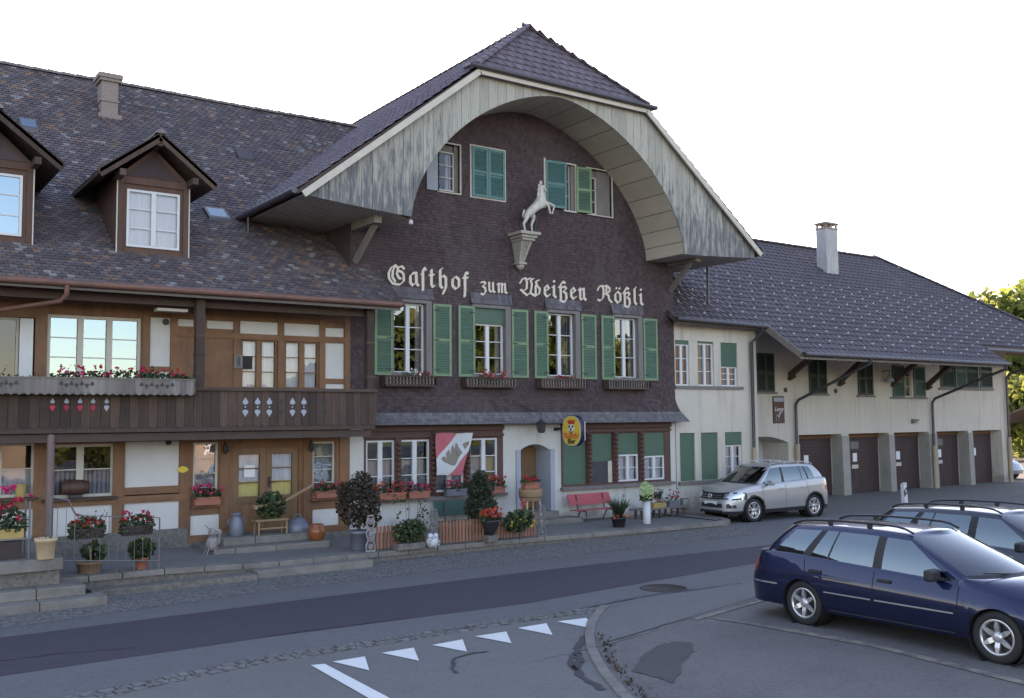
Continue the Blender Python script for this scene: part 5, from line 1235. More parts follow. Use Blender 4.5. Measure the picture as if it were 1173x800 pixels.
for k, (a, b) in enumerate(prs):
    if k == 0: continue
    m = MB(); m.prism([(a-.004,GY-.06,0),(b+.004,GY-.06,0),(b+.004,GY-.02,2.25),(a-.004,GY-.02,2.25)], (0,.49,0)); m.build('pillar', M['pillar'] if k < 5 else M['plaster2'], gar)
# shutters on the upper floor
for (a, b, c, d), mt in ((RG(866,405,886,449), 'darkgreen'), (RG(926,410,946,451), 'darkgreen'), (RG(982,414,999,453), 'darkgreen')):
    mid = (a+b)/2; shutter(gar, a, mid-.005, c, d, GY-.02, mt, mt); shutter(gar, mid+.005, b, c, d, GY-.02, mt, mt)
    m = MB(); m.box(a-.1, b+.1, GY-.08, GY+.01, c-.07, c-.01); m.build('sill', M['greyframe'], gar)
a, b, c, d = gwin['w']; window(gar, a+.35, b, c, d, GY, .10, 1, 3, 'oldwhite', 'glassdk', fw=.05, curtain=[('curtain',0,1,0,1)]); m = MB(); m.box(a, a+.35, GY+.05, GY+.10, c, d); m.build('inner_panel', M['greyframe'], gar)
q = RG(1023,419,1033,455); hinged(gar, a, GY-.02, c, d, q[1]-q[0], 12, 'midgreen', 'midgreen'); q = RG(1046,419,1059,455); shutter(gar, q[0], q[1], c, d, GY-.02, 'midgreen', 'midgreen')
m = MB(); m.box(a-.2, q[1]+.1, GY-.08, GY+.01, c-.07, c-.01); m.build('sill', M['greyframe'], gar)
for k, (u, v_) in enumerate(((1077,1092),(1093,1105),(1106,1120),(1122,1136))):
    a, b, c, d = RG(u, 420, v_, 456); shutter(gar, a, b, 4.18, 5.62, GY-.02-(.03 if k == 1 else 0), 'midgreen' if k in (1, 3) else 'darkgreen', 'darkgreen' if k not in (1,) else 'midgreen')
m = MB(); m.box(at(1077,460,Y=GY).x-.1, at(1136,460,Y=GY).x+.1, GY-.09, GY+.01, 4.08, 4.16); m.build('sill', M['greyframe'], gar)
# roof: one slope of tiles over annex and garages, hipped at the far end
GS = .70; E1 = (20.05, 5.03); RYg = 27.9; RZg = E1[1]+GS*(RYg-E1[0]); L1 = Vector((0, 1, GS)).normalized()
def gz(y): return E1[1]+GS*(y-E1[0])
GRX = 41.3; HEX = 47.6
def rngg(v):
    y = E1[0]+L1.y*v; lo = 21.3 if y > 21.42 else 25.38
    hi = 37.9 if y < 20.95 else min(HEX, GRX+(HEX-GRX)*(RYg-y)/(RYg-20.95))
    return (lo-21.0, hi-21.0)
gm = MB(); tiles(gm, (21.0, E1[0], E1[1]), (1,0,0), L1, 30, (RYg-E1[0])/L1.y, .30, .34, .03, rng=rngg, rounded=False)
go = gm.build('roof', M['gartile'], gar)
m = MB()
def slabg(pts, t=.12):
    n = len(pts); T = [(x, y, gz(y)-.012) for x, y in pts]; B = [(x, y, gz(y)-t) for x, y in pts]; m.add(T+B, [tuple(range(n)), tuple(range(2*n-1, n-1, -1))]+[(i, (i+1)%n, n+(i+1)%n, n+i) for i in range(n)], .5)
slabg([(25.4,E1[0]),(37.9,E1[0]),(37.9,20.96),(25.4,20.96)]); slabg([(25.4,20.97),(HEX,20.97),(GRX,RYg),(25.4,RYg)]); slabg([(21.3,21.42),(25.39,21.42),(25.39,RYg),(21.3,RYg)])
m.poly([(21.3,RYg,RZg),(GRX,RYg,RZg),(HEX,34,6.4),(21.3,34,6.4)]); m.poly([(GRX,RYg,RZg),(HEX,20.97,gz(20.97)),(HEX,34,6.4)])
m.build('roof_deck', M['darksoffit'], go)
m = MB(); m.tube([(25.5,E1[0]-.07,E1[1]-.05),(37.95,E1[0]-.07,E1[1]-.06)], .07, 8); m.build('gutter', M['zinc'], go); m = MB(); m.tube([(37.9,20.89,gz(20.95)-.06),(HEX,20.89,gz(20.95)-.06)], .07, 8); m.build('gutter', M['zinc'], go); m = MB(); m.tube([(21.25,21.36,6.02),(25.5,21.36,5.96)], .07, 8); m.build('gutter', M['zinc'], go)
m = MB(); m.bar((25.37,E1[0],E1[1]-.06), (25.37,21.5,gz(21.5)-.06), .05, .2); m.box(25.4, 37.9, E1[0]+.02, E1[0]+.05, E1[1]-.2, E1[1]-.03); m.build('fascia', M['greywood'], go)
m = MB(); x = 25.9
while x < 37.8: m.bar((x, E1[0]+.06, E1[1]-.17), (x, GY, gz(GY)-.17), .09, .12); x += .7
m.build('rafters', M['darksoffit'], go)
rt = MB(); ridge(rt, (21.3,RYg,RZg+.02), (GRX,RYg,RZg+.02)); ridge(rt, (HEX,20.97,gz(20.97)+.03), (GRX,RYg,RZg+.03)); rt.build('ridge_tiles', M['gartile'], go)
# snow hooks in staggered rows: the nearest hundred as parts, the rest as one
pts = []
for r_i in range(0, 16):
    y = 20.45+r_i*.28; n0 = 0
    x = 22.0+((-r_i) % 4)*.30
    while x < 45:
        if (y > 21.6 or x > 25.6) and (y > 21.2 or x < 37.6) and x < GRX+(HEX-GRX)*(RYg-y)/(RYg-20.95)-.3: pts.append((x, y))
        x += 1.2
pts.sort(key=lambda p: p[0]**2+p[1]**2)
def hook(mb, x, y): z = gz(y); mb.bar((x, y, z+.045), (x, y-.06, z+.02), .022, .03); mb.box(x-.012, x+.012, y-.075, y-.055, z, z+.07)
hk = None
for p in pts[:100]:
    if hk is None:
        h = MB(); hook(h, p[0], p[1]); hk = h.build('snow_hook', M['snowhook'], go, origin=(p[0], p[1], gz(p[1]))); hk.location = (p[0]-35, p[1]-26, gz(p[1]))
        base = hk
    else:
        c = base.copy(); COL.objects.link(c); c.parent = go; c.location = (p[0]-35, p[1]-26, gz(p[1]))
h = MB()
for p in pts[100:]: hook(h, *p)
o = h.build('snow_hooks', M['snowhook'], go); o['kind'] = 'stuff'
# chimney of the garage wing
xa, xb = at(941, 300, Y=25.7).x+.35, at(962, 300, Y=25.7).x-.1; zt = at(950, 262, Y=25.7).z
c = MB(); c.box(xa, xb, 25.7, 26.2, 8.4, zt); ch = c.build('chimney', M['chimgrey'], go)
c = MB(); c.box(xa-.03, xb+.03, 25.67, 26.23, zt, zt+.05)
for x_ in (xa+.05, (xa+xb)/2, xb-.05):
    for y_ in (25.73, 26.17): c.box(x_-.04, x_+.04, y_-.03, y_+.03, zt+.05, zt+.2)
c.box(xa-.05, xb+.05, 25.65, 26.25, zt+.2, zt+.27); c.build('chimney', M['brick'], go)
# braces
for px, py in ((904,432),(961,439),(1018,446) ,(1062,446)):
    if px == 1018: q = at(1022, 440, Y=GY)
    elif px == 1062: q = at(1061, 444, Y=GY)
    else: q = at(px, py, Y=GY)
    m = MB(); ye = 21.35; m.bar((q.x, GY-.02, q.z+.05), (q.x, ye, gz(ye)-.25), .16, .18); m.bar((q.x, GY, q.z-.08), (q.x, GY-.22, q.z+.03), .2, .10); m.build('brace', M['darksoffit'], gar)
# downpipes
for px0, pyb, pxe, foot in ((911,462,998,2.0),(1067.5,460,1149,1.75),(1153.5,432,1190,2.0)):
    X = at(px0, 460, Y=GY-.1).x; ye = E1[0]-.05 if foot != 2.0 or px0 < 1000 else 20.9; ze = (E1[1]-.15) if ye < 20.5 else gz(20.95)-.15
    zb = at(px0, pyb, Y=GY-.1).z
    m = MB(); m.tube([(X,ye,ze+.05),(X,ye+.03,ze-.10),(X,GY-.25,zb+.12),(X,GY-.12,zb-.05),(X,GY-.12,zb-.3),(X,GY-.12,foot)], .055, 8); m.build('downpipe', M['zinc'], gar)
    m = MB(); m.tube([(X,GY-.14,foot),(X,GY-.14,0)], .09, 8); m.build('pipe_foot', M['clay'], gar)
q = at(1019, 436, Y=GY-.3); t = thing('hanging_lamp', 'blue grey lamp hanging on the garage wing beside the half open shutter', 'lamp', tuple(q)); m = MB(); m.lathe([(.03,.25),(.05,.2),(.16,.05),(.18,-.02),(.15,-.05)], tuple(q), 14); m.build('shade', M['bluestone'], t); m = MB(); m.tube([(q.x,GY,q.z+.35),(q.x,q.y,q.z+.42),(q.x,q.y,q.z+.2)], .02, 6); m.build('bracket', M['iron'], t)
q = at(1046.5, 482.5, Y=GY-.05); t = thing('wall_spotlight', 'tiny spotlight on the plain wall above the garage doors', 'lamp', tuple(q)); m = MB(); m.box(q.x-.1, q.x+.12, q.y-.1, q.y+.05, q.z-.08, q.z+.08); m.tube([(q.x+.12,q.y-.05,q.z),(q.x+.3,q.y-.05,q.z+.04)], .03, 8); m.build('lamp_head', M['greyframe'], t)
for px, py in ((899.5,447),(957,448),(957,448))[:2]:
    q = at(px, py, Y=GY); m = MB(); m.lathe([(.09,-.03),(.09,.02)], (q.x, GY, q.z), 12, 'y'); m.build('vent', M['black'], gar)
# dark poster panel
a, b, c, d = RG(885,454,897.5,485); t = thing('poster_board', 'dark narrow advertising board with pale script above the passage arch', 'sign', ((a+b)/2, GY-.04, c))
m = MB(); m.box(a, b, GY-.04, GY-.001, c, d); m.build('board', M['maroon'], t); m = MB(); m.box(a+.03, b-.03, GY-.046, GY-.042, d-.2, d-.05); m.build('header_strip', M['curtain_g'], t)
def text(s, size, x, y, z, mat, parent, name='lettering', sh=0, align='CENTER', rot=0, ext=.004):
    cu = bpy.data.curves.new('t', 'FONT'); cu.body = s; cu.size = size; cu.align_x = align; cu.align_y = 'CENTER'; cu.extrude = ext; cu.shear = sh; cu.resolution_u = 3
    o = bpy.data.objects.new('t', cu); COL.objects.link(o); dg = bpy.context.evaluated_depsgraph_get(); me = bpy.data.meshes.new_from_object(o.evaluated_get(dg)); bpy.data.objects.remove(o)
    mtx = Matrix.Translation((x, y, z)) @ Matrix.Rotation(rot, 4, 'Y') @ Matrix.Rotation(math.pi/2, 4, 'X'); me.transform(mtx)
    po = WL.get(parent.name, (0,0,0)); me.transform(Matrix.Translation((-po[0], -po[1], -po[2])))
    me.materials.clear(); me.materials.append(M[mat]); r = bpy.data.objects.new(name, me); COL.objects.link(r); r.parent = parent; WL[r.name] = po; return r
text('Lanny', .20, (a+b)/2, GY-.046, d-.47, 'paper', t, sh=.35); text('ooo', .1, (a+b)/2, GY-.046, d-.65, 'curtain_g', t, sh=.3)
m = MB(); m.bar((a+.15, GY-.045, c+.1), (b-.2, GY-.045, c+.42), .01, .1, up=(0,0,1)); m.bar((a+.2, GY-.045, c+.08), (a+.2, GY-.045, c+.3), .01, .08, up=(1,0,0)); m.build('figure_motif', M['curtain_g'], t)
# ------------------------------------------------------------------ FIXTURES ON THE GUESTHOUSE
# fretwork flower racks under the first floor windows
RK = [(441,505,'white and red'),(534,596,'red'),(620,677,'red'),(697,750,'')]
for k, (pa, pb, c_) in enumerate(RK):
    xa, xb = at(pa, 440, Y=W-.28).x, at(pb-4, 440, Y=W-.28).x; z0 = 3.86; yb = W-.28
    lab = ['dark fretwork window rack with white and red geraniums, first from the left', 'dark fretwork window rack with the largest bunch of red geraniums', 'dark fretwork window rack with a few low red flowers, third from the left', 'dark fretwork window rack with bare greenery and no bloom'][k]
    t = thing('flower_rack', lab, 'flower box', ((xa+xb)/2, W-.15, z0), group='fretwork racks under the first floor windows')
    m = MB(); m.box(xa, xb, yb, yb+.02, z0, z0+.035); m.box(xa, xb, yb, yb+.02, z0+.22, z0+.26); m.box(xa, xb, W-.04, W-.025, z0, z0+.24); m.box(xa, xb, yb, W-.02, z0-.015, z0)
    for x_ in (xa, xb-.02): m.box(x_, x_+.02, yb, W-.02, z0, z0+.24)
    m.build('rack_frame', M['darkwood'], t)
    m = MB(); x = xa+.03
    while x < xb-.07:
        m.prism([(x,yb+.004,z0+.035),(x+.035,yb+.004,z0+.09),(x,yb+.004,z0+.13),(x+.035,yb+.004,z0+.17),(x,yb+.004,z0+.22),(x+.025,yb+.004,z0+.22),(x+.06,yb+.004,z0+.17),(x+.025,yb+.004,z0+.13),(x+.06,yb+.004,z0+.09),(x+.025,yb+.004,z0+.035)], (0,.012,0)); x += .095
    m.build('fretwork', M['greywood'], t)
    if k == 0: flower_mass(t, xa+.55, xb-.45, W-.16, z0+.20, .22, .2, 60, 8, ('whitef',), lsize=.04); flower_mass(t, xb-.55, xb-.12, W-.16, z0+.20, .22, .2, 60, 8, ('red',), lsize=.04)
    if k == 1: flower_mass(t, xa+.45, xb-.3, W-.18, z0+.16, .34, .26, 130, 26, ('red','coral'), lsize=.045, droop=.1)
    if k == 2: flower_mass(t, xa+.6, xb-.25, W-.16, z0+.20, .18, .2, 90, 14, ('red','cerise'), lsize=.04)
    if k == 3: flower_mass(t, xa+.2, xb-.3, W-.16, z0+.16, .12, .16, 70, 1, ('cerise',), lsize=.04)
# horse statue on its bracket
Yh = 21.5
def H(px, py, dy=0): return at(px, py, Y=Yh+dy)
t = thing('horse_statue', 'white rearing horse statue on a carved bracket on the shingled wall', 'statue', tuple(H(608, 268)))
bm_ = bmesh.new(); sk_l = bm_.verts.layers.skin.verify(); o_ = Vector(WL[t.name])
def chain(pts, start=None):
    prev = start
    for p, r in pts:
        v = bm_.verts.new(p-o_); v[sk_l].radius = (r, r)
        if prev: bm_.edges.new((prev, v))
        prev = v
    return prev
root = bm_.verts.new(H(604.5, 241.5)-o_); root[sk_l].radius = (.155, .16); root[sk_l].use_root = True
mid_v = chain([(H(611, 239), .125)], root); chest = chain([(H(619, 233.5), .165)], mid_v); neck = chain([(H(620.5, 226), .12), (H(619.8, 218), .085), (H(620.3, 212.5), .068), (H(623, 216), .05), (H(625.4, 219.5), .034)], chest)
chain([(H(602.8, 247, -.09), .095), (H(603.2, 251, -.10), .062), (H(599.8, 256, -.10), .040), (H(601, 262, -.10), .028), (H(601.9, 266.4, -.10), .036)], root)
chain([(H(607.5, 247, .09), .09), (H(611.5, 250, .10), .06), (H(608.8, 257, .10), .038), (H(609.0, 262, .10), .028), (H(610.2, 266.5, .10), .036)], root)
chain([(H(624.5, 233, -.09), .072), (H(628.5, 236.5, -.10), .042), (H(629.6, 242, -.10), .028), (H(630.6, 245.5, -.10), .030)], chest)
chain([(H(624, 232, .09), .07), (H(630.5, 234, .10), .042), (H(635, 236, .10), .032), (H(633.5, 241.5, .10), .024), (H(632, 245.8, .10), .028)], chest)
me = bpy.data.meshes.new('horse_body'); bm_.to_mesh(me); bm_.free(); hb = bpy.data.objects.new('body', me); COL.objects.link(hb); hb.parent = t
md = hb.modifiers.new('skin', 'SKIN'); md.use_smooth_shade = True; md = hb.modifiers.new('sub', 'SUBSURF'); md.levels = 2; md.render_levels = 2; me.materials.append(M['ivory'])
m = MB()
for i, (px, py) in enumerate(((619,210),(617.6,214),(617,218.5),(616.6,223),(616.6,227))):
    c = H(px, py); m.blob(tuple(c), .045, .035, .075, 7, 5, .15)
m.build('mane', M['ivory'], t)
m = MB()
for dy in (-.03, .03): c = H(620.6, 209.5, dy); m.lathe([(.022,-.04),(.018,.0),(.002,.06)], tuple(c), 6)
m.build('ear', M['ivory'], t)
m = MB(); m.tube([H(601,240.5), H(599.6,243), H(599.0,247), H(599.4,250)], [.02,.03,.026,.008], 8); m.build('tail', M['ivory'], t)
m = MB(); m.tube([H(616,240.5,.05), H(614,254,.06), H(612.5,267,.04)], [.03,.028,.05], 8); m.build('support', M['black'], t)
bx0 = at(595.5, 270, Y=21.3).x; bx1 = at(618, 270, Y=21.3).x
t2 = thing('statue_bracket', 'carved grey stone bracket below the white horse', 'bracket', ((bx0+bx1)/2, 21.6, 7.6)); zT = H(608, 267.3).z
for nm, (sx, d, za, zb_) in (('top_slab', (0, .0, zT-.09, zT-.005)), ('cornice', (.07, .07, zT-.17, zT-.09)), ('cornice', (.12, .12, zT-.24, zT-.17))):
    m = MB(); m.box(bx0+sx, bx1-sx, 21.22+d, W-.01, za, zb_); m.build(nm, M['plaque'], t2, bevel=.01)
m = MB(); zb_ = zT-.24; z2 = zb_-.56; 
m.add([(bx0+.15,21.42,zb_),(bx1-.15,21.42,zb_),(bx1-.15,W-.01,zb_),(bx0+.15,W-.01,zb_),(bx0+.25,21.68,z2),(bx1-.25,21.68,z2),(bx1-.25,W-.01,z2),(bx0+.25,W-.01,z2)], [(0,1,5,4),(1,2,6,5),(3,0,4,7),(4,5,6,7)])
for f in (.3, .5, .7):
    xa = bx0+.15+(bx1-bx0-.3)*f; xb = bx0+.25+(bx1-bx0-.5)*f; m.bar((xa,21.41,zb_-.03),(xb,21.67,z2+.05),.03,.03)
m.build('bracket_body', M['plaque'], t2)
m = MB(); m.box(bx0+.2, bx1-.2, 21.63, W-.01, z2-.06, z2); m.lathe([(.10,0),(.12,-.05),(.07,-.12),(.0,-.16)], ((bx0+bx1)/2, 21.76, z2-.06), 10); m.build('drop', M['plaque'], t2)
# flag
def FL(u, v): p = at(490+u/10, 480+v/10, Y=21.66); return (p.x, p.y, p.z)
t = thing('flag', 'red and white diagonal flag with a grey beast hanging before the second guesthouse windows', 'flag', (13.6, 21.66, 1.5))
def wavy(pts, off, nm, mat_n):
    me = bpy.data.meshes.new(nm); b = bmesh.new(); vs = [b.verts.new(FL(*p)) for p in pts]; f = b.faces.new(vs)
    bmesh.ops.triangulate(b, faces=[f]); bmesh.ops.subdivide_edges(b, edges=b.edges[:], cuts=5, use_grid_fill=True)
    o = WL[t.name]
    for v in b.verts:
        y = off+.035*math.sin(v.co.x*9+v.co.z*2)+.02*math.sin(v.co.z*6); v.co.y += y; v.co = v.co-Vector(o)
    for f in b.faces: f.smooth = True
    b.to_mesh(me); b.free(); me.materials.append(M[mat_n]); ob = bpy.data.objects.new(nm, me); COL.objects.link(ob); ob.parent = t; return ob
wavy([(100,160),(345,160),(100,462)], 0, 'red_field', 'flagred'); wavy([(345,160),(510,160),(490,290),(465,375),(240,645),(100,645),(100,462)], 0, 'white_band', 'flagwhite'); wavy([(465,375),(430,500),(400,645),(240,645)], 0, 'red_field', 'flagred')
for tri in ([(155,455),(190,425),(215,460),(260,530),(180,490)], [(205,400),(235,350),(255,400),(300,430),(260,530),(215,460)], [(265,330),(290,290),(305,345),(350,380),(350,450),(300,530),(260,530),(300,430),(262,400)], [(325,280),(370,235),(397,260),(362,300),(380,330),(420,370),(350,450),(350,380),(308,345)], [(395,300),(430,270),(472,255),(470,290),(420,370),(380,330)]):
    wavy(tri, -.006, 'beast_emblem', 'flagbear')
p0 = FL(90, 155); p1 = FL(515, 155); m = MB(); m.tube([p0, p1], .018, 8); m.tube([(p0[0]+.02,21.66,p0[2]),(p0[0]+.02,W,p0[2])], .012, 6); m.tube([(p1[0]-.02,21.66,p1[2]),(p1[0]-.02,W,p1[2])], .012, 6); m.build('flag_rod', M['darkwood'], t)
# projecting oval beer sign
xs_ = at(644, 494, Y=21.5).x; yn = at(666, 494, X=xs_).y; xr = at(670.5, 494, Y=yn).x; zc = (at(655, 476, X=xs_).z+at(655, 511.5, X=xs_).z)/2; hh = (at(655, 476, X=xs_).z-at(655, 511.5, X=xs_).z)/2; yc = (21.5+yn)/2; hw_ = (21.5-yn)/2
t = thing('oval_sign', 'yellow oval brewery sign with navy rim projecting from the guesthouse front', 'sign', ((xs_+xr)/2, yc, zc))
def stad(x, ky, kz, n=28): 
    P = []
    for i in range(n):
        a = 2*math.pi*i/n; c, s = math.cos(a), math.sin(a); P.append((x, yc+hw_*ky*math.copysign(abs(c)**.75, c), zc+hh*kz*math.copysign(abs(s)**.85, s)))
    return P
m = MB(); m.prism(stad(xs_, 1, 1), (xr-xs_, 0, 0)); m.build('case', M['navy_paint'], t, bevel=.01)
m = MB(); m.prism(stad(xs_-.012, .90, .92), (.012, 0, 0)); fc = m.build('face', M['yellowsign'], t)
m = MB(); m.prism(stad(xs_-.008, .96, .97), (.008, 0, 0)); m.build('pale_ring', M['oldwhite'], t)
m = MB(); m.box(xr-.03, xr-.0, yn-.004, yn+.0, zc-hh*.6, zc+hh*.6); m.build('highlight_strip', M['oldwhite'], t)
def text_x(s, size, x, y, z, mat, parent, name='lettering', bold=0):
    cu = bpy.data.curves.new('t', 'FONT'); cu.body = s; cu.size = size; cu.align_x = 'CENTER'; cu.align_y = 'CENTER'; cu.extrude = .002; cu.offset = bold; cu.resolution_u = 2
    o = bpy.data.objects.new('t', cu); COL.objects.link(o); me = bpy.data.meshes.new_from_object(o.evaluated_get(bpy.context.evaluated_depsgraph_get())); bpy.data.objects.remove(o)
    me.transform(Matrix.Translation((x, y, z)) @ Matrix.Rotation(-math.pi/2, 4, 'Z') @ Matrix.Rotation(math.pi/2, 4, 'X')); po = WL[parent.name]; me.transform(Matrix.Translation((-po[0], -po[1], -po[2])))
    me.materials.clear(); me.materials.append(M[mat]); r = bpy.data.objects.new(name, me); COL.objects.link(r); r.parent = parent; return r
fx = xs_-.0145
def YZ(a, b): return (yc-a*hw_, zc+b*hh)     # a right-positive as seen, b up
def polyx(mb, P, dx=0): mb.prism([(fx-dx, *YZ(a, b)) for a, b in P], (.002, 0, 0))
m = MB(); polyx(m, [(-.42,.62),(-.30,.72),(-.12,.66),(0,.76),(.12,.66),(.30,.72),(.40,.62),(.28,.42),(-.28,.42)]); m.build('red_crown', M['redprint'], t)
m = MB(); polyx(m, [(-.28,.41),(.28,.41),(.30,.10),(.14,-.12),(0,-.17),(-.14,-.12),(-.30,.10)]); m.build('shield', M['paper'], t)
m = MB()
for P in ([(-.28,.36),(-.08,.36),(-.16,.20),(-.28,.16)], [(.28,.36),(.10,.36),(.02,.20),(.16,.18)], [(-.06,.20),(.08,.12),(-.02,-.02),(-.16,.05)], [(-.26,.02),(-.12,-.10),(0,-.15),(.12,-.10),(.26,.02),(.12,-.02),(0,-.08),(-.12,-.02)]): polyx(m, P, .003)
m.build('shield_charge', M['blackprint'], t)
y_, z_ = YZ(0, -.28); text_x('FELSENAU', hw_*.36, fx, y_, z_, 'redprint', t, bold=.004)
y_, z_ = YZ(0, -.46); text_x('BRAUEREI BERN', hw_*.19, fx, y_, z_, 'redprint', t)
y_, z_ = YZ(0, -.68); text_x('Bier', hw_*.48, fx, y_, z_, 'blackprint', t, bold=.006)
m = MB(); m.tube([(xs_+.1, W-.02, zc+.05), (xs_+.1, 21.48, zc+.05)], .03, 8); q = at(636, 494, Y=W); m.box(q.x-.05, xs_+.15, W-.06, W-.0, zc-.0, zc+.09); m.build('bracket', M['iron'], t)
# wall lantern over the entrance
q = at(620, 489, Y=21.35); t = thing('wall_lantern', 'dark lantern on a curved iron arm above the arched entrance', 'lantern', tuple(q))
m = MB(); m.lathe([(.02,.19),(.12,.12),(.17,.10),(.15,.08),(.11,-.14),(.06,-.17)], tuple(q), 6, smooth=False); m.build('lamp_body', M['iron'], t)
m = MB(); m.tube([(q.x-.35,W-.02,q.z+.62),(q.x-.2,21.6,q.z+.45),(q.x-.02,q.y,q.z+.40),(q.x,q.y,q.z+.18)], .014, 6); m.build('arm', M['iron'], t)

# ------------------------------------------------------------------ FLOWER BOXES ON THE GROUND FLOOR SILLS
def pz(px, py, y): return at(px, py, Y=y)
def sillbox(pa, pb, label, mat, colors, y=21.72, zs=1.035, h=.17, fh=.28, nl=150, nf=12, droop=.02):
    return planter(label, pz(pa,565,y).x, pz(pb,565,y).x, y-.09, y+.09, zs, h, mat, fh=fh, nl=nl, nf=nf, colors=colors, group=None, droop=droop)
sillbox(426, 464, 'wide sill box overflowing with orange red geraniums beside the brown shrub', 'terracotta', ('orange','red','coral'), fh=.34, nl=420, nf=34, droop=.22)
sillbox(467, 491, 'terracotta sill box with pink geraniums left of the flag', 'terracotta', ('cerise','pink'), nf=18)
sillbox(510, 533, 'grey sill box with magenta flowers directly below the flag', 'greypot', ('pink',), nf=20)
sillbox(557, 577, 'terracotta sill box with red geraniums behind the conical shrub', 'terracotta', ('red','coral'), nf=24, fh=.34, nl=200)
zsw = gwl[2]+.0
sillbox(222, 252, 'terracotta box of pink geraniums on the sill left of the double door', 'terracotta', ('pink',), y=21.76, zs=zsw, fh=.30, nl=260, nf=34)
sillbox(361, 388, 'terracotta box with dark foliage and few pink blooms right of the double door', 'terracotta', ('pink','coral'), y=21.76, zs=gwr[2], nf=12, nl=260)

def pot(label, c, r, h, mat, cat='pot', name='plant_pot', taper=.78, group=None, rim=True, fill=True):
    t = thing(name, label, cat, tuple(c), group=group); m = MB(); x, y, z = c
    pr_ = [(r*taper*.97,0),(r*taper,0.005)]+([(r*.95,h*.82),(r*1.06,h*.83),(r*1.06,h),(r*.93,h),(r*.9,h*.9),(0,h*.88)] if rim else [(r,h),(r*.93,h),(r*.9,h*.88),(0,h*.86)])
    m.lathe(pr_, (x, y, z), 20); m.build('pot', M[mat], t); return t
def Z(px, py, z): return at(px, py, Z=z)
# small things on the left platform and steps
zP = .76
q = Z(52, 640, zP); t = pot('small pale yellow flowered pot standing at the foot of the pink post', q, .17, .34, 'palepot')
m = MB(); leaves(m, (q.x,q.y,q.z+.33), .12,.12,.05, 20, .04); m.build('foliage', M['leaf'], t)
# planter trolley with big geranium
q = Z(8, 642, zP); t = thing('plant_stand', 'pale metal plant stand with ochre box and tall red geranium at the left edge', 'plant stand', tuple(q))
m = MB(); xa, xb = q.x-.55, q.x+.32
for x_ in (xa, xb):
    for y_ in (q.y-.02, q.y+.4): m.tube([(x_,y_,zP),(x_,y_,zP+.95 if x_ == xb else zP+.45)], .018, 6)
m.tube([(xa,q.y-.02,zP+.33),(xb,q.y-.02,zP+.33)], .018, 6); m.tube([(xa,q.y+.4,zP+.33),(xb,q.y+.4,zP+.33)], .018, 6); m.build('frame', M['paleiron'], t)
m = MB(); m.box(xa+.02, xb-.08, q.y, q.y+.36, zP+.34, zP+.50); m.build('planter_box', M['yellowbox'], t)
m = MB(); m.box(xa, xb-.1, q.y+.02, q.y+.38, zP, zP+.30); m.build('lower_tray', M['brownbox'], t)
flower_mass(t, xa-.05, xb-.02, q.y+.15, zP+.46, .66, .36, 800, 3, ('cerise',), lsize=.055, top=.9); fl = MB()
pts = [(xa+.35+random.gauss(.1,.18), q.y+.05-random.random()*.1, zP+.46+random.uniform(.2,.62)) for _ in range(18)]; flower_heads(fl, pts, .05, 12, .042); fl.build('flowers', M['fl_cerise'], t)
fl = MB(); flower_heads(fl, [(xb-.33+random.uniform(-.08,.08), q.y, zP+1.16+random.uniform(-.05,.05)) for _ in range(6)], .05, 12, .045); fl.build('flowers', M['fl_pink'], t)
# railing with its two boxes, on the terrace
t = thing('iron_railing', 'thin pale iron railing curving down beside the stone landing', 'railing', (4.5, 18.9, .36))
m = MB(); y_ = 18.78; xr0 = Z(63, 640, zP).x
P1 = (xr0, 18.3, zP+.98); pR = Z(182, 652, tz(5)); xe = pR.x; ye = pR.y
def lerp(a, b, f): return tuple(a[i]+(b[i]-a[i])*f for i in range(3))
m.tube([(xr0, 18.3, zP), (xr0, 18.3, zP+.98)], .016, 8); m.tube([P1, (xr0+.28, 18.34, zP+.92), (xr0+.42, 18.4, zP+.66), (xr0+.55, 18.45, zP+.62)], .016, 6)
A = (xr0+.55, 18.45, zP+.62); B = (xe, ye, tz(5)+.93); m.tube([A, B], .010, 6); m.tube([(xe, ye, tz(5)), B], .013, 8); m.tube([(xr0+.05,18.3,zP-.1),(xe,ye,tz(5)+.15)], .012, 6)
n = 9
for i in range(1, n): p = lerp(A, B, i/n); m.tube([p, (p[0], p[1], tz(p[0])+ (.15 if i % 2 else .0))], .006, 5)
for i in range(3): x_ = xr0+.12+.14*i; m.tube([(x_, 18.33, zP-.1), (x_, 18.33, zP+.86-.09*i)], .006, 5)
m.build('bars', M['paleiron'], t)
for k, (pa, pb, lab) in enumerate(((80, 119, 'brown box of red geraniums hooked on the railing nearest the stone landing'), (139, 174, 'brown box of red geraniums on the right end of the thin railing'))):
    f = .5; a = at(pa, 610, Y=18.5+.02*k); b = at(pb, 610, Y=18.5+.02*k); zz_ = at((pa+pb)/2, 617 if k == 0 else 613, Y=18.5).z
    planter(lab, a.x, b.x, 18.42, 18.62, zz_, .17, 'brownbox', fh=.30, nl=520, nf=22, colors=('red','coral') if k == 0 else ('red','cerise'), droop=.12)
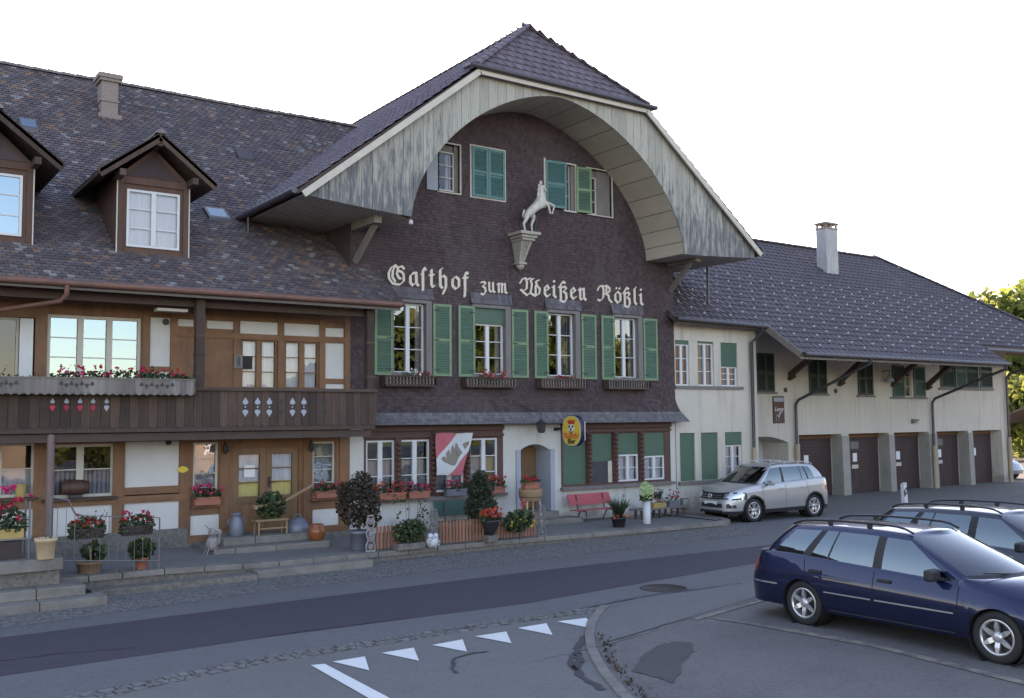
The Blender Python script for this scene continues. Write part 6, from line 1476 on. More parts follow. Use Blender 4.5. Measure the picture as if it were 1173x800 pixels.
# clutter on the left window sills
q = at(24, 571, Y=W-.14); t = pot('tall ochre pot on the left window sill', (q.x, W-.09, gw1[2]+.005), .10, .26, 'yellowbox', taper=.95, rim=False)
q = at(87, 568, Y=W-.2); t = thing('small_barrel', 'small dark wooden barrel lying on the window sill', 'barrel', (q.x, W-.10, gw2[2]+.2)); m = MB()
m.lathe([(0,-.26),(.12,-.26),(.155,-.10),(.16,0),(.155,.10),(.12,.26),(0,.26)], (q.x, W-.12, gw2[2]+.22), 14, 'x', cap=False); m.build('staves', M['maroon'], t)
m = MB(); [m.lathe([(.150,k_-.015),(.158,k_+.015)], (q.x, W-.12, gw2[2]+.22), 14, 'x', cap=False) for k_ in (-.13, .13)]; m.box(q.x-.12, q.x+.12, W-.2, W-.04, gw2[2]+.005, gw2[2]+.07); m.build('hoops', M['iron'], t)
# two potted plants on the terrace edge
q = Z(102, 656, tz(4)); t = pot('low oval wicker basket with a leafy plant on the terrace edge', q, .23, .20, 'wicker', cat='basket', name='plant_basket', taper=.8)
m = MB(); m.tube([(q.x-.02+math.cos(a)*.20*0, q.y+math.cos(a)*.2, q.z+.18+math.sin(a)*.3) for a in [math.pi*i/10 for i in range(11)]], .014, 6); m.build('handle', M['wicker'], t)
m = MB(); leaves(m, (q.x+.08,q.y+.02,q.z+.36), .22,.18,.17, 150, .075); m.build('foliage', M['leaf'], t)
q = Z(162, 652, tz(5)); t = pot('small terracotta pot with a bushy green plant below the railing', q, .12, .21, 'terracotta')
m = MB(); leaves(m, (q.x,q.y,q.z+.36), .24,.2,.20, 190, .08); m.build('foliage', M['leaf'], t)
fl = MB(); flower_heads(fl, [(q.x, q.y-.1, q.z+.56)], .03, 6, .03); fl.build('flowers', M['fl_yellow'], t)
# steps before the double door
t = thing('door_steps', 'two broad grey stone steps before the brown double door', 'stairs', (8.1, 21, .33))
sx0, sx1 = 6.75, 9.35
m = MB()
for a, b in ((sx0, 7.2), (7.21, 8.1), (8.11, sx1)): m.box(a, b, 20.35, 21.85, .15, .34)
m.build('step', M['stone_light'], t, bevel=.015)
m = MB()
for a, b in ((sx0+.35, 7.8), (7.81, sx1-.25)): m.box(a, b, 20.80, 21.86, .34, .50)
m.build('step', M['stone_light'], t, bevel=.015)
zs2 = .50
# milk can, cart with ivy, zinc tubs, clay jar, ornament
def onstep(px, y, z): return Vector((at(px, 600, Y=y).x, y, z))
q = onstep(271, 21.2, zs2); t = thing('milk_can', 'grey metal milk can left of the double door', 'milk can', tuple(q)); m = MB(); m.lathe([(.145,0),(.155,.02),(.155,.32),(.10,.40),(.10,.45),(.12,.46),(.12,.49),(.08,.50),(0,.51)], tuple(q), 18); m.build('body', M['greypot'], t)
m = MB(); [m.tube([q+Vector((s*.155,0,.24)), q+Vector((s*.20,0,.29)), q+Vector((s*.17,0,.37)), q+Vector((s*.12,0,.38))], .012, 6) for s in (-1, 1)]; m.build('handle', M['greypot'], t)
q = onstep(243, 20.45, tz(6.8)-.004); t = thing('wire_figure', 'small grey and white iron ornament left of the stone steps', 'ornament', tuple(q)); m = MB()
m.blob((q.x,q.y,q.z+.22), .13,.12,.16, 10, 7); m.blob((q.x,q.y,q.z+.46), .08,.08,.09, 10, 7); m.tube([(q.x-.16,q.y-.05,q.z+.62),(q.x+.0,q.y-.06,q.z+.44),(q.x+.12,q.y,q.z+.30)], .014, 6); m.tube([(q.x+.05,q.y,q.z+.5),(q.x+.16,q.y,q.z+.42),(q.x+.14,q.y,q.z+.2)], .022, 6)
for a in range(5): m.tube([(q.x+math.cos(a*1.25)*.1,q.y+math.sin(a*1.25)*.1,q.z+.12),(q.x+math.cos(a*1.25)*.17,q.y+math.sin(a*1.25)*.17,q.z)], .016, 6)
m.build('figure', M['castiron'], t)
q = onstep(309, 21.05, zs2); t = thing('hand_cart', 'small wooden barrow with raised shaft carrying a trailing ivy', 'barrow', tuple(q))
m = MB(); m.box(q.x-.38, q.x+.38, q.y-.15, q.y+.17, q.z+.30, q.z+.34); 
for x_ in (-.30, .34): m.bar((q.x+x_+.02,q.y-.1,q.z+.30),(q.x+x_,q.y-.14,q.z),.035,.035); m.bar((q.x+x_+.02,q.y+.12,q.z+.30),(q.x+x_,q.y+.14,q.z),.035,.035)
m.bar((q.x-.3,q.y-.12,q.z+.14),(q.x+.34,q.y-.12,q.z+.14),.03,.03); m.build('frame', M['wicker'], t)
m = MB(); m.bar((q.x+.30,q.y-.1,q.z+.72),(q.x+.95,q.y-.15,q.z+1.05),.05,.05); m.lathe([(.05,-.08),(.05,.08)],(q.x-.38,q.y-.1,q.z+.62),8,'y'); m.bar((q.x-.38,q.y-.1,q.z+.62),(q.x+.3,q.y-.1,q.z+.72),.05,.05); m.build('shaft', M['wicker'], t)
m = MB(); leaves(m, (q.x+.02,q.y-.02,q.z+.62), .38,.24,.32, 620, .06, shell=.3); m.build('ivy', M['leaf'], t)
q = onstep(341, 21.15, zs2); t = thing('zinc_tub', 'blue grey zinc tub with rounded lid on the upper step', 'tub', tuple(q)); m = MB(); m.lathe([(.25,0),(.26,.02),(.26,.15),(.23,.17),(.18,.27),(.08,.32),(0,.33)], tuple(q), 20); m.build('body', M['greypot'], t); m = MB(); m.tube([q+Vector((-.09,0,.31)), q+Vector((-.06,0,.38)), q+Vector((.06,0,.38)), q+Vector((.09,0,.31))], .013, 6); m.build('handle', M['greypot'], t)
q = onstep(363, 20.58, .34); t = thing('clay_jar', 'round orange brown clay jar on the lower step', 'jar', tuple(q)); m = MB(); m.lathe([(.12,0),(.13,.01),(.19,.12),(.20,.20),(.18,.29),(.14,.33),(.15,.36),(.12,.36),(.10,.30),(0,.28)], tuple(q), 20); m.build('jar', mat_('orange brown glazed clay', (.26,.08,.03), .3), t)
# big brown shrub in grey tub
q = Z(411, 630, .215); t = pot('large brownish bushy shrub in a grey tub beside the picket fence', q, .21, .42, 'greypot', cat='shrub', name='potted_shrub', taper=.82)
m = MB(); m.tube([(q.x,q.y,q.z+.35),(q.x+.02,q.y,q.z+.9)], .035, 6); m.build('stem', M['bark'], t)
m = MB(); leaves(m, (q.x-.02,q.y,q.z+1.0), .50,.45,.54, 3200, .038, shell=.25); leaves(m, (q.x+.05,q.y,q.z+1.45), .26,.24,.25, 600, .036, shell=.3); leaves(m, (q.x-.3,q.y,q.z+1.25), .22,.24,.25, 400, .036, shell=.3); leaves(m, (q.x+.3,q.y,q.z+.65), .25,.2,.2, 400, .036, shell=.3); m.build('foliage', M['leafbr'], t)
# picket fences with cast iron ends
fz = .29; FYp = 18.98+.0
def fpx(px): return Z(px, 622-(px-430)*.055, fz)
fy = 19.02
def fence(pa, pb, label, hh_):
    xa, xb = at(pa, 610, Y=fy).x, at(pb, 610, Y=fy).x; t = thing('picket_fence', label, 'fence', ((xa+xb)/2, fy, tz(xa)), group='low picket fence panels along the terrace edge')
    x = xa; zb = lambda x: tz(x)
    while x < xb-.03:
        j = random.uniform(-.01, .01); z0 = zb(x)+.03; m = MB(); m.prism([(x,fy-.012,z0),(x+.055,fy-.012,z0),(x+.055,fy-.012,z0+hh_-.03+j),(x+.0275,fy-.012,z0+hh_+j),(x,fy-.012,z0+hh_-.03+j)], (0,.022,0)); m.build('picket', M['picket'], t); x += .088
    m = MB(); m.bar((xa,fy+.03,zb(xa)+.16),(xb,fy+.03,zb(xb)+.16),.03,.05); m.build('rail', M['picket'], t); m = MB(); m.bar((xa,fy+.03,zb(xa)+hh_-.15),(xb,fy+.03,zb(xb)+hh_-.15),.03,.05); m.build('rail', M['picket'], t)
fence(431, 489, 'left picket fence panel behind the tall leafy plant', .50)
fence(503, 554, 'middle picket fence panel below the green bench', .51)
fence(566, 614, 'right picket fence panel half hidden by yellow flowered plants', .48)
def scroll_post(px, label, mt, w=.20, h=.74, y=fy-.06):
    x = at(px, 605, Y=y).x; z = tz(x); t = thing('ornamental_post', label, 'post', (x, y, z)); m = MB()
    for s in (-1, 1):
        m.tube([(x+s*w/2,y,z+h*.02),(x+s*w*.5,y,z+h*.2),(x+s*w*.28,y,z+h*.34),(x+s*w*.5,y,z+h*.5),(x+s*w*.3,y,z+h*.68),(x+s*w*.48,y,z+h*.82),(x+s*w*.25,y,z+h)], .018, 6)
    for i in range(4):
        zc_ = z+h*(.14+.235*i); r = w*(.30 if i % 2 else .24); m.tube([(x+math.cos(a)*r, y, zc_+math.sin(a)*r) for a in [2*math.pi*k/12 for k in range(13)]], .016, 6); m.blob((x,y,zc_),.035,.02,.035,6,4)
    m.box(x-w*.55,x+w*.55,y-.02,y+.02,z,z+.035); m.box(x-w*.35,x+w*.35,y-.015,y+.015,z+h-.01,z+h+.02); m.build('scrollwork', M[mt], t)
scroll_post(424.5, 'white and rust cast iron scroll post at the left end of the fence', 'castiron', h=.76)
scroll_post(497, 'grey scroll post between two fence panels above the painted ball figure', 'paleiron', h=.80)
scroll_post(621, 'lilac grey mesh scroll post at the right end of the fence', 'paleiron', h=.74)
q = at(495, 622, Y=fy-.22); x_ = q.x; z_ = tz(x_); t = thing('ceramic_figure', 'white and blue painted ceramic ball figure at the foot of the middle post', 'ornament', (x_, fy-.22, z_)); m = MB(); m.blob((x_,fy-.22,z_+.13), .15,.13,.14, 14, 9); m.blob((x_-.07,fy-.26,z_+.26), .07,.06,.06, 10, 7); m.blob((x_+.08,fy-.24,z_+.25), .06,.05,.06, 10, 7); m.build('body', M['whitef'] if 'whitef' in M else M['white'], t)
m = MB()
for i in range(9): a = i*.7; m.blob((x_+math.cos(a)*.12, fy-.33+.02*math.sin(a*2), z_+.13+math.sin(a)*.10), .028,.012,.028, 7, 4)
m.build('blue_spots', M['bluestone'], t)
# plants before the fence
q = at(469, 622, Y=fy-.2); z_ = tz(q.x); t = thing('trough_plant', 'stone trough with a spreading green plant and tall airy stems before the left fence', 'plant', (q.x, fy-.2, z_))
m = MB(); m.box(q.x-.34, q.x+.34, fy-.32, fy-.08, z_, z_+.14); m.build('trough', M['stone'], t, bevel=.02)
m = MB(); leaves(m, (q.x,fy-.2,z_+.38), .40,.20,.28, 600, .06, shell=.2)
for i in range(9):
    bx_ = q.x+random.uniform(-.2,.35); hh_ = random.uniform(.8, 1.15)
    for k in range(7): m.leaf((bx_+random.gauss(0,.05), fy-.2+random.gauss(0,.05), z_+.5+(hh_-.5)*k/6), .055, 1.3)
m.build('foliage', M['leaf'], t)
m = MB()
for i in range(6): bx_ = q.x+random.uniform(-.2,.35); m.tube([(q.x+(bx_-q.x)*.6,fy-.2,z_+.3),(bx_,fy-.2,z_+random.uniform(.8,1.1))], .005, 4)
m.build('stems', M['leafdk'], t)
q = at(593, 612, Y=fy-.18); z_ = tz(q.x); t = thing('flowering_plant', 'green plant with small yellow flowers spilling over the right fence panel', 'plant', (q.x, fy-.18, z_))
m = MB(); leaves(m, (q.x,fy-.18,z_+.42), .40,.20,.26, 620, .065, shell=.2); leaves(m, (q.x+.25,fy-.18,z_+.5), .22,.15,.2, 160, .06); m.build('foliage', M['leaf'], t)
fl = MB(); flower_heads(fl, [(q.x+random.uniform(-.4,.42), fy-.37, z_+random.uniform(.2,.6)) for _ in range(8)], .028, 7, .03); fl.build('flowers', M['fl_yellow'], t)
m = MB(); m.tube([(q.x+.05,fy-.2,z_),(q.x+.05,fy-.2,z_+.3)], .02, 6); m.build('stem', M['bark'], t)
q = at(599, 580, Y=fy+.05); t = thing('coral_lily', 'single coral and white bloom rising behind the right fence panel', 'plant', (q.x, fy+.05, tz(q.x))); m = MB(); flower_heads(m, [tuple(q), (q.x+.03,q.y,q.z+.10), (q.x-.03,q.y,q.z-.08)], .07, 12, .06); m.build('flowers', M['fl_coral'], t); m = MB(); m.tube([(q.x,q.y,tz(q.x)),tuple(q)], .008, 5); m.build('stem', M['leaf'], t)
# dark urn with orange flowers
q = at(562, 622, Y=fy-.16); z_ = tz(q.x); t = thing('flower_urn', 'dark urn on a grey block filled with orange flowers between the fence panels', 'urn', (q.x, fy-.16, z_)); m = MB(); m.box(q.x-.13,q.x+.13,fy-.28,fy-.04,z_,z_+.15); m.build('block', M['stone'], t, bevel=.01)
m = MB(); m.lathe([(.07,.15),(.08,.17),(.16,.30),(.22,.46),(.23,.50),(.2,.5),(.0,.46)], (q.x,fy-.16,z_), 18); m.build('urn', M['blackpot'], t)
flower_mass(t, q.x-.28, q.x+.26, fy-.16, z_+.50, .26, .32, 220, 34, ('orange','coral','orange'), lsize=.05, fr=.045)
# conical shrub
q = at(551, 600, Y=20.2); z_ = tz(q.x); t = pot('dense dark upright shrub before the green bench', (q.x, 20.2, z_), .2, .3, 'blackpot', cat='shrub', name='potted_shrub')
m = MB(); leaves(m, (q.x,20.2,z_+.65), .44,.4,.42, 2400, .036, shell=.35); leaves(m, (q.x-.02,20.2,z_+1.1), .35,.31,.32, 1700, .036, shell=.35); leaves(m, (q.x-.03,20.2,z_+1.38), .21,.2,.20, 700, .034, shell=.3); m.build('foliage', M['leafdk'], t)
m = MB(); m.tube([(q.x,20.2,z_+.25),(q.x,20.2,z_+1.3)], .04, 6); m.build('stem', M['bark'], t)
# benches
def bench(label, pa, pb, y, mat, ztop, zseat, z0, legm='iron'):
    xa, xb = at(pa, 580, Y=y).x, at(pb, 580, Y=y).x; t = thing('bench', label, 'bench', ((xa+xb)/2, y, z0)); 
    n = 4
    for i in range(n):
        zz_ = zseat+.12+(ztop-zseat-.12)*(i+.5)/n; m = MB(); m.box(xa, xb, y+.18-.02*i*0+.03*i, y+.205+.03*i, zz_-.05, zz_+.05); m.build('backrest_slat', M[mat], t, bevel=.006)
    for i in range(4): m = MB(); m.box(xa, xb, y-.24+.105*i, y-.15+.105*i, zseat-.025-.006*(i-1.5), zseat-.006*(i-1.5)); m.build('seat_slat', M[mat], t, bevel=.006)
    for x_ in (xa+.28, xb-.28):
        m = MB(); m.tube([(x_,y-.22,z0),(x_,y-.2,zseat-.04),(x_,y+.15,zseat-.05),(x_,y+.24,ztop)], .018, 6); m.tube([(x_,y+.05,zseat-.04),(x_,y+.22,z0)], .018, 6); m.build('leg', M[legm], t)
    return t
zt__ = tz(17.6); bench('faded red slatted bench against the guesthouse wall', 657, 705, 21.35, 'benchred', at(680,566,Y=21.5).z, at(680,583.5,Y=21.2).z, zt__)
bench('dark green slatted bench behind the fence and the conical shrub', 503, 572, 21.35, 'benchgreen', at(535,573,Y=21.5).z, at(535,596,Y=21.2).z, tz(13.8))
# half barrel stand in the doorway
q = at(608, 585, Y=20.9); z_ = tz(q.x); t = thing('half_barrel_table', 'half barrel on turned legs standing before the arched entrance', 'barrel', (q.x, 20.9, z_))
zb = at(608,573.5,Y=20.9).z; zt_ = at(608,560,Y=20.9).z
m = MB(); m.lathe([(.26,zb),(.30,zb+.08),(.32,zt_-.1),(.315,zt_),(.28,zt_),(.0,zt_-.03)], (q.x,20.9,0), 22); m.build('staves', M['wicker'], t)
m = MB(); [m.lathe([(.295+k_*.01,zb+.07+k_*.11),(.307+k_*.01,zb+.11+k_*.11)], (q.x,20.9,0), 22, cap=False) for k_ in (0, 1)]; m.build('hoop', M['iron'], t)
for s, d in ((-.2,-.12),(.2,-.12),(-.16,.15),(.18,.15)): m = MB(); m.tube([(q.x+s,20.9+d,zb+.02),(q.x+s*1.25,20.9+d*1.3,z_)], .028, 8); m.build('leg', M['palepot'], t)
planter('terracotta box of red flowers standing on the half barrel', q.x-.24, q.x+.24, 20.8, 21.0, zt_, .16, 'terracotta', fh=.24, nl=170, nf=16, colors=('cerise','red'))
# potted grassy plant
q = Z(709, 604, tz(17.8)); t = pot('dark pot with a spiky strap leaved plant right of the red bench', q, .20, .26, 'blackpot')
m = MB()
for i in range(130):
    a = random.uniform(0, 6.28); l_ = random.uniform(.35,.62); sp = random.uniform(.1,.8); d = Vector((math.cos(a)*sp*.55, math.sin(a)*sp*.55, 1)).normalized(); p0 = q+Vector((math.cos(a)*.08, math.sin(a)*.08, .24)); p1 = p0+d*l_*.6; p2 = p0+d*l_+Vector((math.cos(a)*.12*sp,math.sin(a)*.12*sp,-.1*sp)); sd = d.cross(Vector((math.sin(a*3),math.cos(a*2),.1))).normalized()*.014
    m.add([p0-sd,p0+sd,p1+sd*1.1,p1-sd*1.1,p2], [(0,1,2,3),(3,2,4)])
m.build('foliage', M['leaf'], t)
fl = MB(); flower_heads(fl, [q+Vector((random.uniform(-.25,.25),random.uniform(-.25,.1),.26+random.random()*.08)) for _ in range(8)], .04, 7, .035); fl.build('flowers', M['fl_orange'], t)
fl = MB(); flower_heads(fl, [q+Vector((.12,-.05,.86)), q+Vector((.16,-.05,.80))], .05, 7, .045); fl.build('flowers', M['bluestone'], t); fl = MB(); flower_heads(fl, [q+Vector((.18,-.05,.6)), q+Vector((.22,-.1,.3))], .05, 7, .04); fl.build('flowers', M['fl_palegreen'], t)
# white column vase with hydrangea
q = Z(741, 600, tz(18.9)); t = thing('column_vase', 'tall white cylinder vase holding pale green hydrangea balls', 'vase', tuple(q)); m = MB(); m.lathe([(.10,0),(.105,.01),(.105,.62),(.085,.62),(.08,.55),(0,.54)], tuple(q), 24); m.build('vase', M['white'], t)
m = MB()
for d in ((-.13,-.05,.88),(.10,-.02,.92),(.0,.05,1.0),(-.02,-.12,.78),(.12,.06,.80)):
    for _ in range(170):
        e = Vector((random.gauss(0,1),random.gauss(0,1),random.gauss(0,1))).normalized()*.13; m.leaf(q+Vector(d)+e, .035, 1)
m.build('hydrangea', M['fl_palegreen'], t); m = MB(); leaves(m, tuple(q+Vector((0,0,.68))), .2,.16,.10, 50, .09); m.build('foliage', M['leaf'], t)
# low pale bench with planters
zq = tz(19.2); xa, xb = at(736,585,Y=20.9).x, at(787,585,Y=20.9).x; zt_ = at(765,580.5,Y=20.9).z; t = thing('low_plank_bench', 'low weathered plank table carrying flower pots beside the white vase', 'bench', ((xa+xb)/2, 20.9, zq))
m = MB(); m.box(xa-.35, xb, 20.72, 21.08, zt_-.04, zt_); m.build('plank', M['greywood'], t)
for x_ in (xa-.15, xa+.55, xb-.25, xb-.75): m = MB(); m.bar((x_,20.78,zt_-.04),(x_,20.76,zq-.02),.05,.05); m.bar((x_,21.02,zt_-.04),(x_,21.04,zq-.02),.05,.05); m.build('leg', M['darkwood'], t)
m = MB(); m.box(xb-.75, xb-.25, 20.76, 20.79, zq+.22, zq+.27); m.build('stretcher', M['darkwood'], t)
planter('ochre planter with feathery dark foliage and a red bloom on the plank table', at(746,575,Y=20.9).x, at(760,575,Y=20.9).x, 20.8, 21.0, zt_, .14, 'yellowbox', fh=.30, nl=60, nf=5, colors=('cerise',))
obj_last = [o for o in COL.objects if o.name.startswith('flower_box') and o.type == 'EMPTY'][-1]
m = MB(); c = Vector(WL[obj_last.name])
for i in range(90):
    a = random.uniform(0,6.28); d = Vector((math.cos(a)*.6, math.sin(a)*.4, 1)).normalized(); p0 = c+Vector((0,0,.15)); L_ = random.uniform(.2,.48); sd = d.orthogonal().normalized()*.008
    m.add([p0-sd,p0+sd,p0+d*L_], [(0,1,2)]); [m.leaf(p0+d*L_*f+Vector((random.gauss(0,.02),random.gauss(0,.02),0)), .03, 1.6) for f in (.5,.7,.9)]
m.build('feathery_foliage', M['leafdk'], obj_last)
planter('small grey pot of red and white blooms at the right end of the plank table', at(765,575,Y=20.9).x, at(776,575,Y=20.9).x, 20.82, 20.98, zt_, .16, 'greypot', fh=.34, nl=50, nf=16, colors=('cerise','whitef','red'))
# little wall box and bollard near the annex corner
q = at(786, 577, Y=W-.12); t = thing('meter_box', 'small grey hinged wall box low on the annex wall', 'box', tuple(q)); m = MB(); m.box(q.x-.14, q.x+.14, W-.10, W+.005, q.z-.16, q.z+.16); m.build('box', M['greyframe'], t, bevel=.01); m = MB(); m.box(q.x-.11, q.x+.11, W-.108, W-.10, q.z-.13, q.z+.13); m.build('door', M['plaster2'], t)
# roadside delineator post
q = Z(1037, 583, 0); t = thing('delineator_post', 'white roadside post with slanted black band on the forecourt', 'post', tuple(q)); zt_ = at(1033.5, 553, Y=q.y).z
m = MB(); m.add([(q.x-.09,q.y-.06,0),(q.x+.09,q.y-.06,0),(q.x+.09,q.y+.06,0),(q.x-.09,q.y+.06,0),(q.x-.13,q.y-.06,zt_-.06),(q.x+.03,q.y-.06,zt_),(q.x+.03,q.y+.06,zt_),(q.x-.13,q.y+.06,zt_-.06)], [(4,5,6,7),(0,1,5,4),(1,2,6,5),(2,3,7,6),(3,0,4,7)]); m.build('post_body', M['white'], t)
m = MB(); zq = zt_*.55; m.prism([(q.x-.118,q.y-.064,zq-.08),(q.x+.068,q.y-.064,zq+.06),(q.x+.052,q.y-.064,zq+.26),(q.x-.128,q.y-.064,zq+.12)], (0,.003,0)); m.build('black_band', M['blackprint'], t)
m = MB(); m.box(q.x-.05,q.x-.0,q.y-.068,q.y-.064,zq+.06,zq+.15); m.build('reflector', M['paper'], t)
# ------------------------------------------------------------------ CARS
import bisect
def interp(x, xs, ys):
    if x <= xs[0]: return ys[0]
    if x >= xs[-1]: return ys[-1]
    i = bisect.bisect_right(xs, x)-1; f = (x-xs[i])/(xs[i+1]-xs[i]); return ys[i]+(ys[i+1]-ys[i])*f
def build_car(t, c):
    """loft a car body in the thing's local space (x forward, y left, z up) and split its surface into parts"""
    xr, xf, w = c['xr'], c['xf'], c['w']; cr, cf, n = c['cr'], c['cf'], c.get('n', 2.5)
    cols = []    # (kind, base x, base y-fraction, u) u: 0..1 along rear/side/front
    NR, NF = 22, 44
    P = []
    for i in range(NR): a = (math.pi/2)*i/NR; P.append((xr+cr-cr*math.cos(a)**(2/n), math.sin(a)**(2/n)))
    x = xr+cr; xe = xf-cf; ns = int((xe-x)/.035)
    for i in range(ns+1): P.append((x+(xe-x)*i/ns, 1.0))
    for i in range(1, NF+1): a = (math.pi/2)*(1-i/NF); P.append((xf-cf+cf*math.cos(a)**(2/n) if i < NF else xf, math.sin(a)**(2/n) if i < NF else 0))
    NC = len(P)
    xA, xD = c['xA'], c['xD']
    iA = min(range(NC), key=lambda i: abs(P[i][0]-xA)+(0 if P[i][1] > .9 else 9)); iD = min(range(NC), key=lambda i: abs(P[i][0]-xD)+(0 if P[i][1] > .6 else 9))
    def arcs(idx):
        L = [0]
        for a, b in zip(idx[:-1], idx[1:]): L.append(L[-1]+math.hypot(P[a][0]-P[b][0], (P[a][1]-P[b][1])*w))
        return [v/L[-1] for v in L]
    fa = dict(zip(range(iA, NC), arcs(list(range(iA, NC))))); ra = dict(zip(range(iD, -1, -1), arcs(list(range(iD, -1, -1)))))
    rows = []; tags = []
    sill = c['sill']; R = c['arch']; zw = c['rw']
    def belt(x): return interp(x, *c['belt'])
    levels = c['levels']   # list of (t 0..1, width factor, dx rear, dx front)
    def low_z(x, y):
        z = sill if abs(y) > .5 else c.get('lip', sill)
        for xw in c['wheels']:
            d = abs(x-xw)
            if d < R and y > .6: z = max(z, zw+math.sqrt(R*R-d*d))
        return z
    NL = 15
    for k in range(NL+1):
        tt = k/NL; row = []
        for i, (px, py) in enumerate(P):
            wf = interp(tt, [q[0] for q in levels], [q[1] for q in levels]); dr = interp(tt, [q[0] for q in levels], [q[2] for q in levels]); df = interp(tt, [q[0] for q in levels], [q[3] for q in levels])
            x = px; fe = max(0, (px-(xf-cf))/cf); re = max(0, ((xr+cr)-px)/cr); x = px+df*fe**1.5-dr*re**1.5*-1
            zb = low_z(px, py); z0 = sill; zt = belt(px); z = zb+(zt-zb)*tt
            # keep the width profile tied to true height
            th = (z-z0)/(zt-z0) if zt > z0 else 0
            wf = interp(th, [q[0] for q in levels], [q[1] for q in levels]); row.append(Vector((x, py*w*wf, z)))
        rows.append(row); tags.append(('body', tt))
    # greenhouse base ring
    g = c['g']; WB, WT = g['wb'], g['wt']
    G0 = []; G1 = []
    for i, (px, py) in enumerate(P):
        if i >= iA:
            u = fa[i]; y = WB*(1-u)**.9 if u < 1 else 0; x0 = xA_ = P[iA][0]+g['wsb']*(1-(y/WB)**2); y1 = WT*(1-u)**.9 if u < 1 else 0; x1 = g['xAt']+g['wst']*(1-(y1/WT)**2)
            G0.append(Vector((x0, y, g['zws']+.03*(1-(y/WB)**2)))); G1.append(Vector((x1, y1, g['zr'](x1)-.02+.028*(1-(y1/WT)**2))))
        elif i <= iD:
            u = ra[i]; y = WB*(1-u)**.75 if u < 1 else 0; x0 = P[iD][0]-g['rsb']*(1-(y/WB)**3); y1 = WT*.97*(1-u)**.75 if u < 1 else 0; x1 = g['xDt']-g['rst']*(1-(y1/WT)**3)
            G0.append(Vector((x0, y, belt(P[iD][0])+.02))); G1.append(Vector((x1, y1, g['zr'](x1)-.02+.028*(1-(y1/WT)**2))))
        else:
            x1 = interp(px, *g['map']); G0.append(Vector((px, WB, belt(px)+.02))); G1.append(Vector((x1, WT, g['zr'](x1)-.02)))
    top = rows[-1]; KH = 8
    for k in range(1, KH+1):
        tt = k/KH; row = []
        for i in range(NC):
            a, b = top[i], G0[i]; p = a.lerp(b, tt); d = (b-a).length; s_ = math.sin(math.pi*tt/2)
            p = Vector((a.x+(b.x-a.x)*tt, a.y+(b.y-a.y)*tt, a.z+(b.z-a.z)*(s_*.75+tt*.25)+ (min(d, 1)*.035*math.sin(math.pi*tt))))
            row.append(p)
        rows.append(row); tags.append(('deck', tt))
    KG = 14
    for k in range(1, KG+1):
        tt = k/KG; row = []
        for i in range(NC):
            a, b = G0[i], G1[i]; p = a.lerp(b, tt); bl = .02*math.sin(math.pi*tt); 
            if iD < i < iA: p.y += bl
            elif i >= iA: p.x += bl*1.2; p.y += bl*(p.y/WB)
            else: p.x -= bl*1.5; p.y += bl*(p.y/WB)
            row.append(p)
        rows.append(row); tags.append(('glass', tt))
    KR = 7
    for k in range(1, KR+1):
        tt = k/KR; row = []
        for i in range(NC):
            a = G1[i]; row.append(Vector((a.x, a.y*(1-tt), a.z+(.045*(1-(a.y/WT)**2*0))*(1-(1-tt)**2)*(a.y/WT)**.5 if a.y > 0 else a.z)))
        rows.append(row); tags.append(('roof', tt))
    parts = {}
    def put(key, quad, smooth=True):
        m, idx = parts.setdefault(key, (MB(), {})); f = []
        for v in quad:
            kk = (round(v[0], 5), round(v[1], 5), round(v[2], 5))
            if kk not in idx: idx[kk] = len(m.v); m.v.append(kk)
            f.append(idx[kk])
        ff = []
        for q in f:
            if q not in ff: ff.append(q)
        if len(ff) >= 3: m.f.append(tuple(ff)); m.r.append(.5); m.sm.append(smooth); m.mi.append(0)
    win = c['windows']   # (x0,x1 at base ring) on the side
    def inwin(xb):
        for k, (a, b) in enumerate(win):
            if a < xb < b: return k
        return None
    for s in (1, -1):
        for r in range(len(rows)-1):
            kind, tt = tags[r+1]
            for i in range(NC-1):
                q = [rows[r][i], rows[r][i+1], rows[r+1][i+1], rows[r+1][i]]
                ce = (q[0]+q[1]+q[2]+q[3])/4; xb = (P[i][0]+P[i+1][0])/2; qq = [(v.x, v.y*s, v.z) for v in q]
                if s > 0: qq = qq[::-1]
                key = 'body'
                if kind == 'body':
                    key = c['cls'](ce, xb, P[i][1], s)
                elif kind == 'deck':
                    key = c['cls'](ce, xb, P[i][1], s) if i < iD+2 or i > iA else 'body'
                    if key == 'body' and i >= iA and ce.x > c['hoodx'] and 0: key = 'hood'
                elif kind == 'glass':
                    lo, hi = c.get('glo', .06), c.get('ghi', .90)
                    if i > iA: 
                        key = 'windscreen' if fa[i] > .07 and tt > .04 and tt < .96 else 'body'
                        if tt <= .12 and fa[i] > .07: key = 'trim'
                    elif i < iD: key = 'rear_window' if (ra[i] > .36 and .08 < tt < .9) else 'body'
                    else:
                        kx = inwin(xb)
                        if tt > hi or tt <= lo: key = 'body' if not (lo-.08 < tt <= lo) else 'trim'
                        elif kx is not None: key = ('side_window', kx, s)
                        else: key = 'trim' if c.get('darkpillars', True) and win[0][1]-.05 < xb < win[-1][0]+.05 or (win[0][0]-.02 < xb < win[-1][1] and c.get('darkpillars', True)) else 'body'
                put(key, qq)
    mats = c['mats']; nm = {'body':'body','trim':'trim','windscreen':'windscreen','rear_window':'rear_window','lamp':'headlight','tail':'tail_light','grille':'grille','bumper':'bumper','intake':'air_intake','roofbody':'roof','rocker':'rocker_panel'}
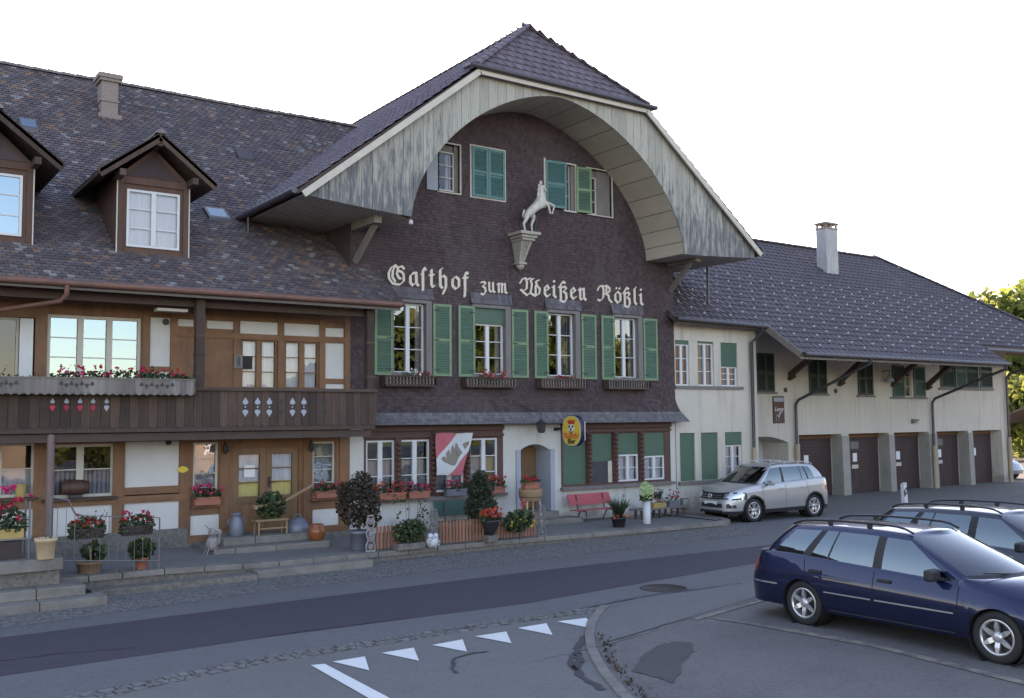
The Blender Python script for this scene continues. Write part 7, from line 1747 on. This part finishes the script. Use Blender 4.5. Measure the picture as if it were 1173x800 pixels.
    for key, (m, _) in parts.items():
        if isinstance(key, tuple) and key[0] == 'side_window': m.build('side_window', M['carglass'], t); continue
        if isinstance(key, tuple): m.build(nm[key[0]], mats[key[0]], t); continue
        (m.build if key == 'body' else (lambda n_, m_, t_: build_each(m, n_, m_, t_)))(nm[key], mats.get(key, mats['body']), t)
    # floor, wheel wells, seats
    m = MB(); m.box(xr+.25, xf-.3, -w*.78, w*.78, sill+.02, sill+.08); m.build('floor_pan', M['rimdk'], t)
    for xw in c['wheels']:
        for s in (1, -1):
            m = MB(); m.lathe([(R+.01, 0), (R+.01, .34), (0, .34)], (xw, s*(w-.02) if s < 0 else w-.36, zw), 24, 'y', cap=False) if s < 0 else m.lathe([(0, 0), (R+.01, 0), (R+.01, .34)], (xw, w-.36, zw), 24, 'y', cap=False)
            m.build('wheel_well', M['rimdk'], t)
    for x_, y_ in ((c['seats'][0], .38), (c['seats'][0], -.38)):
        m = MB(); m.box(x_-.30, x_+.28, y_-.25, y_+.25, .42, .60); m.bar((x_-.30, y_, .55), (x_-.46, y_, 1.12), .46, .12, up=(1,0,0)); m.bar((x_-.46,y_,1.14),(x_-.49,y_,1.30),.24,.08,up=(1,0,0)); m.build('seat', M['seat'], t, bevel=.03)
    m = MB(); x_ = c['seats'][1]; m.box(x_-.3, x_+.2, -.6, .6, .42, .58); m.bar((x_-.3, 0, .55), (x_-.45, 0, 1.12), 1.2, .12, up=(1,0,0)); m.build('rear_seat', M['seat'], t, bevel=.03)
    m = MB(); m.box(P[iA][0]-.25, P[iA][0]+.35, -w*.8, w*.8, .7, .90); m.build('dashboard', M['seat'], t)
    m = MB(); m.box(xr+.2, P[iD][0]+.9, -w*.75, w*.75, .55, .86); m.build('load_cover', M['seat'], t)
    # wheels
    for xw in c['wheels']:
        for s in (1, -1):
            y0 = s*(w-.035); rw = c['rw']; rr = c['rim']
            m = MB(); m.lathe([(rr, -.19*s), (rw-.03, -.19*s), (rw, -.16*s), (rw, -.03*s), (rw-.025, .0), (rr+.012, .004*s), (rr, -.012*s)], (xw, y0, rw), 36, 'y', cap=False); ty_ = m.build('wheel', M['tyre'], t)
            m = MB(); m.lathe([(rr+.002, -.01*s), (rr-.018, .0), (rr-.03, -.03*s), (rr-.035, -.14*s)], (xw, y0, rw), 36, 'y', cap=False)
            nsp, dbl = c['spokes']
            for k in range(nsp):
                a0 = 2*math.pi*k/nsp+math.pi/2
                for off in ((-.10, .10) if dbl else (0,)):
                    a = a0+off*1.6; ca, sa = math.cos(a), math.sin(a); ca2, sa2 = math.cos(a0+off*2.2), math.sin(a0+off*2.2)
                    ri, ro = .045, rr-.022; wi, wo = (.030, .022) if dbl else (.016, .040)
                    if not dbl: wi, wm, wo = .030, .030, .014
                    pi_ = Vector((xw+ca*ri, y0-.028*s, rw+sa*ri)); po_ = Vector((xw+ca2*ro, y0-.004*s, rw+sa2*ro)); sd = Vector((-sa2, 0, ca2))
                    pm = (pi_+po_)/2+Vector((0, .008*s, 0)); wm = .031 if not dbl else .020
                    dpt = Vector((0, -.035*s, 0)); f_ = [pi_-sd*wi, pm-sd*wm, po_-sd*wo, po_+sd*wo, pm+sd*wm, pi_+sd*wi]
                    m.add(f_+[v+dpt for v in f_], [(0,1,4,5),(1,2,3,4)]+[(i, (i+1)%6, 6+(i+1)%6, 6+i) for i in range(6)], .5)
            m.lathe([(.062, -.045*s), (.060, -.012*s), (.03, -.006*s), (0, -.006*s)], (xw, y0, rw), 16, 'y', cap=False)
            m.build('rim', M['rim'], ty_)
            m = MB(); m.lathe([(rr-.03, -.10*s), (.0, -.10*s)], (xw, y0, rw), 24, 'y', cap=False); m.lathe([(.14, -.095*s), (0, -.095*s)], (xw, y0, rw), 20, 'y', cap=False); m.build('brake_disc', M['iron'], ty_)
    # point on the side surface, for trims
    def side_pt(x, z, off=.0):
        best = None
        i = min(range(NC), key=lambda j: abs(rows[4][j].x-x)+(0 if P[j][1] > .5 else 5))
        for r in range(len(rows)-1):
            a, b = rows[r][i], rows[r+1][i]
            if (a.z-z)*(b.z-z) <= 0 and a.z != b.z: f = (z-a.z)/(b.z-a.z); p = a.lerp(b, f); return Vector((x, p.y+off, z))
        return Vector((x, w+off, z))
    for s in (1, -1):
        m = MB()
        for (xs1, z1, xs2, z2) in c['seams']:
            n_ = 12; vs = []
            for i in range(n_+1):
                zz = z1+(z2-z1)*i/n_; xx = xs1+(xs2-xs1)*i/n_; p = side_pt(xx, zz, .0025)
                vs += [(xx-.005, p.y*s, zz), (xx+.005, p.y*s, zz)]
            m.add(vs, [(2*i, 2*i+1, 2*i+3, 2*i+2) for i in range(n_)], .5)
        m.build('door_seams', M['seam'], t)
        for (xa, xb, zz, hh, mt) in c['strips']:
            m = MB(); n_ = 14; vs = []
            for i in range(n_+1):
                xx = xa+(xb-xa)*i/n_; z_ = zz if not callable(zz) else zz(xx); p = side_pt(xx, z_, .012); q = side_pt(xx, z_, -.01)
                vs += [(xx, q.y*s, z_-hh/2), (xx, p.y*s, z_-hh/2), (xx, p.y*s, z_+hh/2), (xx, q.y*s, z_+hh/2)]
            m.add(vs, [(4*i+a, 4*i+4+a, 4*i+4+(a+1)%4, 4*i+(a+1)%4) for i in range(n_) for a in range(3)]+[(0,1,2,3),(4*n_,4*n_+1,4*n_+2,4*n_+3)], .5); m.build('side_moulding', M[mt], t)
        for xh in c['handles']:
            p = side_pt(xh, c['hz'], .0); m = MB(); m.box(xh-.10, xh+.10, min(p.y*s, (p.y+.03)*s), max(p.y*s, (p.y+.03)*s), c['hz']-.022, c['hz']+.022); m.build('door_handle', M[c.get('hmat', 'cartrim')], t, bevel=.01)
        xm, zm = c['mirror']; p = side_pt(xm, zm-.08, 0); m = MB()
        yy = (p.y+.13); m.add([(xm+a*.085*k, yy*s+b*.125*k2, zm+c_*.075) for a, b, c_, k, k2 in ((-1,-1,-1,1,1),(1,-1,-1,.5,.9),(1,1,-1,.4,.85),(-1,1,-1,1,1),(-1,-1,1,1,1),(1,-1,1,.6,.9),(1,1,1,.5,.85),(-1,1,1,1,1))], [(0,3,2,1),(4,5,6,7),(0,1,5,4),(1,2,6,5),(2,3,7,6),(3,0,4,7)], .5); mo = m.build('mirror', mats.get('mirror', M['cartrim']), t, bevel=.035)
        m = MB(); m.bar((xm+.02, (p.y-.02)*s, zm-.06), (xm, (yy-.04)*s, zm-.03), .06, .04); m.build('mirror_arm', M['cartrim'], t)
        m = MB(); m.lathe([(.055, -.084), (0, -.086)], (xm, yy*s, zm), 14, 'x', cap=False); m.build('mirror_glass', M['chrome'], mo)
        # roof rail
        ra0, ra1, mt = c['rail']; m = MB(); n_ = 16; pts = []
        for i in range(n_+1):
            f = i/n_; xx = ra0+(ra1-ra0)*f; h = .055*(min(1, min(f, 1-f)*9))**.6; yy = (WT-.055); pts.append((xx, yy*s, g['zr'](xx)+.005+h))
        m.tube(pts, .016, 8); 
        for f in (.33, .66): xx = ra0+(ra1-ra0)*f; m.box(xx-.035, xx+.035, (WT-.055)*s-.014, (WT-.055)*s+.014, g['zr'](xx)-.01, g['zr'](xx)+.05)
        m.build('roof_rail', M[mt], t)
    m = MB()
    for y_, dx in ((.42, 0), (-.18, .0)): m.bar((P[iA][0]+g['wsb']*.75, y_, g['zws']+.05), (P[iA][0]+g['wsb']*.75-.10, y_-.50, g['zws']+.09), .016, .016)
    m.build('wiper', M['black'], t)
    return rows, P

def lin(*a): return lambda x: interp(x, list(a[::2]), list(a[1::2]))
def wagon(label, loc, rz, paint, group=None, name='estate_car', lights='lamp'):
    t = thing(name, label, 'car', loc, rz, local=True)
    def cls(ce, xb, py, s):
        if ce.x > 2.05 and .58 < ce.z < .74 and abs(ce.y) > .38: return 'lamp'
        if ce.x > 2.15 and .60 < ce.z < .72 and abs(ce.y) < .36: return 'grille'
        if ce.x > 2.15 and .30 < ce.z < .42 and abs(ce.y) < .5: return 'intake'
        if ce.x < -2.20 and .68 < ce.z < .90 and abs(ce.y) > .50: return ('tail', s)
        return 'body'
    return build_car(t, dict(xr=-2.56, xf=2.37, w=.875, cr=.62, cf=1.15, n=2.7, xA=1.06, xD=-2.02, sill=.24, lip=.26, arch=.345, rw=.315, rim=.215, wheels=(1.47, -1.37),
        belt=([-2.5,-1.6,-.2,.9,1.4,2.0,2.37],[.98,.985,.925,.88,.83,.74,.66]),
        levels=[(0,.94,-.02,.0),(.18,.98,-.0,.05),(.42,1.0,.0,.06),(.5,1.002,.03,.03),(.66,1.0,.07,-.01),(.71,.992,.09,-.03),(.88,.950,.14,-.07),(1,.915,.20,-.13)],
        g=dict(wb=.775, wt=.60, wsb=.42, wst=.16, zws=.95, xAt=.16, xDt=-1.66, rsb=.26, rst=.24, zr=lin(-2.3,1.34,-1.7,1.40,-1.0,1.445,-.3,1.45,.2,1.43,.4,1.39), map=([-2.02,-1.36,-.97,-.26,-.14,.5,.86,1.06],[-1.66,-1.06,-.83,-.22,-.10,.14,.155,.16])),
        windows=[(-1.90,-1.42),(-1.29,-.98),(-.94,-.27),(-.13,.90)], seats=(.02,-.9), seams=[(-1.30,.62,-1.34,.95),(-.20,.26,-.20,.90),(1.0,.26,1.0,.86)],
        strips=[(-.98,-.23,lambda x: .53-.0*x,.016,'steel'),(-.17,.95,lambda x:.53,.016,'steel'),(-2.36,-1.80,.545,.022,'steel'),(-.9,.95,.285,.010,'iron')], handles=(-1.13,-.03), hz=.80, mirror=(.74,.975), rail=(-1.72,.24,'black'), hoodx=1.0, cls=cls, spokes=(6, False),
        mats=dict(body=M[paint], trim=M['cartrim'], windscreen=M['windshield'], rear_window=M['carglass'], lamp=M['lampglass'], tail=M['lamprd'], grille=M['black'], intake=M['black'], mirror=M['cartrim'])))
wagon('navy blue estate car with black roof rails parked in front', (12.52, 7.95, 0), -math.pi/2+math.radians(0.3), 'carnavy')
wagon('dark estate car standing behind the navy one, mostly hidden by it', (16.0, 8.62, 0), -math.pi/2+math.radians(0.3), 'cardark')
# small details of the navy car
nv = [o for o in COL.objects if o.name == 'estate_car'][0]
m = MB(); m.box(-2.575, -2.568, -.26, .26, .62, .72); m.build('number_plate', M['paper'], nv)
m = MB(); m.box(1.06, 1.12, -.885, -.868, .655, .695); m.build('wing_badge', M['chrome'], nv)
m = MB(); m.poly([(.86,.34,1.005),(.86,.22,1.005),(.82,.22,1.03),(.82,.34,1.03)]); m.build('sticker', M['paper'], nv)
# silver SUV
def suv():
    t = thing('silver_suv', 'silver sport utility car parked before the white annex', 'car', (23.22, 19.86, 0), math.pi+math.radians(-3.5), local=True)
    def cls(ce, xb, py, s):
        x, y, z = ce
        if x > 1.66 and .71 < z < .865 and abs(y) > .47 and x < 2.20: return 'lamp'
        if x > 1.60 and .68 < z < .885 and abs(y) > .43 and x < 2.22: return 'trim'
        if x > 1.85 and .68 < z < .87 and abs(y) <= .43: return 'grille'
        if x > 1.9 and .43 < z < .55 and abs(y) < .45: return 'intake'
        if x > 1.80 and .42 < z < .54 and .56 < abs(y) < .78: return 'intake'
        if z < .345: return 'rocker'
        for xw in (1.30, -1.30):
            if abs(y) > .6 and math.hypot(x-xw, z-.345) < .455 and z > .2: return 'rocker'
        if x < -1.78 and .82 < z < 1.06 and abs(y) > .50: return ('tail', s)
        return 'body'
    rows, P = build_car(t, dict(xr=-2.2, xf=2.22, w=.905, cr=.6, cf=.95, n=2.9, xA=1.02, xD=-1.78, sill=.25, lip=.28, arch=.40, rw=.35, rim=.245, wheels=(1.30, -1.30),
        belt=([-2.2,-1.6,-.2,.9,1.4,2.0,2.22],[1.20,1.20,1.13,1.09,1.05,.94,.87]),
        levels=[(0,.93,-.02,.02),(.15,.98,-.0,.04),(.4,1.0,.0,.03),(.55,1.0,.02,.02),(.8,.985,.05,-.03),(1,.94,.09,-.10)],
        g=dict(wb=.80, wt=.63, wsb=.34, wst=.16, zws=1.10, xAt=.33, xDt=-1.48, rsb=.34, rst=.26, zr=lin(-2.2,1.56,-1.5,1.63,-.8,1.675,0,1.675,.5,1.63,.7,1.60), map=([-1.78,-.95,-.88,-.1,.0,.86,1.02],[-1.50,-.90,-.84,-.1,.0,.36,.34])),
        windows=[(-1.42,-1.13),(-1.08,-.86),(-.83,-.07),(.03,.86)], darkpillars=True, seats=(.1,-.8), seams=[(-1.02,.62,-.98,1.12),(-.02,.34,-.02,1.08),(.96,.34,.96,1.04)],
        strips=[(-.82,.86,.50,.03,'cartrim')][:0], handles=(-.78,.18), hz=.95, mirror=(.74,1.14), rail=(-1.55,.35,'steel'), hoodx=1.0, cls=cls, spokes=(5, True), hmat='rim',
        mats=dict(body=M['carsilver'], trim=M['cartrim'], windscreen=M['windshield'], rear_window=M['carglass'], lamp=M['lampglass'], tail=M['lamprd'], grille=M['black'], intake=M['black'], rocker=M['cartrim'], mirror=M['carsilver'])))
    t.scale = (.96, .96, .96)
    m = MB(); m.box(2.235, 2.245, -.26, .26, .52, .62); m.build('number_plate', M['paper'], t)
    m = MB()
    for z in (.735, .80): 
        pts = [(x_, y_, z) for x_, y_ in ((2.19,-.42),(2.235,-.2),(2.245,0),(2.235,.2),(2.19,.42))]; m.tube(pts, .010, 5)
    m.build('grille_bar', M['chrome'], t)
    m = MB(); cz = .775; X = 2.262; m.tube([(X, .075*math.cos(a), cz+.075*math.sin(a)) for a in [2*math.pi*k/20 for k in range(21)]], .008, 6)
    for pl in ([(-.035,.06),(0,.0),(.035,.06)], [(-.058,.035),(-.028,-.055),(0,-.005),(.028,-.055),(.058,.035)]):
        for a, b in zip(pl[:-1], pl[1:]): m.bar((X, a[0], cz+a[1]), (X, b[0], cz+b[1]), .01, .01)
    m.build('emblem', M['chrome'], t)
    m = MB(); [m.lathe([(.045,0),(.045,.02),(0,.02)], (2.03, s*.68, .48), 12, 'x') for s in (1, -1)]; m.build('fog_lamp', M['lampglass'], t)
suv()
# distant car at the right edge
t = thing('distant_car', 'pale blue grey car half seen beyond the far corner of the garages', 'car', (45.6, 25.9, 0), -math.pi/2, local=True)
def cls2(ce, xb, py, s): return 'body'
build_car(t, dict(xr=-2.1, xf=2.1, w=.85, cr=.7, cf=1.0, n=2.6, xA=.95, xD=-1.5, sill=.24, lip=.26, arch=.35, rw=.31, rim=.2, wheels=(1.3,-1.25), belt=([-2.1,0,2.1],[.95,.9,.7]), levels=[(0,.93,0,0),(.4,1,0,.05),(1,.92,.1,-.1)],
    g=dict(wb=.77, wt=.6, wsb=.4, wst=.16, zws=.95, xAt=.2, xDt=-1.3, rsb=.35, rst=.25, zr=lin(-2,1.35,0,1.45,.5,1.4), map=([-1.5,-.1,.95],[-1.3,-.1,.25])), windows=[(-1.35,-.75),(-.7,-.1),(0,.8)], seats=(.05,-.8), seams=[(0,.3,0,.88)], strips=[], handles=(-.6,.2), hz=.8, mirror=(.7,.97), rail=(-1.4,.2,'black'), hoodx=1, cls=cls2, spokes=(6,False),
    mats=dict(body=M['carrest'], trim=M['cartrim'], windscreen=M['windshield'], rear_window=M['carglass'])))

# ------------------------------------------------------------------ TREES, FAR HOUSES
def tree(label, x, y, h, r, n=2600, leaf='treeleaf', name='tree', group=None, trunk=.3, ls=.35, base=.28, cl=16):
    t = thing(name, label, 'tree', (x, y, 0), group=group); m = MB()
    top = Vector((x+random.uniform(-.4,.4), y, h*.72)); m.tube([(x,y,-.1),(x+.1,y,h*.25),tuple(top)], [trunk,trunk*.7,trunk*.25], 9)
    cs = []
    for i in range(cl):
        a = random.uniform(0, 6.28); rr = r*random.uniform(.15,.75); zz_ = h*(base+(1-base)*random.uniform(.12,.85)); k = math.sin(math.pi*min(1, max(0, (zz_/h-base)/(1-base)))**.8)
        c = Vector((x+math.cos(a)*rr*(.5+.5*k), y+math.sin(a)*rr*(.5+.5*k), zz_)); cs.append((c, r*random.uniform(.28,.5)))
        m.tube([(x+.05, y, h*.25+random.random()*h*.25), tuple((Vector((x,y,h*.45))+c)/2), tuple(c)], [trunk*.35, trunk*.2, trunk*.06], 5)
    m.build('trunk', M['bark'], t); m = MB()
    for c, q in cs: leaves(m, tuple(c), q*1.15, q*1.15, q*.85, n//cl, ls, shell=.25)
    m.build('crown', M[leaf], t); return t
tree('tall sunlit leafy tree beside the far corner of the garage wing', 67, 36.5, 9.8, 5.2, 9000, group='trees beyond the garage wing', ls=.36, base=.05, cl=30)
tree('broad yellow green tree right behind the garage roof end', 95, 50, 15.5, 8, 7500, group='trees beyond the garage wing', ls=.55, base=.1, cl=26)
tree('low bushy tree beneath the eave at the right edge of view', 62, 31.5, 5.6, 3.6, 5000, group='trees beyond the garage wing', ls=.30, base=.08, cl=22)
tree('rounded tree farthest along the lane', 118, 58, 17, 8, 4500, group='trees beyond the garage wing', ls=.55, base=.1, cl=22)
# small open shed roof and a house beyond
t = thing('brown_shed', 'small brown roofed shed beyond the garage wing', 'shed', (58, 27.5, 0)); m = MB()
for x_ in (55.3, 61.5): 
    for y_ in (26.5, 29.5): m.box(x_-.12, x_+.12, y_-.12, y_+.12, 0, 2.6)
m.build('post', M['darkwood'], t); m = MB(); m.prism([(54.6,25.6,2.5),(54.6,28,3.5),(54.6,30.4,2.5),(54.6,28,3.35)], (8,0,0)); m.build('roof', M['farroof'], t)
def house(label, x0, x1, y0, y1, h, rh, wm, rm, name='house', back=False):
    t = thing(name, label, 'house', ((x0+x1)/2, (y0+y1)/2, 0)); m = MB(); m.box(x0, x1, y0, y1, -.1, h); ym = (y0+y1)/2
    for xx in (x0+.001, x1-.001): m.poly([(xx,y0,h),(xx,y1,h),(xx,ym,h+rh)])
    wo = m.build('wall', M[wm], t); m = MB(); e = .7
    for s, ya in ((-1, y0-e), (1, y1+e)): zz_ = h-rh*e/((y1-y0)/2); m.add([(x0-e,ya,zz_),(x1+e,ya,zz_),(x1+e,ym,h+rh+.05),(x0-e,ym,h+rh+.05),(x0-e,ya,zz_-.15),(x1+e,ya,zz_-.15),(x1+e,ym,h+rh-.1),(x0-e,ym,h+rh-.1)], [(0,1,2,3),(7,6,5,4),(0,4,5,1),(0,3,7,4),(1,5,6,2)])
    m.build('roof', M[rm], t)
    yy = y1 if back else y0; s = 1 if back else -1
    for fl in range(max(1, int(h//2.7))):
        x = x0+1.2
        while x < x1-1.6:
            f = MB(); z = 1.0+fl*2.75; f.box(x, x+1.0, yy+s*.03-.03, yy+s*.03+.03, z, z+1.35); wd = f.build('window', M['white'], t); f = MB(); f.box(x+.08, x+.92, yy+s*.066-.003, yy+s*.066+.003, z+.08, z+1.27); f.build('pane', M['glassdk'], wd); x += 2.6
    return t
house('pale house with brown roof on the slope behind the trees', 92, 108, 66, 78, 11, 7, 'farhouse', 'farroof')
# side of the street behind the camera, seen only in window reflections
house('low ochre house across the street', 2, 9.5, -23, -15, 3.0, 2.6, 'farhouse', 'farroof', back=True)
house('small ochre barn across the street', 18.5, 24, -24, -17, 3.0, 2.4, 'farhouse', 'farroof', back=True)
tree('small bushy tree between the ochre house and the barn', 13.5, -19, 5.0, 2.6, 1500, group='trees across the street', ls=.35, base=.05)
house('long ochre farmhouse across the street', 67, 96, -34, -22, 5.6, 5.0, 'farhouse', 'farroof', back=True)
for i, (x, y, h) in enumerate(((33,-26,10),(40,-24,12),(47,-27,13.5),(54,-25,14),(61,-30,13),(104,-20,12),(112,-10,13))):
    tree('leafy tree across the street, %s one from the ochre house' % ['nearest','second','third','fourth','fifth','sixth','seventh'][i], x, y, h, h*.46, 4200, group='trees across the street', ls=.75, base=.04)
# low wooded hill on the right
m = MB(); n = 26; vs = []
for i in range(n+1):
    for j in range(9):
        x = 120+i*22; y = 60+j*40; h = 16*math.sin(math.pi*min(1, max(0, j/8)))*(.5+.5*math.sin(i*.6+1))+3*math.sin(i*1.7+j); vs.append((x, y, max(-.5, h)))
m.add(vs, [(i*9+j, (i+1)*9+j, (i+1)*9+j+1, i*9+j+1) for i in range(n) for j in range(8)], .5, True); struct(m.build('hill', M['grass']))
